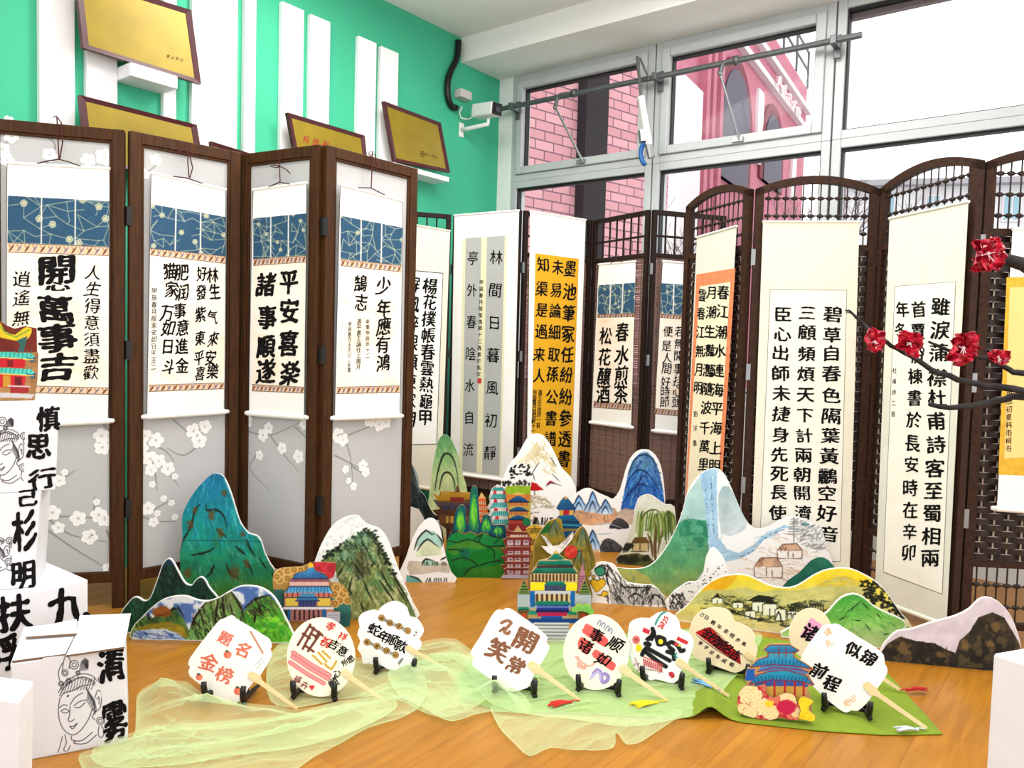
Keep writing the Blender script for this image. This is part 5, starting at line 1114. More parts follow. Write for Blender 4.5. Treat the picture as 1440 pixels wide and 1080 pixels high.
# j: small white mountain
def pj(pt):
    pt.fill(R5((85, 615), (100, 560), (140, 525), (180, 530), (215, 570), (222, 610), (180, 590), (140, 580)), (176, 216, 204), noise=0.1); pt.fill(R5((90, 640), (130, 580), (160, 570), (215, 620), (220, 650), (90, 660)), (216, 226, 196), noise=0.1); pt.fill(R5((55, 680), (150, 690), (250, 690), (262, 740), (200, 735), (60, 750)), (206, 198, 184), noise=0.12, smooth=2); pt.fill(R5((120, 695), (150, 665), (200, 690), (220, 700), (140, 706)), (176, 214, 196)); pt.fill(R5((40, 750), (100, 765), (130, 800), (40, 800)), (120, 180, 176), noise=0.1)
    ink(pt, 2.2, (34, 38, 38), R5((82, 625), (98, 570), (140, 525), (168, 545), (190, 540)), R5((195, 545), (222, 580), (220, 610)), R5((95, 630), (118, 595), (150, 570), (185, 595), (215, 615)), R5((120, 695), (140, 670), (185, 682)), R5((215, 675), (250, 655)), R5((58, 755), (100, 770), (125, 795)))
    for k in range(14): x = 112+k*10; pt.line(R5((x, 702), (x+pt.rng.uniform(-8, 8), 685)), 0.9, (40, 44, 40)) if k % 5 else None
    for k in range(9): x = 140+k*13; pt.line(R5((x, 787), (x+pt.rng.uniform(-8, 10), 768)), 1.1, (30, 34, 30))
standee('small white mountain cutout with thin ink ridges, beside the bright green hills', ((560, 819), (639, 819)), R5((15, 789), (40, 660), (75, 560), (110, 500), (150, 465), (185, 470), (210, 510), (225, 580), (245, 670), (270, 740), (287, 789)), pj, seed=10, sm=2)
# k, l, m: small towers
def pk(pt):
    for k in range(5):
        y = 330+k*42; pt.rect(*S7((480, y))[0], *S7((630, y+20))[0], (222, 112, 60), noise=0.1); pt.rect(*S7((480, y+20))[0], *S7((630, y+42))[0], (240, 206, 160)); 
        for j in range(8): pt.line(S7((505+j*14, y+24), (505+j*14, y+40)), 0.9, (150, 80, 50))
    pt.fill(S7((500, 330), (526, 283), (556, 328)), (228, 190, 130))
standee('slim orange striped tower cutout, smallest beside the teal pagoda', ((675, 788), (695, 788)), S7((498, 335), (505, 322), (526, 283), (545, 312), (558, 330), (556, 350), (572, 415), (570, 435), (600, 450), (615, 480), (615, 800), (500, 800)), pk, (230, 150, 90), 'pagoda_cutout', sm=0, seed=11, edge=M['card'])
def pl_(pt):
    for k, (y, w, h) in enumerate(((248, 46, 24), (298, 62, 34), (362, 72, 42), (428, 78, 40), (490, 82, 36))):
        cx = 650+k*9; pt.rect(*S7((cx-w, y-28))[0], *S7((cx+w, y))[0], (230, 226, 220)); 
        for j in (-0.7, 0.45): pt.rect(*S7((cx+j*w, y-26))[0], *S7((cx+j*w+w*.35, y-2))[0], (206, 60, 66))
        pt.fill(S7((cx-w*.75, y), (cx+w*.75, y), (cx+w*1.08, y+h), (cx-w*1.08, y+h)), (150, 224, 222))
        for j in range(9): x = -0.7+1.4*j/8; pt.line(S7((cx+x*w, y+2), (cx+x*w*1.42, y+h)), 1.3, (40, 150, 150))
        pt.line(S7((cx-w*1.08, y+h), (cx+w*1.08, y+h)), 1.0, (50, 70, 80))
standee('teal striped pagoda cutout with red windows, beside the blue roofed tower', ((684, 792), (718, 792)), S7((598, 262), (645, 225), (702, 250), (720, 326), (712, 345), (732, 402), (726, 425), (742, 468), (738, 500), (752, 530), (748, 810), (640, 810), (628, 540), (600, 520), (606, 490), (578, 455), (592, 425), (568, 398), (590, 360), (582, 328)), pl_, (206, 210, 206), 'pagoda_cutout', sm=0, seed=12)
def pm(pt):
    B = lambda x0, y0, x1, y1, c, **k: pt.rect(*S7((x0, y0))[0], *S7((x1, y1))[0], c, **k)
    B(690, 220, 910, 300, (150, 184, 44), noise=0.12); B(690, 296, 910, 345, (206, 130, 60), noise=0.12); B(690, 345, 910, 580, (190, 170, 80), noise=0.1)
    for y, h, w in ((310, 48, 85), (392, 34, 82), (458, 34, 86)):
        cx = 805; pt.fill(S7((cx-w, y+h), (cx-w*.55, y+h*.35), (cx-14, y), (cx+14, y), (cx+w*.55, y+h*.35), (cx+w, y+h)), (28, 104, 150), (16, 70, 110), noise=0.12); B(cx-w*.85, y+h, cx+w*.85, y+h+30, (222, 170, 96) if y < 400 else (196, 84, 60))
        for j in range(11): x = cx-w*.8+j*w*.16; pt.line(S7((x, y+h+4), (x, y+h+26)), 0.9, (150, 60, 40))
        pt.line(S7((cx-w, y+h), (cx+w, y+h)), 0.9, (20, 30, 50))
    B(700, 522, 910, 580, (150, 50, 50)); pt.blob(*S7((870, 510))[0], 6, 6, (30, 130, 80), 1, 0.2, 0.3); pt.fill(S7((755, 300), (800, 282), (850, 300)), (220, 190, 110))
standee('tower cutout with three dark blue roofs on a green and orange board', ((714, 795), (746, 795)), S7((704, 258), (716, 238), (790, 234), (800, 230), (850, 236), (896, 234), (897, 800), (735, 800), (722, 640), (735, 430), (712, 340)), pm, (190, 170, 80), 'pagoda_cutout', sm=0, seed=13, edge=M['card'])
# n: red-brown tower
def pn(pt):
    B = lambda x0, y0, x1, y1, c, **k: pt.rect(*S7((x0, y0))[0], *S7((x1, y1))[0], c, **k)
    pt.fill(S7((640, 530), (940, 530), (940, 915), (640, 915)), (140, 60, 56), noise=0.12); B(640, 908, 940, 945, (190, 180, 196)); pt.fill(S7((765, 590), (805, 540), (840, 588)), (206, 176, 130))
    for k in range(6): B(746+k*22, 606, 762+k*22, 626, (226, 214, 206))
    for i, y in enumerate((648, 728, 782, 830, 878)):
        for x in (722, 778, 842): B(x, y, x+42, y+(36 if i == 0 else 24), (206, 196, 206)); B(x+3, y+8, x+38, y+14, (120, 60, 66)); B(x+19, y, x+23, y+24, (120, 60, 66))
    for y in (634, 708, 768, 820, 868): pt.line(S7((690, y+6), (710, y-8), (905, y-8), (925, y+6)), 1.4, (92, 34, 36)); pt.line(S7((690, y+1), (712, y-12), (903, y-12), (925, y+1)), 0.8, (226, 186, 150))
    pt.line(S7((712, 585), (915, 592)), 1.2, (80, 26, 30))
standee('red brown tower cutout with many pale windows and spiky eaves, beside the green hills', ((704, 815), (748, 814)), S7((706, 536), (726, 576), (768, 584), (805, 538), (838, 584), (884, 586), (930, 552), (912, 612), (926, 632), (908, 656), (926, 700), (906, 724), (924, 762), (904, 784), (922, 816), (902, 838), (916, 864), (898, 892), (898, 938), (672, 934), (706, 890), (672, 832), (710, 832), (674, 766), (714, 772), (672, 706), (716, 712), (686, 640), (716, 634)), pn, (140, 60, 56), 'tower_cutout', sm=0, seed=14, edge=M['card'])
# o: snow mountain with red umbrella
def po(pt):
    pt.strokes(R5((640, 200), (690, 90), (740, 70), (800, 200), (780, 240)), 70, 60, 16, 2.2, [(206, 188, 130), (222, 206, 150), (180, 164, 110), (240, 226, 180)], 0.6); pt.fill(R5((590, 190), (660, 130), (700, 80), (730, 110), (680, 170)), (226, 214, 170), alpha=0.6, noise=0.1)
    ink(pt, 1.3, (96, 98, 100), R5((770, 155), (800, 200)), R5((670, 250), (700, 200), (715, 180)), R5((690, 270), (680, 230)), R5((780, 240), (820, 280)))
    r = pt.rng
    for k in range(44): x, y = r.uniform(565, 672), r.uniform(198, 262); pt.blob(*R5((x, y+ (x-565)*-.15))[0], 2.2, 1.3, (24, 28, 26), 0.9, 0.3, 0.2, r.uniform(-1, 1))
    for k in range(20): pt.blob(*R5((r.uniform(530, 668), r.uniform(275, 300)))[0], 1.8, 2.4, (40, 48, 34), 0.85, 0.4)
    pt.fill(R5((668, 325), (674, 280), (700, 286), (738, 322)), (196, 24, 34)); pt.line(R5((690, 322), (690, 345)), 1, (60, 40, 40)); ink(pt, 2.4, (170, 40, 50), R5((750, 300), (770, 278), (800, 292))); ink(pt, 1.2, (40, 30, 30), R5((752, 300), (775, 285), (825, 298)))
    pt.strokes(R5((640, 350), (720, 345), (800, 385), (780, 410), (640, 410)), 50, 20, 18, 1.8, [(176, 166, 130), (150, 140, 108), (206, 198, 170)], 0.7)
    for k in range(20): x = r.uniform(670, 780); pt.line(R5((x, 495), (x+r.uniform(-14, 14), 462)), 1.2, (30, 34, 30))
    pt.strokes(R5((640, 420), (690, 420), (700, 500), (640, 500)), 14, -30, 16, 1.3, [(222, 140, 90), (60, 60, 60)], 0.7)
standee('white snow mountain cutout with a small red umbrella, in front of the golden scroll', ((704, 770), (811, 770)), R5((518, 320), (530, 262), (560, 192), (600, 150), (640, 80), (665, 45), (700, 35), (735, 45), (770, 90), (800, 150), (830, 210), (870, 250), (890, 290), (902, 345), (902, 610), (518, 610)), po, seed=15, sm=2)
# blue tower
def pbt(pt):
    pt.fill(S8((380, 180), (430, 125), (472, 88), (510, 125), (545, 180), (530, 190), (400, 190)), (40, 116, 150), (18, 74, 120), noise=0.1); pt.rect(*S8((424, 184))[0], *S8((522, 225))[0], (206, 170, 80)); pt.rect(*S8((452, 182))[0], *S8((492, 222))[0], (176, 30, 44))
    pt.fill(S8((370, 300), (430, 218), (520, 218), (575, 290), (575, 320), (380, 320)), (24, 110, 150), (14, 64, 104), noise=0.12); pt.line(S8((450, 285), (565, 290)), 1.6, (60, 170, 190)); pt.line(S8((450, 262), (560, 268)), 1.2, (10, 40, 70)); pt.rect(*S8((440, 312))[0], *S8((560, 340))[0], (150, 130, 60)); pt.fill(S8((430, 350), (450, 330), (560, 330), (570, 360), (560, 480), (430, 480)), (20, 90, 130), noise=0.1); pt.blob(*S8((470, 96))[0], 2.6, 2.6, (206, 150, 60))
standee('round blue roofed tower cutout with a red window, behind the gold mountain', ((782, 838), (814, 838)), S8((404, 172), (430, 126), (456, 94), (475, 90), (502, 122), (540, 172), (522, 216), (562, 262), (574, 312), (550, 336), (548, 780), (436, 780), (440, 322), (385, 300), (386, 262), (430, 216), (424, 186)), pbt, (24, 100, 140), 'tower_cutout', sm=0, seed=16, edge=M['card'])
# p: gold mountain with crane and sun
def pp_(pt):
    pt.fill(S8((270, 230), (700, 230), (700, 800), (230, 800)), (150, 130, 40), (128, 112, 30), noise=0.2); pt.fill(S8((280, 350), (330, 285), (370, 255), (350, 340)), (36, 110, 50), noise=0.15)
    for pk_, hw in (((395, 250), 60), ((590, 315), 70), ((560, 450), 60)):
        q = S8((pk_[0]-hw, pk_[1]+120), (pk_[0], pk_[1]-8), (pk_[0]+hw, pk_[1]+120)); pt.fill(q, (76, 112, 120), (140, 130, 60), noise=0.15)
    pt.strokes(S8((330, 340), (440, 260), (620, 330), (665, 560), (600, 640), (320, 520)), 120, 84, 20, 1.4, [(176, 156, 60), (110, 96, 30), (70, 96, 104), (196, 170, 70), (90, 110, 90)], 0.7)
    ink(pt, 1.3, (60, 50, 24), S8((350, 340), (370, 290), (395, 252)), S8((600, 320), (615, 420), (640, 500)), S8((560, 340), (545, 420)), S8((620, 380), (650, 520)), S8((585, 460), (570, 540), (600, 600)), S8((520, 560), (550, 470), (590, 470)), S8((400, 300), (415, 380)))
    pt.fill(S8((550, 740), (560, 640), (585, 540), (605, 640), (615, 740)), (190, 140, 156), noise=0.12)
    for k in range(6): pt.line(S8((556, 640+k*18), (612, 640+k*18)), 0.8, (120, 70, 100))
tp, Pp = standee('gold cliff cutout with a white crane and red sun', ((752, 858), (838, 852)), S8((288, 345), (330, 288), (350, 262), (400, 244), (440, 250), (452, 330), (470, 380), (505, 385), (545, 335), (575, 300), (600, 306), (630, 370), (660, 480), (676, 560), (645, 600), (625, 660), (640, 860), (270, 880), (250, 500), (260, 400)), pp_, (140, 124, 40), seed=17, sm=2, edge=M['card'])
def pcr(pt):
    pt.strokes(S8((300, 360), (380, 430), (520, 335), (480, 440), (380, 490)), 40, 40, 12, 1.2, [(210, 206, 200), (186, 176, 170), (250, 250, 248)], 0.7); ink(pt, 0.9, (120, 110, 104), S8((305, 360), (345, 415)), S8((330, 370), (365, 425)), S8((510, 345), (440, 425)), S8((500, 375), (440, 450)))
piece('crane', Pp, S8((296, 352), (335, 372), (380, 432), (425, 424), (470, 385), (522, 334), (515, 380), (475, 432), (430, 480), (375, 492), (345, 478), (298, 430), (352, 436)), pcr, (238, 236, 232), tp, 0.012, sm=0, label='white crane with raised wings')
piece('sun', Pp, [(S8((505+45*math.cos(a), 472+46*math.sin(a)))[0]) for a in np.linspace(0, 6.283, 25)[:-1]], lambda pt: pt.wash(S8((440, 400), (570, 400), (570, 540), (440, 540)), (230, 110, 80), 6, 0.4, 0.7, 0.6), (198, 52, 48), tp, 0.008, sm=0, label='red sun disc')
# r: yellow lanterns
def pr(pt):
    for y in (300, 375, 455): q = S8((255, y))[0]; pt.blob(q[0], q[1], 11, 6, (222, 182, 60), 1, 0.2, 0.2); pt.blob(q[0], q[1]+7, 6, 5, (150, 120, 40), 0.9, 0.3, 0.2); pt.line(S8((210, y+12), (300, y+12)), 1, (110, 84, 24))
    pt.strokes(S8((220, 290), (310, 290), (320, 560), (230, 560)), 40, 88, 9, 1.2, [(110, 84, 30), (200, 170, 70), (90, 110, 50)], 0.7)
standee('ochre cutout of stacked yellow lanterns, beside the red brown tower', ((742, 842), (764, 842)), S8((195, 312), (240, 286), (270, 284), (308, 300), (290, 345), (318, 372), (306, 405), (332, 460), (310, 520), (320, 795), (210, 795), (232, 420), (238, 380), (200, 335)), pr, (176, 146, 60), 'lantern_cutout', sm=0, seed=18, edge=M['card'])
# s: blue mountains
def ps(pt):
    pt.fill(R6((0, 420), (230, 410), (230, 480), (100, 500), (0, 470)), (222, 178, 140), noise=0.15, smooth=2); pt.fill(R6((0, 520), (160, 600), (150, 640), (0, 640)), (226, 190, 160), noise=0.15)
    pt.strokes(R6((20, 400), (220, 400), (220, 470), (20, 470)), 60, 60, 14, 1.6, [(206, 150, 110), (230, 190, 150), (190, 170, 150), (120, 100, 90)], 0.7)
    for px, y0, y1 in ((50, 345, 420), (120, 325, 430), (185, 365, 440), (60, 490, 600), (120, 520, 620)):
        pt.fill(R6((px-45, y1), (px-20, (y0+y1)/2), (px, y0), (px+25, (y0+y1)/2), (px+45, y1)), (110, 164, 214), (210, 226, 240), noise=0.15, smooth=2); ink(pt, 1.8, (36, 56, 96), R6((px-42, y1-5), (px-18, (y0+y1)/2), (px, y0+4), (px+22, (y0+y1)/2), (px+40, y1)), R6((px-20, y1), (px, (y0+y1)/2), (px+18, y1)))
    pk = R6((262, 420), (280, 330), (300, 230), (325, 170), (360, 135), (395, 130), (430, 160), (455, 220), (475, 310), (485, 390), (420, 350), (350, 360), (330, 420)); pt.fill(pk, (120, 160, 190), (40, 110, 200), noise=0.25)
    pt.strokes(pk, 150, lambda x, y: 60 if x > 908 else 118, 18, 1.8, [(30, 90, 190), (60, 140, 226), (130, 190, 236), (24, 60, 130), (90, 150, 170)], 0.8)
    ink(pt, 2.0, (24, 44, 84), R6((300, 240), (330, 170), (380, 140), (430, 170), (465, 260)), R6((280, 330), (310, 260), (350, 220), (390, 230), (430, 280), (470, 350)), R6((270, 400), (310, 330), (360, 290), (420, 310)), R6((330, 330), (370, 250), (400, 260)), dry=0.06)
    pt.fill(R6((240, 440), (280, 410), (330, 420), (330, 500), (230, 480)), (206, 176, 150), alpha=0.7, noise=0.2); pt.fill(R6((205, 515), (225, 475), (255, 460), (290, 480), (305, 515)), (96, 90, 94), (60, 56, 60), noise=0.2, smooth=2); pt.fill(R6((160, 640), (170, 580), (205, 565), (250, 590), (285, 640)), (100, 100, 104), (70, 70, 76), noise=0.25, smooth=2); pt.strokes(R6((165, 635), (175, 580), (240, 590), (270, 635)), 24, 40, 10, 1.4, [(40, 40, 44), (150, 150, 156)], 0.8)
    ink(pt, 1.2, (176, 196, 206), R6((120, 500), (200, 490), (280, 520)), R6((140, 545), (220, 540)))
standee('blue ink mountain range cutout with one tall deep blue peak, before the dark slat screen', ((806, 776), (935, 777)), R6((-10, 400), (20, 355), (50, 330), (80, 314), (112, 313), (150, 335), (200, 356), (226, 366), (260, 320), (285, 230), (310, 165), (345, 125), (385, 115), (420, 125), (455, 170), (475, 240), (485, 330), (488, 395), (488, 638), (-10, 636)), ps, seed=19, sm=2)
# t: willow and hut
def pt_(pt):
    pt.wash(R6((240, 340), (540, 340), (540, 720), (240, 720)), (206, 212, 190), 18, 0.45, 0.65, 0.7); r = pt.rng
    pt.fill(R6((240, 700), (260, 650), (330, 640), (400, 650), (440, 690), (440, 720), (240, 720)), (120, 120, 70), (90, 96, 56), noise=0.2); ink(pt, 4.5, (104, 84, 50), R6((440, 700), (436, 600), (440, 520), (430, 440))); ink(pt, 4, (120, 96, 58), R6((425, 660), (415, 580), (395, 540))); ink(pt, 3, (110, 90, 54), R6((450, 640), (470, 540), (500, 470)))
    for k in range(90):
        x, y = r.uniform(350, 535), r.uniform(425, 470); L = r.uniform(40, 130); pt.line(R6((x, y), (x-6 if x < 440 else x+6, y+L*.4), (x-10 if x < 440 else x+8, y+L)), r.uniform(1.0, 2.0), r.choice([(96, 128, 50), (140, 160, 80), (70, 100, 40), (176, 186, 120)]), 0.85)
    ink(pt, 2.0, (84, 100, 40), R6((365, 480), (385, 440), (420, 420), (455, 430), (470, 470)), R6((480, 480), (495, 435), (520, 440), (530, 470)))
    pt.fill(R6((318, 628), (322, 590), (400, 590), (404, 628)), (206, 190, 140)); pt.fill(R6((312, 592), (335, 560), (390, 558), (412, 590)), (120, 92, 54), noise=0.2); ink(pt, 1.3, (60, 46, 30), R6((320, 592), (322, 630)), R6((360, 592), (360, 630)), R6((402, 592), (404, 632)), R6((312, 632), (404, 632)), smooth=0)
    for x, y, s in ((290, 610, 8), (305, 600, 6), (280, 620, 6), (270, 668, 8), (330, 670, 9), (390, 665, 6), (300, 680, 8)): q = R6((x, y))[0]; pt.blob(q[0], q[1], s, s*.7, (44, 48, 34), 0.9, 0.4, 0.6)
standee('pale cutout with a weeping willow and thatched hut, left of the waterfall mountain', ((866, 793), (950, 800)), R6((240, 692), (262, 640), (290, 580), (322, 490), (345, 380), (370, 350), (410, 343), (450, 368), (490, 395), (535, 408), (545, 560), (545, 720), (400, 712)), pt_, (226, 229, 216), seed=20, sm=2)
# v: big waterfall mountain
def pv(pt):
    pt.fill(R6((545, 500), (600, 340), (650, 270), (690, 230), (700, 480), (640, 470)), (196, 222, 222), (170, 206, 204), noise=0.06); gr = R6((225, 715), (380, 716), (500, 600), (550, 490), (600, 465), (660, 470), (705, 480), (716, 590), (690, 720), (640, 790), (500, 910), (225, 910)); pt.fill(gr, (84, 164, 138), (110, 172, 120), c3=(196, 190, 104), noise=0.12); pt.fill(R6((225, 720), (330, 722), (400, 760), (480, 860), (480, 920), (225, 920)), (196, 190, 104), (206, 200, 130), noise=0.12, alpha=0.85)
    pt.strokes(gr, 110, lambda x, y: 70, 12, 3, [(64, 146, 120), (100, 176, 150), (130, 186, 150), (150, 190, 130)], 0.45, 0.35); pt.wash(R6((560, 470), (700, 470), (715, 600), (560, 640)), (40, 128, 100), 8, 0.5, 0.65, 0.7)
    pt.fill(R6((757, 340), (810, 300), (860, 400), (905, 490), (860, 540), (770, 540)), (176, 200, 206), (212, 224, 228), noise=0.08, smooth=2)
    wf = R6((660, 245), (700, 216), (748, 212), (750, 400), (757, 560), (800, 620), (860, 640), (930, 600), (1000, 535), (1090, 500), (1180, 520)) + R7((640, 170), (600, 215), (540, 235), (470, 310), (400, 345), (320, 360), (250, 300), (220, 260)) + R6((706, 560), (688, 400)); pt.fill(wf, (166, 204, 230), (176, 210, 232), noise=0.07); pt.strokes(wf, 60, lambda x, y: 88 if x < 1012 else -25, 22, 1.5, [(200, 224, 240), (130, 178, 214), (236, 244, 248)], 0.6)
    for l in (R6((690, 300), (700, 420), (712, 560)), R6((720, 260), (725, 400), (735, 540)), R6((820, 660), (880, 655), (940, 625)), R6((960, 590), (1020, 545), (1090, 520))): pt.line(l, 1.1, (70, 110, 150), 0.9, 0.45)
    pt.strokes(R7((700, 120), (860, 150), (890, 300), (760, 280)), 130, -20, 12, 1.8, [(150, 156, 160), (110, 116, 120), (190, 196, 198), (90, 96, 96)], 0.6); pt.line(R7((705, 110), (705, 250)), 1.2, (130, 134, 134)); 
    for k in range(7): y = 120+k*14; pt.line(R7((690-k*3, y), (722+k*3, y)), 1.0, (150, 156, 154))
    pt.strokes(R7((370, 360), (640, 190), (900, 300), (860, 400), (640, 490), (380, 430)), 120, 12, 22, 1.3, [(206, 170, 140), (226, 200, 180), (170, 120, 90)], 0.55)
    for (x, y, w, h) in ((480, 340, 170, 110), (610, 262, 150, 80)):
        pt.fill(R7((x, y+h*.45), (x+w*.22, y), (x+w*.75, y-4), (x+w*.95, y+h*.42)), (206, 176, 150), noise=0.2); pt.rect(*R7((x+w*.42, y+h*.45))[0], *R7((x+w*.95, y+h))[0], (242, 240, 236)); ink(pt, 1.2, (110, 76, 60), R7((x, y+h*.45), (x+w*.22, y), (x+w*.75, y-4), (x+w*.95, y+h*.42), (x+w*.42, y+h*.46)), R7((x, y+h*.45), (x+5, y+h), (x+w*.4, y+h)), R7((x+w*.42, y+h*.45), (x+w*.42, y+h)), R7((x+w*.95, y+h*.42), (x+w*.94, y+h), (x+w*.42, y+h)), R7((x+w*.6, y+h*.6), (x+w*.62, y+h)), smooth=0)
        pt.strokes(R7((x+5, y+h*.4), (x+w*.25, y+5), (x+w*.4, y+h*.4)), 14, 110, 8, 1, [(120, 84, 64), (90, 60, 50)], 0.7)
    pt.fill(R7((640, 500), (735, 420), (805, 350), (870, 333), (920, 372), (960, 440), (800, 520)), (52, 132, 112), (30, 108, 96), noise=0.15, smooth=2); pt.blob(*R7((770, 150))[0], 6, 2.5, (70, 130, 140), 0.7)
standee('largest mountain cutout, with a pale blue waterfall and a green slope', ((868, 837), (1171, 840)), [(862, 800), (866, 798)] + R6((300, 720), (380, 716), (440, 682), (500, 602), (550, 502), (580, 420), (600, 340), (640, 270), (690, 225), (745, 210), (780, 230), (810, 280), (840, 350), (870, 420), (910, 490), (960, 520), (1010, 506)) + R7((560, 170), (640, 122), (700, 105), (760, 115), (820, 140), (865, 180), (882, 240), (902, 310), (926, 380)) + [(1173, 840), (864, 837)], pv, (243, 246, 247), seed=21, sm=2)
# u: black and white hill
def pu(pt):
    r = pt.rng; body = R6((200, 700), (260, 760), (300, 795), (430, 808), (505, 890), (500, 910), (200, 895), (150, 760)); pt.strokes(body, 150, lambda x, y: 55 if x < 890 else 100, 16, 1.3, [BLK, (50, 50, 50), (250, 250, 250)], 0.9, 0.15)
    for k in range(34): x = 205+k*8.5; pt.line(R6((x, 800+max(0, (x-300)*.12)), (x+12, 900)), 0.9, (20, 20, 20), 0.5)
    ink(pt, 1.8, BLK, R6((180, 700), (210, 720), (240, 780)), R6((300, 870), (330, 845), (370, 860), (380, 900)), R6((270, 810), (330, 815), (430, 815)), R6((200, 720), (190, 760), (215, 840)), R6((130, 720), (170, 700), (185, 720), (180, 750)), R6((140, 850), (190, 860), (200, 880)), R6((400, 900), (430, 850), (470, 870), (490, 905)))
    pt.fill(R6((130, 725), (160, 706), (185, 730), (170, 755), (140, 750)), (70, 160, 130), smooth=2); ink(pt, 1.1, BLK, R6((130, 725), (160, 706), (185, 730), (170, 755), (140, 750), (130, 725)))
    h = R6((140, 840), (118, 810), (110, 785), (125, 770), (145, 780), (165, 768), (184, 780), (180, 805)); pt.fill(h, (238, 200, 50), smooth=3); ink(pt, 1.0, (60, 44, 20), h+[h[0]])
    for x, y, s in ((100, 745, 13), (98, 790, 12), (180, 845, 14), (125, 760, 8)): q = R6((x, y))[0]; pt.blob(q[0], q[1], s/3.6, s/3.6, (240, 206, 70)); pt.ring(q[0], q[1], s/3.6, 0.8, (70, 50, 20))
    ink(pt, 2.4, (236, 200, 60), R6((150, 860), (190, 850), (205, 830)))
standee('black and white hatched hill cutout with a yellow heart on its left slope', ((829, 847), (940, 855)), R6((110, 890), (104, 800), (88, 755), (118, 706), (160, 686), (205, 690), (236, 706), (260, 750), (300, 790), (380, 800), (430, 805), (465, 840), (502, 880), (506, 916), (300, 903)), pu, seed=22, sm=2)
# w: small white rocks
def pw(pt):
    r = pt.rng
    for k in range(90): x, y = r.uniform(20, 330), r.uniform(330, 560); pt.blob(*R7((x, y+(330-x)*.25))[0], r.uniform(.7, 1.7), r.uniform(.6, 1.2), (60, 64, 64), 0.8, 0.4) if (x+y) > 470 and y > 400-x*.2 else None
    pt.strokes(R7((0, 620), (20, 550), (90, 540), (110, 640)), 50, 60, 10, 1.4, [BLK, (40, 40, 44)], 0.9, 0.2); ink(pt, 1.6, BLK, R7((10, 620), (30, 560), (60, 545), (95, 570)), R7((40, 620), (60, 580), (80, 620)))
standee('small white rocky cutout with black speckles, in front of the waterfall mountain', ((939, 858), (1028, 862)), R7((-5, 632), (18, 542), (70, 500), (120, 472), (180, 470), (200, 410), (215, 330), (250, 280), (282, 300), (312, 340), (330, 400), (346, 440), (350, 648)), pw, seed=23, sm=2)
# x: yellow village hills
def px_(pt):
    r = pt.rng; pt.fill(R7((10, 380), (1400, 380), (1400, 860), (10, 860)), (250, 218, 40), (226, 214, 130), c3=(243, 240, 210), noise=0.05)
    pt.fill(R7((240, 470), (310, 440), (390, 430), (350, 490), (300, 520), (180, 545)), (244, 176, 20), alpha=0.7, noise=0.1, smooth=2)
    hill = R7((120, 560), (220, 520), (330, 520), (430, 505), (520, 530), (620, 515), (760, 520), (900, 460), (1000, 440), (1080, 490), (1120, 600), (900, 620), (600, 600), (300, 590), (140, 600)); pt.fill(hill, (196, 188, 116), (220, 212, 150), noise=0.1, smooth=2); pt.strokes(hill, 60, 0, 26, 2, [(176, 170, 96), (222, 214, 150), (206, 180, 60)], 0.4)
    pt.strokes(R7((880, 420), (1090, 430), (1120, 500), (860, 500)), 40, -10, 22, 2, [(250, 214, 30), (236, 190, 20), (226, 206, 90)], 0.7)
    dk = R7((150, 570), (280, 550), (470, 560), (560, 550), (660, 590), (880, 580), (900, 650), (820, 690), (640, 720), (420, 670), (300, 620)); pt.strokes(dk, 190, 4, 20, 2.6, [(30, 32, 26), (70, 74, 50), (50, 54, 40), (150, 150, 100)], 0.85, 0.25)
    pt.fill(R7((440, 580), (500, 548), (570, 552), (600, 590)), (40, 44, 34), noise=0.2); pt.fill(R7((250, 560), (275, 536), (300, 566)), (40, 42, 36))
    for (x, y, w, h) in ((245, 568, 60, 26), (360, 592, 60, 26), (470, 590, 70, 50), (530, 600, 80, 60), (600, 630, 60, 60), (670, 640, 60, 40), (430, 640, 60, 36)): pt.rect(*R7((x, y))[0], *R7((x+w, y+h))[0], (244, 242, 226)); ink(pt, 1.1, (26, 28, 24), R7((x, y+h), (x, y), (x+w*.5, y-14), (x+w, y), (x+w, y+h)), smooth=0); pt.line(R7((x+w*.5, y+h*.4), (x+w*.5, y+h)), 1.0, BLK)
    for k in range(14): x = 690+k*14; pt.line(R7((x, 640), (x-16+k, 600)), 1.3, (34, 36, 30))
    ink(pt, 1.6, BLK, R7((180, 620), (300, 630), (420, 660), (560, 700), (640, 690)), R7((600, 690), (620, 640), (640, 700)), R7((670, 660), (690, 650), (690, 680)), R7((700, 660), (715, 650), (715, 680)))
    pt.strokes(R7((40, 690), (200, 640), (600, 720), (640, 750), (300, 720)), 40, 6, 26, 1.2, [(206, 196, 140), (120, 116, 80), (236, 230, 196)], 0.5)
    for k in range(240):
        x = r.uniform(1070, 1330); y = r.uniform(470, 690); 
        if abs(y-(480+(x-1100)*.8)) < 72: pt.blob(*R7((x, y))[0], r.uniform(1.8, 3.6), r.uniform(1.2, 2.6), r.choice([(34, 36, 26), (60, 60, 36), (20, 22, 20)]), 0.9, 0.4, 0.4)
    pt.strokes(R7((1240, 640), (1340, 700), (1370, 780), (1240, 760)), 30, 60, 10, 1.2, [(150, 150, 130), (90, 90, 80)], 0.7)
standee('long yellow hills cutout with a black ink village, behind the beige and white fans', ((947, 873), (1282, 913)), R7((28, 690), (100, 610), (170, 530), (240, 470), (310, 440), (390, 430), (460, 440), (530, 475), (600, 500), (680, 505), (740, 485), (800, 445), (870, 410), (950, 395), (1030, 400), (1100, 430), (1160, 465), (1220, 520), (1270, 590), (1320, 660), (1372, 730), (1372, 850), (640, 765), (300, 722)), px_, (236, 228, 170), seed=24, sm=2, border=1.6)
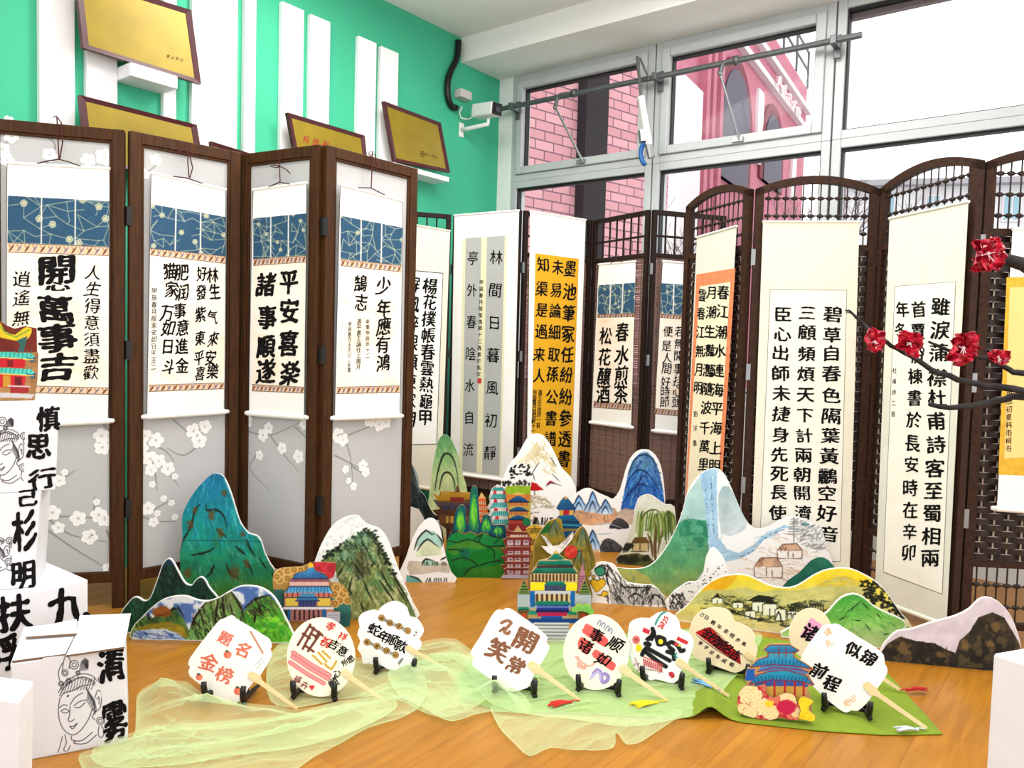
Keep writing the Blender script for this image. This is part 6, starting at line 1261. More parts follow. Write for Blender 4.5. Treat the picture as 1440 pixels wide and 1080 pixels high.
# y: small green hill
def py_(pt):
    pt.fill(R7((640, 520), (1350, 520), (1350, 860), (640, 860)), (70, 164, 70), (140, 200, 100), c3=(226, 234, 196), noise=0.1); pt.strokes(R7((900, 640), (1040, 550), (1320, 690), (1240, 780), (900, 760)), 90, lambda x, y: -40 if x < 1200 else 35, 20, 2, [(50, 150, 60), (120, 200, 90), (176, 220, 130), (90, 176, 80)], 0.6)
    ink(pt, 1.4, (30, 50, 34), R7((1010, 640), (1050, 610), (1085, 580)), R7((1090, 590), (1130, 630)), R7((960, 690), (1000, 665)), R7((1050, 690), (1085, 690)), R7((1105, 710), (1140, 750)), R7((1170, 650), (1200, 680)), R7((1210, 770), (1240, 765)))
standee('small green hill cutout with a white rim, in front of the yellow hills', ((1098, 897), (1243, 912)), R7((635, 785), (680, 730), (740, 690), (800, 652), (880, 650), (920, 610), (970, 560), (1040, 538), (1100, 560), (1160, 610), (1240, 650), (1310, 680), (1338, 722), (1260, 800), (1212, 848), (1000, 822)), py_, (150, 200, 110), seed=25, sm=2, border=2.6)
# z: dark rocks
def pz(pt):
    pt.wash(R8((130, 480), (640, 480), (640, 700), (130, 700)), (232, 224, 232), 20, 0.4, 0.7, 0.8); dk = R8((130, 700), (168, 650), (210, 625), (262, 640), (330, 650), (380, 675), (402, 682), (415, 640), (450, 610), (480, 560), (530, 542), (570, 560), (600, 610), (628, 660), (620, 770), (130, 770)); pt.fill(dk, (70, 62, 48), (40, 38, 34), noise=0.3); pt.wash(dk, (110, 96, 66), 9, 0.52, 0.66, 0.7); pt.strokes(dk, 110, 50, 10, 2, [(34, 32, 28), (84, 76, 54), (120, 104, 70), (54, 60, 40), (26, 24, 22)], 0.7)
    for x, y, a, b in ((222, 665, 9, 9), (435, 655, 5, 9), (540, 590, 6, 8), (520, 650, 6, 5), (350, 690, 6, 4)): q = R8((x, y))[0]; pt.blob(q[0], q[1], a, b, (150, 120, 78), 0.7, 0.6, 0.5)
    pt.strokes(R8((280, 640), (380, 670), (400, 690), (300, 690)), 24, 85, 7, 1.2, [(24, 22, 20), (70, 60, 44)], 0.8)
    pt.fill(R8((130, 724), (640, 738), (640, 780), (130, 780)), (34, 34, 36), alpha=0.8)
standee('dark grey rock cutout under a lilac sky, beside the tall white box', ((1241, 929), (1434, 947)), R8((135, 706), (150, 660), (172, 632), (202, 607), (250, 600), (310, 580), (400, 555), (450, 530), (480, 500), (510, 490), (550, 505), (590, 550), (615, 610), (627, 665), (622, 752), (520, 746), (380, 737), (150, 711)), pz, (216, 206, 216), seed=26, sm=2, border=1.4)
# q: green roofed hall in front
def pq(pt):
    B = lambda x0, y0, x1, y1, c, **k: pt.rect(*S8((x0, y0))[0], *S8((x1, y1))[0], c, **k)
    V = lambda y0, y1, xs, w, c: [pt.line(S8((x, y0), (x, y1)), w, c) for x in xs]
    TG = (30, 150, 124); DK = (40, 50, 44)
    B(100, 760, 660, 860, (176, 182, 188), noise=0.08); pt.fill(S8((345, 524), (385, 488), (402, 476), (424, 490), (465, 524)), TG, (20, 120, 100)); pt.fill(S8((262, 560), (290, 532), (500, 532), (525, 568)), TG, (24, 110, 90), noise=0.1); B(270, 566, 520, 586, (70, 60, 60)); pt.fill(S8((226, 622), (262, 584), (525, 584), (552, 622)), (40, 140, 116), (26, 96, 80), noise=0.1); pt.line(S8((226, 622), (552, 622)), 1.4, DK); pt.line(S8((262, 560), (525, 566)), 1.0, DK)
    B(228, 622, 548, 682, (214, 190, 140)); V(630, 668, range(240, 545, 24), 2.6, (96, 62, 44)); pt.line(S8((228, 672), (548, 690)), 1.3, (110, 80, 60)); B(226, 682, 548, 738, (250, 224, 30)); pt.fill(S8((318, 704), (340, 674), (450, 676), (478, 706)), TG, (24, 110, 96)); B(324, 704, 470, 742, (96, 104, 140)); V(708, 740, range(332, 470, 14), 1.2, (40, 44, 70)); B(255, 744, 520, 762, (206, 206, 210))
    B(225, 740, 530, 840, (200, 176, 130)); B(222, 740, 258, 850, (24, 110, 180)); B(500, 740, 532, 850, (24, 110, 180)); B(255, 742, 505, 764, (204, 206, 212)); V(768, 812, range(272, 505, 34), 3.0, (90, 56, 40)); V(768, 812, range(288, 505, 34), 2.4, (224, 200, 150))
    pt.fill(S8((235, 838), (275, 812), (490, 812), (505, 840)), TG, (24, 120, 104)); B(270, 838, 490, 868, (50, 70, 160)); pt.line(S8((270, 850), (490, 852)), 1.6, (130, 150, 210)); B(265, 868, 490, 892, (30, 40, 110)); B(270, 890, 480, 916, (196, 40, 90)); B(300, 914, 446, 962, (20, 96, 180)); B(190, 930, 560, 962, (30, 80, 150)); 
    for cx in (178, 590): pt.fill(S8((cx-48, 878), (cx-30, 850), (cx+30, 850), (cx+48, 878)), TG, (24, 120, 104)); B(cx-38, 878, cx+38, 945, (150, 96, 60)); B(cx-14, 896, cx+14, 926, (206, 84, 40)); pt.ring(*S8((cx, 880))[0], 7, 0.8, (60, 60, 40), ry=2)
    for cx in (240, 515): pt.fill(S8((cx-36, 905), (cx-20, 878), (cx+20, 878), (cx+36, 905)), (36, 150, 130)); B(cx-30, 905, cx+30, 932, (190, 160, 110))
    for cx in (182, 600):
        pt.fill(S8((cx-40, 766), (cx-22, 712), (cx, 662), (cx+22, 712), (cx+40, 766)), (64, 92, 50), (40, 60, 40), noise=0.15)
        for y in (700, 720, 740, 756): w = (y-650)*.34; pt.line(S8((cx-w, y), (cx+w, y)), 1.2, (150, 176, 90))
    B(130, 766, 222, 850, (188, 194, 198), noise=0.06); B(536, 766, 645, 850, (188, 194, 198), noise=0.06); B(250, 960, 492, 1120, (222, 222, 226)); [pt.line(S8((250, 976+k*24), (492, 978+k*24)), 1.3, (120, 120, 130)) for k in range(6)]
    pt.blob(*S8((402, 474))[0], 2.4, 2.4, (222, 190, 60))
tq, Pq = standee('large hall cutout with green roofs and white steps, in front of the gold cliff', ((730, 902), (838, 902)), S8((402, 462), (425, 488), (465, 522), (506, 532), (528, 572), (554, 606), (550, 690), (540, 762), (560, 764), (578, 712), (600, 660), (624, 712), (644, 766), (645, 850), (642, 930), (560, 966), (492, 972), (492, 1089), (250, 1089), (250, 972), (192, 964), (132, 940), (136, 850), (136, 764), (160, 712), (182, 660), (204, 712), (222, 762), (224, 690), (226, 618), (260, 574), (286, 532), (345, 520), (384, 488)), pq, (190, 170, 130), 'temple_cutout', sm=0, seed=27, edge=M['card'])
piece('tree', Pq, S8((510, 880), (512, 860), (530, 852), (545, 830), (575, 826), (590, 840), (610, 826), (640, 838), (645, 858), (664, 876), (655, 900), (640, 915), (620, 890), (560, 880), (530, 890)), lambda pt: pt.wash(S8((500, 820), (670, 820), (670, 920), (500, 920)), (120, 190, 90), 6, 0.4, 0.7, 0.7), (170, 214, 120), tq, 0.012, sm=2, label='pale green tree')
# aa: blue round temple with peonies
def paa(pt):
    pt.fill(F5((380, 345), (410, 318), (520, 318), (576, 352), (560, 362), (400, 364)), (70, 160, 200), (40, 120, 170), noise=0.1); pt.rect(*F5((400, 360))[0], *F5((540, 388))[0], (80, 170, 196)); pt.fill(F5((300, 442), (345, 400), (400, 385), (545, 388), (610, 425), (652, 456), (560, 440), (430, 430)), (60, 170, 206), (40, 130, 180), noise=0.1); pt.fill(F5((340, 470), (360, 440), (430, 430), (560, 440), (625, 468), (620, 485), (480, 465)), (90, 140, 196), noise=0.1); pt.fill(F5((295, 540), (335, 490), (400, 470), (500, 462), (610, 490), (660, 545), (560, 522), (420, 515)), (50, 176, 204), (36, 130, 176), noise=0.1); pt.fill(F5((320, 560), (330, 530), (420, 515), (560, 522), (630, 545), (610, 560)), (70, 100, 170)); pt.rect(*F5((330, 552))[0], *F5((610, 640))[0], (206, 170, 80))
    for x in (380, 436, 494, 550, 600): pt.line(F5((x, 530), (x, 620)), 2.6, (190, 44, 50))
    R = (150, 50, 60)
    for l in (F5((375, 348), (410, 319), (520, 319), (576, 352), (545, 364), (395, 364), (375, 348)), F5((300, 442), (345, 400), (400, 385)), F5((545, 388), (610, 425), (652, 456), (560, 440), (430, 430), (305, 444)), F5((295, 540), (335, 490), (400, 470), (500, 462), (610, 490), (660, 545), (560, 522), (420, 515), (295, 542)), F5((400, 362), (400, 386)), F5((460, 330), (460, 388)), F5((500, 330), (500, 388)), F5((545, 362), (545, 388)), F5((340, 470), (430, 448), (560, 456), (630, 470))): pt.line(l, 1.1, R)
    for k in range(15): x = 330+k*20; pt.line(F5((x, 512-abs(k-7)*-2.2), (x+(k-7)*2.2, 490+abs(k-7)*1.2)), 0.8, (20, 84, 130)); pt.line(F5((x+10, 432), (x+10+(k-7)*1.5, 402+abs(k-7)*2)), 0.8, (20, 84, 130))
    pt.rect(*F5((270, 455))[0], *F5((325, 520))[0], (44, 110, 190))
taa, Paa = standee('blue round temple cutout with cream peonies at its foot, on the green cloth', ((1037, 1008), (1146, 1020)), F5((375, 347), (408, 317), (520, 316), (578, 352), (548, 368), (550, 390), (610, 424), (656, 456), (628, 470), (630, 490), (662, 546), (620, 556), (640, 612), (650, 700), (648, 742), (560, 735), (470, 724), (400, 732), (260, 708), (232, 690), (236, 600), (280, 560), (272, 500), (285, 452), (322, 452), (345, 470), (300, 443), (345, 398), (398, 384), (395, 364)), paa, (196, 160, 110), 'temple_cutout', sm=0, seed=28, edge=M['card'])
def ppe(pt):
    pt.fill(F5((225, 540), (600, 540), (600, 760), (225, 760)), (222, 130, 110), noise=0.15); pt.wash(F5((225, 540), (600, 540), (600, 760), (225, 760)), (190, 44, 64), 5, 0.5, 0.6, 0.9); r = pt.rng
    for cx, cy, R in ((300, 605, 70), (355, 665, 62), (262, 680, 40), (520, 610, 60), (415, 700, 50), (300, 700, 44), (560, 700, 34)):
        q = F5((cx, cy))[0]; R = R/4; pt.blob(q[0], q[1], R*.92, R*.8, (190, 40, 56), 1, 0.15, 0.3)
        for ring, nn_, rr in ((0.70, 7, 0.36), (0.34, 5, 0.27), (0.0, 1, 0.2)):
            for k in range(nn_):
                an = k*6.283/nn_+ring*2+cx; x, y = q[0]+R*ring*math.cos(an), q[1]+R*ring*.85*math.sin(an); pt.blob(x, y, R*rr, R*rr*.72, (248, 234, 186), 1, 0.2, 0.25, an+1.57); pt.line([(x-R*rr*.4*math.sin(an), y+R*rr*.4*math.cos(an)), (x+R*rr*.4*math.sin(an), y-R*rr*.4*math.cos(an))], 0.7, (232, 196, 120))
    pt.blob(*F5((500, 668))[0], 14, 10, (206, 44, 92), 1, 0.2, 0.2); pt.blob(*F5((405, 650))[0], 6, 5, (250, 220, 70), 1, 0.3, 0.4)
piece('peonies', Paa, F5((232, 690), (228, 630), (240, 585), (275, 550), (330, 556), (385, 545), (392, 590), (430, 620), (470, 600), (510, 590), (548, 605), (560, 640), (585, 660), (590, 720), (560, 742), (510, 738), (470, 726), (420, 742), (360, 738), (270, 716)), ppe, (236, 214, 160), taa, 0.012, sm=2, label='cream and red peonies')
piece('yellow_flower', Paa, F5((570, 640), (590, 612), (630, 622), (655, 640), (632, 660), (630, 690), (664, 718), (655, 748), (612, 742), (572, 730), (585, 690)), lambda pt: pt.wash(F5((560, 600), (670, 600), (670, 760), (560, 760)), (246, 206, 40), 5, 0.4, 0.7, 0.7), (250, 228, 60), taa, 0.018, sm=2)
# ------------------------------------------------------------------ white decorated boxes at the left
M['boxwhite'] = mat('white_carton', (230, 230, 234), 0.75, noise=0.03, nscale=12, bump=0.04, bscale=90); M['boxedge'] = mat('brown_corrugated_edge', (120, 92, 66), 0.85)
def solid_box(parent, P, q, D, name='box_body', nn=0.0):
    """front face traced as TL, TR, BR, BL on plane P, extruded back by D"""
    q = np.array(q, float); f = P.hit(q[:, 0], q[:, 1], nn)
    f[:, 2] = np.maximum(f[:, 2], 0.0); b = f-P.N*D; m = MB(); m.prism(f, b)
    return m.build(name, M['boxwhite'], parent, bevel=0.004), f
def face_art(pt, k):
    """line drawing of a crowned head, mapped by k from a 0..100 square"""
    D = (40, 40, 46)
    def l(*p, w=0.9, sm=3): pt.line([k(*a) for a in p], w, D, 0.95, 0, False, sm)
    l((38, 52), (36, 64), (38, 78), (46, 90), (58, 96), (70, 92), (82, 80), (88, 68)); l((38, 52), (44, 46), (58, 44), (72, 40), (84, 40)); l((54, 62), (53, 72), (51, 78), (55, 80), (60, 78)); l((40, 66), (46, 64), (52, 67)); l((41, 67), (46, 69), (52, 68)); l((60, 62), (68, 58), (78, 57)); l((61, 64), (68, 65), (77, 60)); l((54, 60), (62, 52), (74, 48)); l((38, 62), (44, 59), (50, 61)); l((53, 85), (58, 86), (65, 83)); l((54, 86), (58, 89), (64, 84)); l((56, 97), (57, 102), (72, 104), (88, 96)); l((62, 103), (60, 106), (78, 108), (94, 100)); l((50, 50), (51, 49), w=2)
    for t in range(12): a = 40+t*4.2; l((a, 44+abs(t-5)*0.3), (a+3, 40), (a+5, 33), w=0.7)
    for t in range(9): a = 78+t*1.6; l((a, 42+t*2), (a+3, 50+t*2.4), (a+1, 58+t*2.2), w=0.7)
    l((36, 44), (44, 34), (58, 28), (74, 26), (88, 30), (94, 36)); l((38, 48), (46, 38), (60, 32), (76, 30), (92, 38))
    for t in range(9): x, y = 42+t*6, 40-math.sin(t/8*3.1)*10; q = k(x, y); pt.ring(q[0], q[1], 1.6, 0.7, D, 8)
    for x, y, r in ((46, 22, 4.0), (60, 14, 5.6), (40, 34, 3), (52, 32, 3.4), (66, 24, 2.6), (102, 36, 4.4), (108, 44, 4.6), (100, 84, 4.6)): q = k(x, y); pt.ring(q[0], q[1], r*1.1, 0.9, D, 14); pt.ring(q[0], q[1], r*0.55, 0.7, D, 10)
    for t in range(7): l((68+t*2, 22), (72+t*1.6, 8+abs(t-3)), (78+t*.6, 20), w=0.7)
    l((42, 20), (44, 8), (48, 2), (54, 8), (52, 18)); l((38, 30), (36, 20), (42, 10)); l((92, 56), (96, 48), (102, 52), (100, 68), (92, 72), (90, 62)); l((95, 58), (98, 56), (98, 64)); l((92, 72), (88, 78), (92, 82)); l((98, 90), (97, 100), (102, 104), (106, 98), (102, 90)); l((42, 96), (38, 108), (34, 116), w=0.8); l((46, 94), (48, 104), (44, 112), (50, 114), (54, 108)); l((104, 70), (108, 90), (116, 104), w=0.8)
def art_panel(P, q, k, parent, n=0.0004, box=None):
    def f(pt): face_art(pt, k)
    b = board('drawing', P, q, f, (230, 230, 234), parent, 0.0003, n, 0.5, edge=M['boxwhite'], facemat=M['print']); return b
# front box with crowned head drawing
P2 = ground_plane((27, 1072), (180, 1044))
q2 = [(14, 933), (175.5, 911.5), (180, 1044), (27, 1072)]
f2 = P2.hit(np.array([x for x, y in q2]), np.array([y for x, y in q2]))
zt = float(f2[1][2]); D2 = float(np.dot(atz(184, 864, zt)-f2[1], -P2.N)); D2 = min(max(D2, 0.12), 0.3)
b2 = thing('carton', 'white box with one large crowned head drawing, in front of the left stack', 'box', (f2[2]+f2[3])/2*np.array([1, 1, 0]))
solid_box(b2, P2, q2, D2)
art_panel(P2, [(60, 925), (134, 917), (152, 1046), (62, 1062)], lambda x, y: (49+x*0.92, 922+y*1.2-(x-30)*0.13), b2)
L = Lettering(P2, 0.0012, 31, 0.05); L.ch('清', 157, 935, 38, 46, -6, 0, 2); L.ch('雾', 161, 1014, 34, 52, -8, 0, 2); L.build(b2, M['ink'])
tp_ = Plane(np.array([f2[0][0], f2[0][1], zt+0.004]), P2.U, -P2.N)
for nm, px, dz in (('flap', [(41, 885), (108, 872), (108, 892), (37, 897)], 0.012), ('flap', [(112, 867), (184, 864), (175, 911), (93, 923), (107, 893)], 0.006), ('flap', [(36, 900), (106, 893), (92, 921), (17, 931)], 0.003)):
    w = MB(); p = np.array([atz(x, y, zt+dz) for x, y in px]); w.prism(p+np.array([0, 0, 0.003]), p-np.array([0, 0, 0.002]), 0, 1); w.build(nm, [M['boxwhite'], M['boxedge']], b2)
SP = Plane(f2[1], -P2.N, (0, 0, 1)); SPo = Plane(f2[1], np.array([-P2.N[0], -P2.N[1], 0]))
m = MB()
# nearest plain box at the lower left
P1 = wall_plane(atz(-60, 1192), atz(25, 1180)); g1 = atz(25, 1180); b1 = thing('carton', 'plain white box cut off at the lower left corner of the photo', 'box', (g1[0]-0.1, g1[1], 0))
solid_box(b1, P1, [(-70, 974), (27, 987), (24, 1181), (-70, 1195)], 0.10)
# lower stacked box, 九
zb3 = 0.31; c3 = atz(124, 815, zb3); e3 = atz(20, 838, zb3); P3 = wall_plane(e3, c3); lo = proj(np.array([c3[0], c3[1], 0]))
d3_ = (e3-c3); d3_ = d3_/np.linalg.norm(d3_)*0.42
b3 = thing('carton', 'white box with big brush characters at the bottom of the left stack', 'box', (c3[0]+d3_[0]/2, c3[1]+d3_[1]/2, 0))
m = MB(); c0 = np.array([c3[0], c3[1], 0]); m.box(c0, (d3_[0], d3_[1], 0), -P3.N*0.30, (0, 0, zb3)); m.build('box_body', M['boxwhite'], b3, bevel=0.004)
L = Lettering(P3, 0.0012, 32, 0.04); L.ch('九', 95, 853, 54, 56, -8, 0, 2); L.ch('扶', 20, 862, 50, 54, -8, 0, 2); L.ch('浮', 8, 918, 44, 50, -8, 0, 2); L.build(b3, M['ink'])
# middle stacked box, standing on the lower one
zc = zb3; a4 = atz(48.5, 826, zc); l4 = atz(-10, 831, zc); P4 = wall_plane(l4, a4); q4 = [(-40, 697), (57, 692), (48.5, 826), (-48, 834)]; f4 = P4.hit(np.array([x for x, y in q4]), np.array([y for x, y in q4]))
z4 = float(f4[1][2]); b4 = thing('carton', 'white box with brush writing and a line drawing, in the middle of the left stack', 'box', ((a4[0]+f4[3][0])/2, a4[1], zc))
m = MB(); f4[2][2] = f4[3][2] = zc+0.0005; f4[0][2] = f4[1][2] = z4; m.prism(f4, f4-P4.N*0.2); m.build('box_body', M['boxwhite'], b4, bevel=0.003)
L = Lettering(P4, 0.0012, 33, 0.04); L.ch('己', 38, 700, 30, 26, -4, 0, 2); L.ch('杉', 35, 746, 34, 56, -4, 0, 2); L.ch('明', 33, 808, 34, 40, -4, 0, 2); L.build(b4, M['ink'])
art_panel(P4, [(-12, 706), (19, 705), (16, 812), (-16, 816)], lambda x, y: (-68+x*0.8, 738+y*0.62), b4)
# upper stacked box
z5 = z4; a5 = atz(78, 689, z5); l5 = atz(-10, 695, z5); P5 = wall_plane(l5, a5); q5 = [(-40, 578), (83.5, 565), (78, 689), (-42, 697)]; f5 = P5.hit(np.array([x for x, y in q5]), np.array([y for x, y in q5]))
zt5 = float(f5[1][2]); b5 = thing('carton', 'white box with brush writing and a crowned head, at the top of the left stack', 'box', ((a5[0]+f5[3][0])/2, a5[1], z5))
f5[2][2] = f5[3][2] = z5+0.0005; f5[0][2] = f5[1][2] = zt5; m = MB(); m.prism(f5, f5-P5.N*0.18); m.build('box_body', M['boxwhite'], b5, bevel=0.003)
L = Lettering(P5, 0.0012, 34, 0.04); L.ch('慎', 68, 589, 32, 36, -3, 0, 2); L.ch('思', 54, 627, 34, 36, -3, 0, 2); L.ch('行', 60, 673, 38, 30, -3, 0, 2); L.build(b5, M['ink'])
art_panel(P5, [(-30, 581), (36, 573), (33, 690), (-30, 693)], lambda x, y: (-40+x*0.72, 580+y*0.92), b5)
# painted tower on the stack
R1c = cr(0, 440, 3.375); pz0 = f5[1]-P5.N*0.06; P6 = Plane((pz0[0], pz0[1], zt5), P5.U)
def ptower(pt):
    pt.fill(R1c((-60, 20), (20, 40), (180, 50), (180, 200), (-60, 200)), (122, 50, 40), noise=0.15); pt.fill(R1c((-60, 170), (176, 172), (180, 420), (-60, 420)), (168, 128, 84), noise=0.12)
    pt.fill(R1c((-60, 20), (0, 30), (20, 70), (70, 90), (115, 55), (148, 60), (140, 100), (100, 118), (40, 110), (-60, 80)), (226, 196, 50), noise=0.1, smooth=2); pt.fill(R1c((80, 115), (130, 96), (120, 140), (112, 170), (84, 168), (96, 140)), (60, 110, 104)); pt.line(R1c((-60, 70), (0, 50), (30, 85), (75, 100), (118, 78), (140, 66)), 1.6, (110, 170, 70)); pt.line(R1c((-60, 30), (5, 36), (22, 66), (68, 84), (112, 56)), 1.2, (90, 70, 30))
    for y in (172, 248):
        pt.fill(R1c((-60, y-6), (150, y+6), (165, y+22), (165, y+34), (-60, y+20)), (90, 200, 184), noise=0.1); pt.fill(R1c((120, y+22), (150, y+30), (170, y+20), (166, y+44), (150, y+50)), (60, 90, 120))
        for k in range(9): pt.line(R1c((-10+k*20, y-4), (-14+k*20, y+22)), 1.0, (40, 140, 140))
        pt.line(R1c((-60, y+22), (160, y+36)), 1.2, (230, 210, 110))
    pt.fill(R1c((-60, 196), (120, 206), (118, 248), (-60, 240)), (196, 44, 54)); pt.rect(*R1c((36, 208))[0], *R1c((62, 240))[0], (130, 30, 40)); pt.fill(R1c((-60, 272), (120, 284), (118, 340), (-60, 338)), (196, 48, 56)); pt.rect(*R1c((14, 280))[0], *R1c((48, 336))[0], (196, 150, 60)); pt.rect(*R1c((70, 290))[0], *R1c((104, 330))[0], (120, 34, 40)); pt.fill(R1c((50, 334), (136, 334), (136, 366), (48, 366)), (160, 50, 50)); pt.fill(R1c((-60, 360), (165, 372), (150, 392), (-60, 384)), (196, 190, 190)); pt.line(R1c((40, 332), (140, 336)), 1.4, (206, 210, 210))
t6 = thing('tower_cutout', 'red tower cutout with yellow and turquoise roofs, standing on the top box', 'cardboard cutout', (pz0[0]-0.05, pz0[1], zt5), 'painted landscape cutouts')
lo6 = [(x, min(y, 559)) for x, y in R1c((-60, 20), (10, 28), (30, 44), (70, 60), (118, 48), (150, 54), (174, 58), (176, 168), (182, 182), (178, 300), (164, 402), (-60, 404))]
bb = board('painted_board', P6, lo6, ptower, (150, 100, 70), t6, 0.02, 0.0, edge=M['card'])
zz = np.empty(len(bb.data.vertices)*3); bb.data.vertices.foreach_get('co', zz); zz = zz.reshape(-1, 3); zz[:, 2] -= zz[:, 2].min(); bb.data.vertices.foreach_set('co', zz.ravel()); bb.data.update()
# tall white box at the right edge
A = atz(1396, 918, 0.45); B = atz(1486, 946, 0.45); Cc = atz(1449, 909, 0.45); m = MB(); m.box((A[0], A[1], 0), (B[0]-A[0], B[1]-A[1], 0), (Cc[0]-A[0], Cc[1]-A[1], 0), (0, 0, 0.45)); tag(m.build('display_plinth', M['boxwhite'], bevel=0.006), 'tall plain white box at the lower right corner', 'box')

# ------------------------------------------------------------------ cloths
def ground_grid(poly, st):
    g = np.array([atz(x, y)[:2] for x, y in poly]); lo, hi = g.min(0)-st, g.max(0)+st
    nx, ny = int((hi[0]-lo[0])/st)+2, int((hi[1]-lo[1])/st)+2
    X, Y = np.meshgrid(lo[0]+st*np.arange(nx), lo[1]+st*np.arange(ny)); ins = inside(g, X, Y); cell = ins[:-1, :-1] | ins[1:, :-1] | ins[:-1, 1:] | ins[1:, 1:]
    need = np.zeros_like(ins)
    for a in (slice(0, -1), slice(1, None)):
        for b in (slice(0, -1), slice(1, None)): need[a, b] |= cell
    sn = need & ~ins; sx, sy = X[sn], Y[sn]; best = np.full(len(sx), 1e9); bx, by = sx.copy(), sy.copy()
    for k in range(len(g)):
        a, b = g[k], g[(k+1) % len(g)]; d = b-a; t = np.clip(((sx-a[0])*d[0]+(sy-a[1])*d[1])/(d@d+1e-12), 0, 1); qx, qy = a[0]+t*d[0], a[1]+t*d[1]; ds = np.hypot(sx-qx, sy-qy); w = ds < best
        best = np.where(w, ds, best); bx = np.where(w, qx, bx); by = np.where(w, qy, by)
    X, Y = X.copy(), Y.copy(); X[sn] = bx; Y[sn] = by
    idx = -np.ones(need.shape, int); idx[need] = np.arange(need.sum()); fy, fx = np.nonzero(cell)
    return X[need], Y[need], np.stack([idx[fy, fx], idx[fy, fx+1], idx[fy+1, fx+1], idx[fy+1, fx]], 1), g
def edge_dist(g, X, Y):
    best = np.full(len(X), 1e9)
    for k in range(len(g)):
        a, b = g[k], g[(k+1) % len(g)]; d = b-a; t = np.clip(((X-a[0])*d[0]+(Y-a[1])*d[1])/(d@d+1e-12), 0, 1); best = np.minimum(best, np.hypot(X-a[0]-t*d[0], Y-a[1]-t*d[1]))
    return best
def cloth(name, poly, zf, st, m, parent=None, solid=0.0, sm=3):
    poly = smooth_poly(poly, sm) if sm else poly
    X, Y, q, g = ground_grid(poly, st); e = edge_dist(g, X, Y); Z = zf(X, Y, e); px, py = proj(np.stack([X, Y, np.zeros_like(X)], 1))
    v = np.stack([X, Y, Z], 1); org = np.array(root_of(parent).location) if parent else np.array([X.mean(), Y.mean(), 0.0])
    me = bpy.data.meshes.new(name); me.from_pydata((v-org).tolist(), [], q.tolist()); me.materials.append(m); me.polygons.foreach_set('use_smooth', [True]*len(q)); me.update()
    o = bpy.data.objects.new(name, me); COL.objects.link(o)
    if parent: o.parent = parent
    else: o.location = tuple(org)
    if solid: md = o.modifiers.new('thickness', 'SOLIDIFY'); md.thickness = solid; md.offset = 1
    return o
M['felt'] = mat('olive_green_felt', (124, 148, 36), 0.9, noise=0.08, nscale=30, bump=0.15, bscale=400)
hump = atz(1000, 1004)[:2]
def felt_z(X, Y, e):
    z = 0.002+0.002*np.clip(e/0.05, 0, 1)*(fbm(X*100, Y*100, 9, 3))
    a = atz(1020, 1000)[:2]; d = np.array([0.25, 1.0]); d /= np.linalg.norm(d); s = (X-a[0])*d[1]-(Y-a[1])*d[0]; t = (X-a[0])*d[0]+(Y-a[1])*d[1]
    return z+0.035*np.exp(-((s+0.045)/0.035)**2)*np.exp(-(np.maximum(t, 0)/0.10)**2)
tag(cloth('table_cloth', [(640, 955), (690, 915), (780, 905), (900, 890), (985, 884), (1105, 902), (1246, 946), (1326, 1034), (1240, 1035), (1150, 1029), (1042, 1017), (1020, 1012), (985, 1012), (930, 1011), (840, 1006), (700, 1001), (650, 985)], felt_z, 0.012, M['felt'], solid=0.002, sm=0), 'olive green felt cloth spread under the fans on the right', 'cloth')
def tulle_material():
    m = bpy.data.materials.new('pale_green_tulle'); m.use_nodes = True; n = m.node_tree.nodes; l = m.node_tree.links; n.remove(n['Principled BSDF']); o = n['Material Output']
    d = n.new('ShaderNodeBsdfDiffuse'); d.inputs[0].default_value = (*lin((214, 240, 188), 0.97), 1); t = n.new('ShaderNodeBsdfTranslucent'); t.inputs[0].default_value = (*lin((214, 240, 188), 0.97), 1); a = n.new('ShaderNodeMixShader'); a.inputs[0].default_value = 0.35; l.new(d.outputs[0], a.inputs[1]); l.new(t.outputs[0], a.inputs[2])
    tr = n.new('ShaderNodeBsdfTransparent'); lw = n.new('ShaderNodeLayerWeight'); lw.inputs[0].default_value = 0.36; mr = n.new('ShaderNodeMapRange'); mr.inputs['From Min'].default_value = 0.0; mr.inputs['From Max'].default_value = 1.0; mr.inputs['To Min'].default_value = 0.20; mr.inputs['To Max'].default_value = 0.78; l.new(lw.outputs['Facing'], mr.inputs['Value'])
    x = n.new('ShaderNodeMixShader'); l.new(mr.outputs[0], x.inputs[0]); l.new(tr.outputs[0], x.inputs[1]); l.new(a.outputs[0], x.inputs[2]); l.new(x.outputs[0], o.inputs[0]); return m
M['tulle'] = tulle_material()
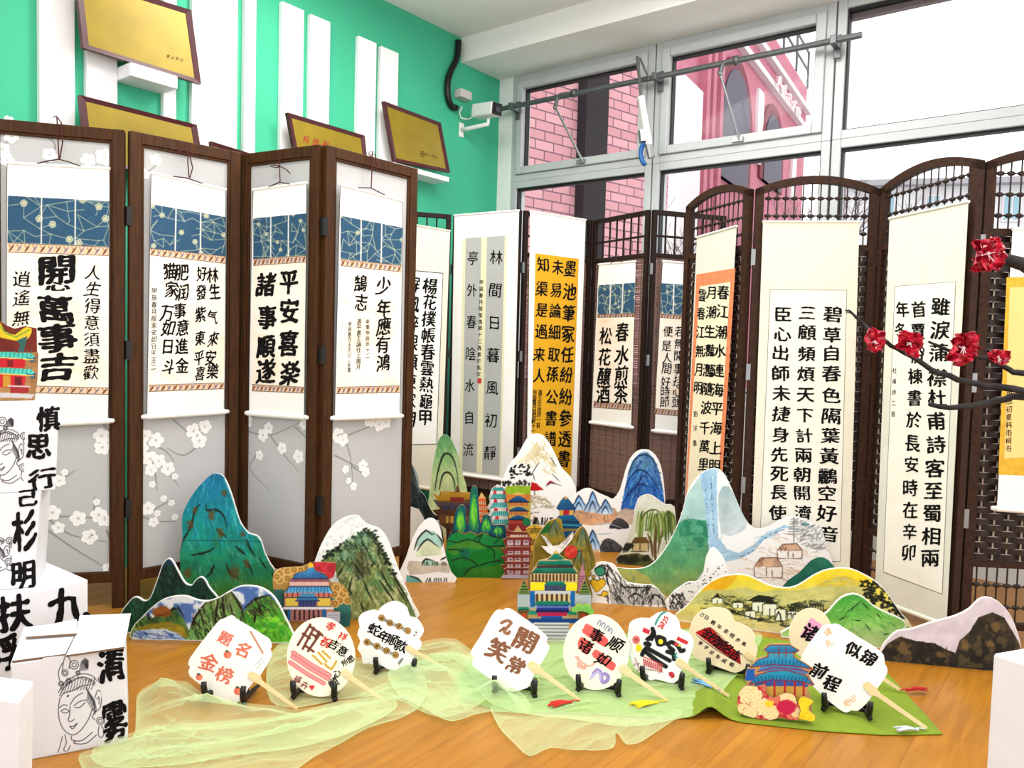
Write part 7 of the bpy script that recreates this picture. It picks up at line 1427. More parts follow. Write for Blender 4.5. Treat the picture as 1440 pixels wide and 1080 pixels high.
def folds(amp, lam, ang, seed, base=0.004, edge=0.06, cr_=0.5, bumps=()):
    c, s = math.cos(ang), math.sin(ang)
    def f(X, Y, e):
        x, y = X*100, Y*100
        w1 = vnoise(x, y, 30, seed)-0.5; w2 = vnoise(x, y, 24, seed+9)-0.5; w3 = vnoise(x, y, 14, seed+5)-0.5
        t = (-X*s+Y*c)/lam+w1*2.0+w3*0.35; u = (X*c+Y*s)/(lam*2.6)+w2*2.0
        def ridge(q, p_): return np.maximum(1-np.abs((q % 1)*2-1), 0)**p_
        env = np.clip(vnoise(x, y, 24, seed+4)*1.7-0.25, 0.15, 1.3)
        z = (0.55*ridge(t, 1.6)+0.2*ridge(t*0.6+u*0.9, 2.5))*amp*env
        z = z+(0.011*ridge(t*1.35+w2*1.2, 13)+0.009*ridge(u*0.8-t*0.5+w1, 16)+0.008*ridge(u*1.3+t*0.9, 18))*np.clip(vnoise(x, y, 11, seed+17)*1.6-0.2, 0, 1)
        rim = 0.012*np.exp(-(e/0.006)**2)*(0.4+0.6*vnoise(x, y, 7, seed+2))
        for (bx, by, h, rx, ry) in bumps:
            q = atz(bx, by)
            z = z+h*np.exp(-((X-q[0])/rx)**2-((Y-q[1])/ry)**2)
        return base+z*np.clip(e/edge, 0.1, 1)+rim
    return f
gt = atz(560, 985); tt = thing('tulle_drape', 'sheer pale green tulle rumpled across the floor under the fans', 'cloth', (gt[0], gt[1], 0))
A1 = [(112, 1070), (150, 1058), (186, 1047), (191, 1015), (193, 986), (207, 972), (232, 966), (262, 965), (288, 985), (330, 996), (385, 1000), (412, 1006), (450, 1000), (500, 985), (545, 965), (590, 950), (600, 985), (575, 1012), (520, 1030), (480, 1052), (440, 1072), (400, 1092), (250, 1100), (130, 1095)]
cloth('tulle_layer', A1, folds(0.040, 0.12, 0.38, 3, 0.006, bumps=((300, 1006, .05, .09, .04), (225, 985, .05, .08, .05), (400, 1012, .03, .06, .03))), 0.005, M['tulle'], tt)
A2 = [(375, 945), (385, 918), (405, 905), (440, 912), (500, 930), (560, 918), (610, 905), (640, 905), (660, 918), (690, 940), (690, 985), (640, 1012), (600, 1010), (560, 990), (500, 985), (420, 1000), (380, 992)]
cloth('tulle_layer', A2, folds(0.034, 0.11, 0.15, 8, 0.005, bumps=((600, 955, .05, .09, .05),)), 0.005, M['tulle'], tt)
A3 = [(545, 955), (580, 935), (625, 925), (660, 930), (700, 955), (735, 985), (745, 1010), (690, 1008), (640, 1022), (615, 1016), (588, 1000), (560, 985)]
cloth('tulle_layer', A3, folds(0.060, 0.09, -0.5, 14, 0.010, bumps=((690, 990, .05, .06, .04), (620, 965, .04, .06, .05))), 0.005, M['tulle'], tt)
A4 = [(655, 935), (690, 905), (720, 900), (760, 905), (850, 900), (940, 895), (985, 889), (1050, 894), (1072, 900), (1060, 925), (1040, 952), (1012, 985), (992, 1008), (940, 1022), (880, 1030), (800, 1018), (730, 1010), (680, 990)]
cloth('tulle_layer', A4, folds(0.010, 0.16, 0.1, 21, 0.010), 0.006, M['tulle'], tt)
A5 = [(690, 1000), (720, 1008), (770, 1005), (830, 1010), (900, 1012), (960, 1006), (940, 1024), (905, 1048), (880, 1052), (866, 1036), (862, 1058), (820, 1062), (775, 1058), (745, 1070), (720, 1050), (700, 1028)]
cloth('tulle_layer', A5, folds(0.028, 0.08, 0.9, 27, 0.005), 0.005, M['tulle'], tt)
A6 = [(130, 1066), (200, 1037), (300, 1025), (400, 1015), (470, 1000), (545, 990), (556, 1008), (500, 1038), (420, 1062), (330, 1072), (250, 1086), (150, 1090)]
cloth('tulle_layer', A6, folds(0.05, 0.11, 0.45, 33, 0.012), 0.005, M['tulle'], tt)

# ------------------------------------------------------------------ fans on black stands
M['bamboohandle'] = mat('pale_bamboo_handle', (238, 212, 160), 0.5, noise=0.1, nscale=20, stretch=(1, 1, 8))
F1, F2, F3, F4 = cr(160, 840, 4.5), cr(380, 830, 4.697), cr(640, 830, 5.4), cr(780, 840, 4.8)
LEAN = math.radians(13)
fan_i = 0
def stand_mesh():
    legs = []
    for s in (-1, 1):
        m = MB(); x = 0.055*s
        m.tube([(x*0.8, 0.10, 0.006), (x*0.9, 0.05, 0.010), (x, 0.0, 0.014), (x*1.05, -0.014, 0.018), (x*1.08, -0.020, 0.030), (x*1.10, -0.022, 0.046), (x*1.12, -0.019, 0.056)], [0.005, 0.007, 0.0095, 0.010, 0.009, 0.0085, 0.0075], 10)
        m.tube([(x, -0.008, 0.016), (x*1.12, -0.016, 0.006), (x*1.16, -0.019, 0.003)], [0.009, 0.008, 0.006], 8)
        m.tube([(x*0.9, 0.02, 0.014), (x*0.62, 0.045, 0.09), (x*0.3, 0.062, 0.15)], [0.006, 0.005, 0.004], 8)
        legs.append(m)
    b = MB(); b.tube([(-0.05, 0.012, 0.014), (0, 0.018, 0.010), (0.05, 0.012, 0.014)], 0.006, 8); b.tube([(-0.018, 0.061, 0.146), (0.018, 0.061, 0.146)], 0.004, 6)
    return legs, b
STAND = None
def stand(P, u, label, n=0.0):
    global STAND
    loc = P.at(u, 0.0, n); loc[2] = 0.003; rz = math.atan2(P.U[1], P.U[0])
    if STAND is None:
        r = thing('plate_stand', label, 'stand', (0, 0, 0), 'black stands holding the fans'); legs, b = stand_mesh()
        for m in legs: m.build('leg', M['black'], r, smooth=True)
        b.build('crossbar', M['black'], r, smooth=True); STAND = r
    else:
        r = STAND.copy(); COL.objects.link(r); r['label'] = label
        for ch in STAND.children:
            c = ch.copy(); COL.objects.link(c); c.parent = r
    r.location = tuple(loc); r.rotation_euler = (0, 0, rz); return r
def fan(label, base, outline, handle, paintf=None, col=(250, 249, 242), letters=None, inks=None, tassel=None, sm=3, seed=1, slabel=None, sx=None, n=0.0):
    P = ground_plane(*base, lean=LEAN); out = smooth_poly(outline, sm) if sm else np.array(outline, float)
    u, v = P.uv(out[:, 0], out[:, 1]); c = P.at(float(u.mean()), max(0.0, float(v.min())))
    t = thing('hand_fan', label, 'fan', (c[0], c[1], max(0, c[2])), 'decorated hand fans')
    board('fan_face', P, out, paintf, col, t, 0.003, 0.0, 0.7, edge=M['whitecard'], facemat=M['print'], seed=seed)
    if handle is not None:
        h = np.array(handle, float); w = MB(); w.prism(P.hit(h[:, 0], h[:, 1], 0.006), P.hit(h[:, 0], h[:, 1], 0.0006)); 
        if min(p[2] for p in w.v) < 0.001: w.v = [(p[0], p[1], max(p[2], 0.001)) for p in w.v]
        w.build('handle', M['bamboohandle'], t, bevel=0.001)
    if letters:
        L = Lettering(P, 0.0012, seed, 0.05); letters(L); L.build(t, inks or [M['ink']])
    if tassel:
        a, b, cm = tassel; pa_ = P.hit(np.array([a[0]]), np.array([a[1]]), 0.008)[0]; pb_ = atz(*b, 0.006); w = MB(); rng = random.Random(seed); pa_[2] = max(pa_[2], 0.006)
        w.tube([pa_, pa_*.7+pb_*.3+np.array([0, 0, 0.004])], 0.0018, 6)
        s0 = pa_*.68+pb_*.32; 
        for k in range(16):
            o = np.array([rng.gauss(0, .007), rng.gauss(0, .007), abs(rng.gauss(0, .004))]); w.tube([s0, (s0+pb_)/2+o*.6+np.array([0, 0, .004]), pb_+o], [0.0030, 0.0026, 0.0018], 5)
        w.ball(s0, 0.005); w.build('tassel', cm, t, smooth=True)
    if slabel: stand(P, float(P.uv(sx, base[0][1])[0]), slabel, 0.0)
    return t, P
def hl(*a): return a
C = {'orange': (226, 112, 84), 'brown': (134, 84, 58), 'red': (210, 50, 48), 'pink': (240, 140, 140), 'gold': (212, 168, 70), 'grey': (120, 124, 130), 'teal': (30, 140, 130), 'violet': (150, 130, 196), 'blue': (60, 80, 140), 'dred': (150, 60, 56), 'apricot': (240, 180, 110)}
IN = {k: mat('ink_'+k, v, 0.7) for k, v in C.items()}
def scal(c, R, n, amp, ph=0.0, sq=1.0, rot=0.0, pw=1.0):
    out = []
    for k in range(n*8):
        a = 2*math.pi*k/(n*8); r = R*(1-amp+amp*abs(math.cos(n*a/2+ph))**pw); x, y = r*math.cos(a), r*math.sin(a)*sq; out.append((c[0]+x*math.cos(rot)-y*math.sin(rot), c[1]+x*math.sin(rot)+y*math.cos(rot)))
    return out
# 1 square, orange letters
def f1(pt):
    for x, y, r in ((540, 518, 21), (720, 376, 25), (786, 606, 26)): q = F1((x, y))[0]; pt.blob(q[0], q[1], r/4.5, r/4.7, (236, 110, 84)); pt.blob(q[0]-1, q[1]-r/5, 2.6, 1.6, (70, 100, 80)); pt.blob(q[0]+1.5, q[1]+1, r/10, r/9, (248, 160, 120), .7, .6)
    pt.line(F1((865, 230), (900, 290), (943, 365)), 2.4, (196, 130, 100)); pt.line(F1((895, 440), (940, 400)), 0.8, (170, 180, 176)); pt.line(F1((905, 465), (950, 415)), 0.8, (170, 180, 176)); pt.line(F1((910, 440), (945, 385)), 0.6, (170, 180, 176))
def l1(L):
    for c, x, y, s in (('题', 705, 272, 88), ('名', 822, 345, 104), ('金', 600, 425, 108), ('榜', 702, 505, 100)): q = F1((x, y))[0]; L.ch(c, q[0], q[1], s/4.5, s/4.5, 28, 0, 1)
fan('square white fan with four orange characters and small fruit, far left of the fans', ((285, 985), (418, 1001)), F1((672, 155), (700, 145), (745, 125), (775, 150), (870, 205), (960, 262), (985, 280), (998, 320), (990, 345), (1000, 375), (985, 410), (930, 500), (850, 590), (812, 660), (740, 690), (690, 675), (640, 640), (560, 575), (480, 510), (475, 470), (484, 455), (472, 440), (480, 400), (560, 290), (640, 190)), F1((845, 515), (852, 492), (872, 480), (930, 510), (940, 540), (1165, 710), (1155, 728), (915, 562), (880, 545)), f1, (253, 251, 245), l1, [IN['orange']], None, 2, 41, 'black stand under the square orange-lettered fan', 320)
# 2 round
def f2_(pt):
    for a, b in (((152, 425), (392, 575)), ((148, 452), (380, 598)), ((132, 490), (352, 628))): pt.line(F2(a, ((a[0]+b[0])/2, (a[1]+b[1])/2+6), b), 6.2, (196, 92, 96)); pt.line(F2(a, ((a[0]+b[0])/2, (a[1]+b[1])/2+6), b), 4.4, (242, 150, 150))
    G = (196, 156, 56); ink(pt, 3.0, G, F2((282, 445), (340, 500)), F2((318, 425), (372, 485)), F2((345, 415), (395, 462)), F2((360, 500), (402, 535), (436, 482)), taper=False)
    B = (104, 52, 44); ink(pt, 3.4, B, F2((265, 240), (182, 375)), F2((215, 300), (262, 330)), F2((262, 252), (332, 300)), F2((288, 262), (215, 400)), F2((330, 300), (250, 415)), F2((322, 288), (300, 330)), F2((232, 380), (285, 418)), F2((270, 300), (305, 322)), F2((330, 300), (345, 312)), taper=False)
    h = F2((275, 655))[0]; pt.blob(h[0]-1.6, h[1]-1, 2.2, 2.2, (216, 56, 56)); pt.blob(h[0]+1.6, h[1]-1, 2.2, 2.2, (216, 56, 56)); pt.fill([(h[0]-3.6, h[1]), (h[0]+3.6, h[1]), (h[0], h[1]+4.6)], (216, 56, 56))
def l2(L):
    for c, x, y, s, m in (('祝', 368, 355, 76, 1), ('孝', 400, 252, 62, 1), ('祥', 478, 318, 60, 1), ('吉', 422, 372, 68, 0), ('意', 478, 415, 70, 0), ('所', 492, 490, 46, 0), ('愿', 532, 468, 46, 0), ('顺', 418, 625, 66, 0), ('心', 438, 565, 50, 0), ('福', 182, 600, 50, 2), ('卉', 228, 640, 50, 2)): q = F2((x, y))[0]; L.ch(c, q[0], q[1], s/4.7, s/4.7, 28 if m != 0 else -34 if y > 440 else 28, m, 1)
fan('round cream fan with pink bars and mixed brown, red and gold characters', ((416, 984), (543, 991)), [F2((335+228*math.cos(a)*.99, 455+262*math.sin(a)))[0] for a in np.linspace(0, 6.283, 49)[:-1]], F2((462, 565), (476, 538), (500, 530), (540, 560), (552, 585), (762, 740), (758, 762), (530, 610), (512, 606)), f2_, (253, 249, 226), l2, [M['ink'], IN['red'], IN['dred']], None, 0, 42, 'black stand under the round cream fan with pink bars', 444)
# 3 lotus
def f3(pt):
    for i, (x, y) in enumerate(((735, 195), (790, 228), (850, 250), (908, 280), (640, 355), (705, 382), (768, 412), (828, 440))): q = F2((x, y))[0]; pt.blob(q[0], q[1], 4.6, 4.6, (214, 164, 84)); pt.ring(q[0], q[1], 4.4, 0.7, (120, 84, 40), 12)
def l3(L):
    for c, x, y, s in (('蛇', 690, 272, 84), ('年', 752, 318, 84), ('顺', 808, 342, 80), ('款', 866, 382, 84)): q = F2((x, y))[0]; L.ch(c, q[0], q[1], s/4.7, s/4.7, 26, 0, 1)
    for t, pts in (('福来顺吉意和元', ((735, 195), (762, 212), (790, 228), (820, 240), (850, 250), (880, 268), (908, 280))), ('年如意吉祥安好', ((640, 355), (672, 368), (705, 382), (738, 397), (768, 412), (798, 428), (828, 440)))):
        for c, p in zip(t, pts): q = F2(p)[0]; L.ch(c, q[0], q[1], 6, 6, 26, 0, 0)
    for c, p in zip('十二心', ((950, 312), (960, 298), (968, 284))): q = F2(p)[0]; L.ch(c, q[0], q[1], 5, 5, 0, 0)
    for c, p in zip('平安人', ((852, 495), (864, 478), (874, 462))): q = F2(p)[0]; L.ch(c, q[0], q[1], 5, 6, 0, 0)
fan('white lotus-shaped fan with black characters between two rows of gold coins', ((527, 949), (632, 954)), F2((825, 82), (865, 95), (905, 130), (922, 185), (965, 195), (995, 230), (1015, 278), (998, 315), (985, 335), (1000, 360), (985, 400), (955, 425), (945, 470), (910, 515), (885, 540), (855, 528), (820, 545), (770, 530), (740, 512), (700, 508), (650, 495), (612, 495), (605, 450), (590, 420), (575, 395), (595, 350), (575, 310), (580, 280), (590, 255), (582, 205), (600, 170), (640, 150), (690, 140), (712, 152), (735, 120), (780, 92)), F2((890, 395), (905, 374), (930, 380), (985, 420), (1100, 490), (1095, 505), (965, 440), (940, 438)), f3, (253, 253, 250), l3, [M['ink']], None, 2, 43, 'black stand under the white lotus-shaped fan', 557)
# 4 square, brown letters
def f4(pt):
    B = (126, 78, 56); ink(pt, 4.2, (110, 66, 48), F3((352, 262), (395, 245), (425, 262), (400, 292), (372, 330), (400, 345), (412, 330)), taper=False); ink(pt, 2.6, (160, 110, 84), F3((352, 262), (395, 245), (425, 262), (400, 292), (372, 330), (400, 345), (412, 330)), taper=False); ink(pt, 3.4, B, F3((372, 300), (340, 325)), taper=False)
def l4_(L):
    for c, x, y, s in (('開', 535, 395, 190), ('笑', 325, 470, 170), ('常', 458, 585, 140)): q = F3((x, y))[0]; L.ch(c, q[0], q[1], s/5.4, s/5.4, 30, 0, 2)
fan('square white fan with brown outlined characters and a red tassel', ((688, 975), (816, 990)), F3((385, 150), (430, 160), (500, 210), (600, 280), (690, 360), (698, 385), (692, 410), (712, 440), (710, 470), (680, 525), (640, 590), (600, 660), (560, 745), (520, 765), (440, 785), (380, 765), (280, 700), (200, 640), (140, 595), (130, 560), (140, 530), (118, 490), (130, 460), (160, 410), (200, 350), (270, 220), (310, 170), (340, 162), (365, 165)), F3((548, 590), (560, 560), (590, 550), (635, 580), (660, 615), (955, 845), (945, 862), (640, 655), (600, 645)), f4, (253, 252, 248), l4_, [IN['brown']], (F3((945, 852))[0], F3((735, 890))[0], mat('red_tassel_thread', (206, 36, 30), 0.7)), 2, 44, 'black stand under the square brown-lettered fan', 725)
# 5 round, red blocks
def f5_(pt):
    R_ = (240, 104, 96)
    for q in (((1000, 265), (1080, 318), (1160, 385), (1155, 420), (1130, 445), (1060, 400), (965, 335), (975, 300)), ((955, 368), (1000, 390), (1048, 425), (1030, 470), (1000, 505), (950, 470), (928, 425)), ((1070, 463), (1140, 510), (1218, 572), (1215, 600), (1190, 628), (1120, 580), (1042, 515), (1045, 485))): pt.fill(F3(*q), R_, (232, 84, 84), noise=0.08, smooth=2)
    ink(pt, 1.1, C['blue'], F3((1080, 275), (1095, 245), (1110, 255), (1098, 285)), F3((1110, 290), (1125, 262), (1140, 275), (1128, 305)), F3((1140, 315), (1158, 285), (1170, 298), (1158, 325)), F3((1168, 330), (1182, 305), (1194, 318), (1182, 345)), taper=False)
    ink(pt, 2.6, (236, 164, 150), F3((915, 520), (935, 545), (930, 575), (950, 600), (985, 610), (990, 580), (960, 560), (930, 520)), F3((985, 585), (1030, 590), (1062, 562)), taper=False); pt.blob(*F3((945, 575))[0], 4.5, 6, (240, 180, 160)); pt.blob(*F3((975, 600))[0], 4, 3, (238, 170, 150))
    ink(pt, 5.4, C['violet'], F3((1050, 650), (1080, 620), (1110, 650), (1110, 690), (1125, 715), (1155, 700), (1160, 665), (1135, 650)), taper=False); ink(pt, 3.6, (190, 176, 222), F3((1060, 650), (1085, 632), (1100, 660), (1102, 695)), taper=False); pt.blob(*F3((1042, 668))[0], 3.2, 3, (200, 190, 226)); pt.line(F3((1035, 680), (1020, 695)), 0.8, (150, 110, 150))
def l5(L):
    for c, x, y, s in (('事', 1075, 358, 110), ('诸', 992, 438, 112), ('顺', 1218, 425, 120), ('如', 1125, 540, 100)): q = F3((x, y))[0]; L.ch(c, q[0], q[1], s/5.4, s/5.4, 32, 0, 1)
fan('round cream fan with red blocks, a pink squiggle and a purple snake', ((812, 974), (940, 990)), [F3((1070+250*math.cos(a), 485+287*math.sin(a)))[0] for a in np.linspace(0, 6.283, 49)[:-1]], F4((432, 500), (445, 470), (470, 465), (505, 490), (525, 520), (770, 706), (762, 724), (505, 552), (470, 540)), f5_, (253, 249, 224), l5, [M['ink']], (F4((760, 714))[0], F4((540, 745))[0], mat('yellow_tassel_thread', (244, 208, 20), 0.7)), 0, 45, 'black stand under the round cream fan with red blocks', 842)
# 6 white flower, black character
def f6(pt):
    ink(pt, 2.6, C['teal'], F4((680, 195), (690, 170), (720, 125), (755, 108)), taper=False); ink(pt, 3.8, BLK, F4((620, 295), (650, 270), (660, 240)), F4((665, 240), (672, 265), (655, 300)), taper=False)
    ink(pt, 6.0, (16, 16, 18), F4((660, 225), (672, 270), (630, 295)), F4((590, 400), (605, 370), (640, 330), (612, 325)), F4((605, 375), (690, 440), (750, 480)), F4((640, 365), (775, 440)), F4((690, 290), (700, 330), (735, 325), (740, 295), (700, 280), (690, 300)), F4((760, 330), (790, 315), (830, 340), (850, 375), (870, 370)), F4((760, 380), (800, 395), (805, 430)), F4((775, 350), (800, 370)), taper=False)
    pt.blob(*F4((715, 312))[0], 3.4, 3.6, (240, 226, 40)); pt.blob(*F4((568, 355))[0], 4.5, 5.6, (244, 226, 40)); pt.blob(*F4((550, 300))[0], 5.4, 6, (236, 120, 116)); ink(pt, 0.8, (140, 30, 40), F4((535, 290), (565, 305)), F4((545, 312), (558, 285)))
    pt.fill(F4((600, 215), (645, 235), (635, 265), (590, 245)), (214, 44, 74)); pt.fill(F4((830, 275), (905, 312), (890, 335), (820, 300)), (204, 44, 56)); pt.blob(*F4((820, 328))[0], 2.6, 2.6, (220, 60, 70)); pt.line(F4((835, 340), (850, 335)), 2, (240, 220, 60))
    for k in range(10): x = 600+k*13; pt.line(F4((x, 430+k*5), (x+6, 470+k*5)), 1.6, (196, 60, 60)); pt.line(F4((x, 415+k*5.5), (x+10, 418+k*5.5)), 1.4, (214, 70, 66))
    ink(pt, 1.0, (150, 70, 70), F4((540, 420), (590, 540)), F4((545, 460), (525, 480)), F4((555, 470), (575, 455)), F4((565, 500), (545, 520)), F4((575, 510), (590, 490)), F4((590, 490), (730, 520)), F4((700, 530), (735, 480)))
    pt.fill(F4((765, 525), (795, 515), (812, 545), (790, 560)), (190, 50, 60), smooth=2); pt.line(F4((805, 400), (835, 425)), 1.2, C['teal']); pt.line(F4((825, 385), (810, 425)), 1.2, C['teal'])
    ink(pt, 0.7, (196, 200, 206), F4((500, 300), (520, 340), (505, 400)), F4((520, 420), (510, 470)), F4((900, 380), (890, 420)))
def l6(L):
    for c, x, y in (('2', 714, 212), ('0', 728, 192), ('2', 742, 172), ('5', 752, 152)): q = F4((x, y))[0]; L.ch(c, q[0], q[1], 9, 10, -58, 0, 2)
fan('white flower-shaped fan with a thick black character and small red stamps', ((905, 962), (1026, 984)), F4((500, 210), (520, 170), (580, 150), (640, 152), (690, 118), (750, 108), (810, 135), (840, 180), (850, 225), (900, 248), (935, 300), (935, 350), (905, 430), (895, 480), (855, 505), (840, 560), (800, 592), (740, 580), (680, 565), (640, 572), (600, 540), (545, 500), (520, 450), (500, 380), (492, 300)), F4((812, 458), (825, 430), (850, 425), (895, 455), (910, 480), (1182, 672), (1175, 694), (900, 508), (865, 500)), f6, (253, 252, 250), l6, [IN['red']], (F4((1110, 640))[0], F4((948, 578))[0], mat('light_blue_tassel_thread', (120, 180, 226), 0.7)), 2, 46, 'black stand under the white flower-shaped fan', 932)
# 7 beige, red banner
def f7(pt):
    pt.fill(F4((948, 250), (975, 235), (1050, 215), (1140, 300), (1250, 395), (1258, 468), (1210, 440), (1080, 350), (975, 270)), (206, 24, 30), (150, 14, 20), noise=0.1); ink(pt, 1.0, (60, 16, 18), F4((955, 265), (1080, 360), (1250, 462)), F4((985, 240), (1050, 216), (1160, 310)))
def l7(L):
    for c, x, y in zip('金榜题名吉', (1030, 1078, 1125, 1172, 1222), (255, 295, 330, 362, 400)): q = F4((x, y))[0]; L.ch(c, q[0], q[1], 14, 16, 34, 0, 1)
    for c, x, y in zip('己日题年金榜步高', (995, 1026, 1070, 1112, 1158, 1197, 1237, 1278), (128, 148, 182, 210, 240, 270, 300, 326)): q = F4((x, y))[0]; L.ch(c, q[0], q[1], 6.5, 6.5, 34, 0, 1)
    for c, x, y in zip('孝学业有成顺', (985, 1022, 1062, 1102, 1144, 1195), (322, 350, 382, 412, 440, 466)): q = F4((x, y))[0]; L.ch(c, q[0], q[1], 6.5, 6.5, 34, 0, 1)
fan('beige fan with a red banner of black characters across the middle', ((999, 950), (1092, 966)), F4((920, 190), (950, 130), (1010, 92), (1080, 76), (1150, 86), (1195, 122), (1212, 170), (1262, 190), (1322, 222), (1352, 270), (1350, 315), (1370, 355), (1362, 400), (1340, 445), (1290, 490), (1220, 522), (1150, 500), (1080, 475), (1000, 442), (945, 420), (930, 375), (945, 335), (912, 290), (905, 240)), F4((1275, 398), (1295, 376), (1320, 385), (1366, 425), (1440, 480), (1430, 500), (1330, 440), (1300, 432)), f7, (243, 224, 188), l7, [M['ink']], None, 2, 47, 'black stand under the beige fan with the red banner', 1024)
# 8 beige behind
def f8(pt): pt.fill(F5((640, 162), (708, 208), (662, 308), (578, 270)), (242, 160, 200))
def l8(L): q = F5((640, 248))[0]; L.ch('诸', q[0], q[1], 24, 27, 26, 0, 2)
fan('round beige fan with a pink square, mostly hidden behind the white corner fan', ((1120, 956), (1268, 976)), [F5((640+122*math.cos(a), 255+146*math.sin(a)))[0] for a in np.linspace(0, 6.283, 41)[:-1]], F5((740, 330), (760, 310), (800, 320), (1148, 566), (1140, 582), (790, 360)), f8, (243, 224, 188), l8, [M['ink']], (F5((1140, 572))[0], F5((1282, 570))[0], mat('dark_red_tassel_thread', (190, 30, 34), 0.7)), 0, 48)
# 9 white right
def f9(pt): pass
def l9(L):
    for c, x, y, s, m in (('似', 880, 345, 82, 0), ('锦', 966, 392, 88, 0), ('前', 686, 465, 84, 0), ('程', 760, 535, 92, 0), ('请', 735, 245, 44, 1), ('孔', 742, 310, 44, 1), ('吧', 845, 645, 42, 1), ('己', 878, 620, 34, 1)): q = F5((x, y))[0]; L.ch(c, q[0], q[1], s/4, s/4, 30 if m == 0 else -22, m, 2 if m == 0 else 0)
fan('white square fan with two pairs of black characters, nearest the green cloth tip', ((1158, 1001), (1304, 1030)), F5((700, 215), (730, 205), (765, 200), (800, 205), (900, 270), (1000, 330), (1050, 375), (1055, 420), (1070, 450), (1065, 490), (1010, 570), (960, 640), (905, 690), (870, 686), (840, 700), (800, 680), (700, 600), (622, 515), (610, 480), (625, 455), (580, 405), (630, 310), (690, 230)), F5((935, 555), (940, 530), (965, 525), (1010, 560), (1030, 590), (1298, 782), (1288, 800), (1010, 610), (970, 600)), None, (253, 253, 248), l9, [M['ink'], IN['apricot']], (F5((1285, 792))[0], F5((1135, 800))[0], mat('grey_white_tassel_thread', (206, 218, 222), 0.7)), 2, 49, 'black stand under the white square fan at the cloth tip', 1190)

# ------------------------------------------------------------------ plum branch with red paper blossoms
M['branch'] = mat('dark_wrapped_branch', (44, 40, 40), 0.8, noise=0.4, nscale=40, bump=0.4)
def petal_material():
    m = bpy.data.materials.new('red_crinkled_petal'); m.use_nodes = True; n = m.node_tree.nodes; l = m.node_tree.links; b = n['Principled BSDF']
    b.inputs['Roughness'].default_value = 0.25; tc = n.new('ShaderNodeTexCoord'); t = n.new('ShaderNodeTexNoise'); t.inputs['Scale'].default_value = 55; l.new(tc.outputs['Object'], t.inputs[0]); r = n.new('ShaderNodeValToRGB'); e = r.color_ramp.elements
    e[0].position = 0.35; e[0].color = (*lin((120, 4, 22)), 1); e[1].position = 0.75; e[1].color = (*lin((214, 34, 64)), 1); l.new(t.outputs['Fac'], r.inputs[0]); l.new(r.outputs[0], b.inputs['Base Color']); return m
M['petalred'] = petal_material(); M['stamen'] = mat('pale_blossom_centre', (230, 206, 206), 0.6)
DB = 2.0
def bp(x, y, d=DB): r = ray(x, y); return EYE+r*(d/r[1])
g0 = bp(1575, 560); pbr = thing('plum_branch', 'dark plum branch with red crinkled paper blossoms reaching in from the right', 'branch', (g0[0], g0[1], 0))
m = MB(); m.tube([np.array([g0[0]+0.03, g0[1]+0.05, 0]), np.array([g0[0]+0.01, g0[1]+0.02, 0.45]), bp(1575, 560), bp(1530, 440), bp(1480, 398), bp(1440, 372), bp(1412, 364), bp(1398, 358)], [0.03, 0.027, 0.025, 0.022, 0.020, 0.018, 0.015, 0.008], 10); m.build('limb', M['branch'], pbr, smooth=True)
tw = [([(1575, 575), (1500, 562), (1440, 549), (1400, 545), (1360, 537), (1320, 524), (1290, 507), (1262, 491), (1240, 475), (1222, 462), (1207, 450), (1196, 438), (1190, 437)], 0.011, 0.0022), ([(1575, 545), (1500, 535), (1440, 525), (1420, 520), (1395, 507), (1375, 502), (1340, 495), (1322, 488), (1305, 481)], 0.010, 0.003), ([(1575, 556), (1500, 558), (1440, 558), (1400, 564), (1365, 570), (1335, 573), (1306, 569)], 0.011, 0.006), ([(1296, 505), (1298, 492), (1293, 480)], 0.003, 0.0015), ([(1207, 450), (1196, 441), (1189, 440)], 0.002, 0.001), ([(1397, 352), (1398, 338), (1396, 329)], 0.004, 0.0015)]
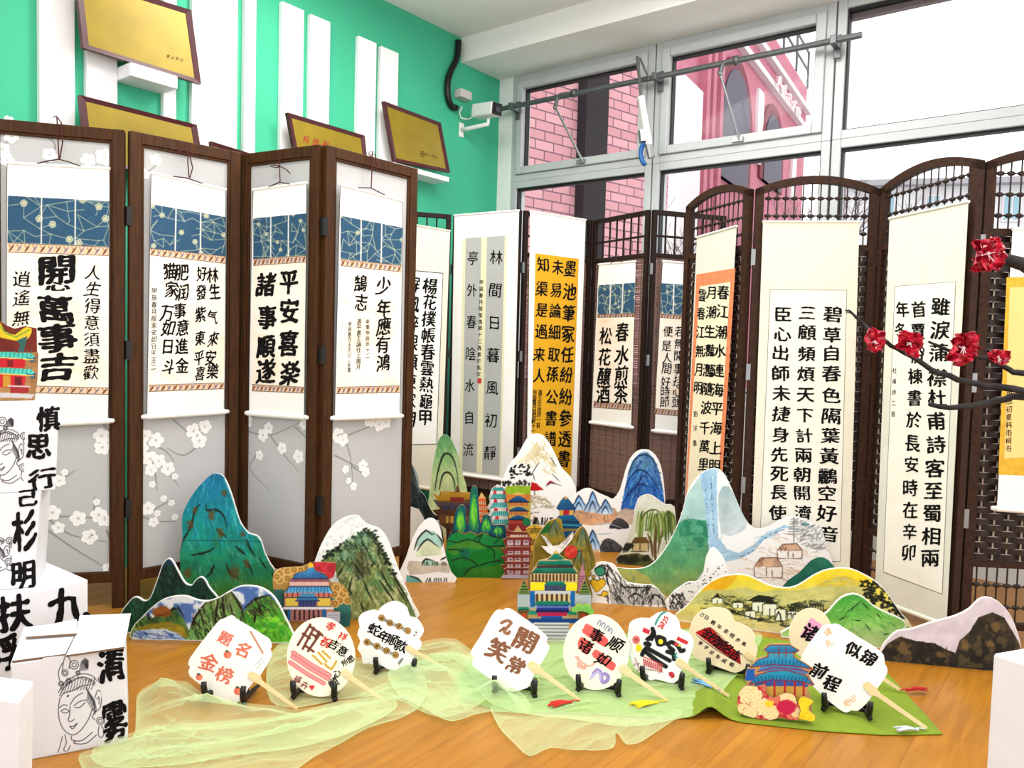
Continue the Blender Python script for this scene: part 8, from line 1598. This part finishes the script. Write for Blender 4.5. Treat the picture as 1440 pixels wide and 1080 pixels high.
for i, (pts, r0, r1) in enumerate(tw):
    p = smooth_poly(pts, 3, False); rng = random.Random(i); m = MB(); m.tube([bp(x+rng.gauss(0, .7), y+rng.gauss(0, .7), DB+0.02*math.sin(k*.7+i)) for k, (x, y) in enumerate(p)], list(np.linspace(r0, r1, len(p))*1.0), 7); m.build('twig', M['branch'], pbr, smooth=True)
def red_blossom(x, y, r, seed, sq=1.0):
    rng = random.Random(seed); c = bp(x, y, DB-0.015); R = r*DB/FPX; m = MB(); ax = [RGT, UPV, -FWD]
    for k in range(7):
        a = k*0.9+rng.uniform(-.3, .3); tl = rng.uniform(0.2, 1.0); d = RGT*math.cos(a)+UPV*math.sin(a)*sq; nn = -FWD*math.cos(tl)+d*math.sin(tl)*0.4; s = np.cross(d, -FWD); s /= np.linalg.norm(s); L = R*rng.uniform(.75, 1.15); Wd = R*rng.uniform(.38, .55); vs = []; NU, NV = 5, 5
        for iu in range(NU):
            t = iu/(NU-1); w = Wd*math.sin(math.pi*(0.12+0.8*t))
            for iv in range(NV): q = (iv/(NV-1)-.5)*2; vs.append(c+d*L*t*(.95)+s*w*q+(-FWD)*(0.35*R*math.sin(t*2.2)*math.cos(tl)+rng.gauss(0, .16)*R+0.22*R*abs(q)))
        m.add(vs, [(iu*NV+iv, iu*NV+iv+1, (iu+1)*NV+iv+1, (iu+1)*NV+iv) for iu in range(NU-1) for iv in range(NV-1)])
    b = m.build('blossom', M['petalred'], pbr); md = b.modifiers.new('thickness', 'SOLIDIFY'); md.thickness = 0.0012
    w = MB(); w.ball(c-FWD*R*.3, R*.12, 0, 8, 5)
    for k in range(5): w.tube([c-FWD*R*.3, c-FWD*R*.5+RGT*rng.gauss(0, .3)*R+UPV*(rng.gauss(0, .2)-.3)*R], 0.0012, 4)
    w.build('centre', M['stamen'], b)
for a in ((1385, 358, 25, 1, 1.1), (1227, 481, 20, 2), (1276, 484, 21, 3), (1350, 490, 25, 4), (1400, 502, 17, 5, .5), (1393, 345, 12, 6), (1376, 372, 14, 7)): red_blossom(*a)

for o in list(COL.objects):
    if o.parent is None and (o.name.startswith('hand_fan') or o.name.startswith('plate_stand') or o.name == taa.name): o.location.z += 0.006
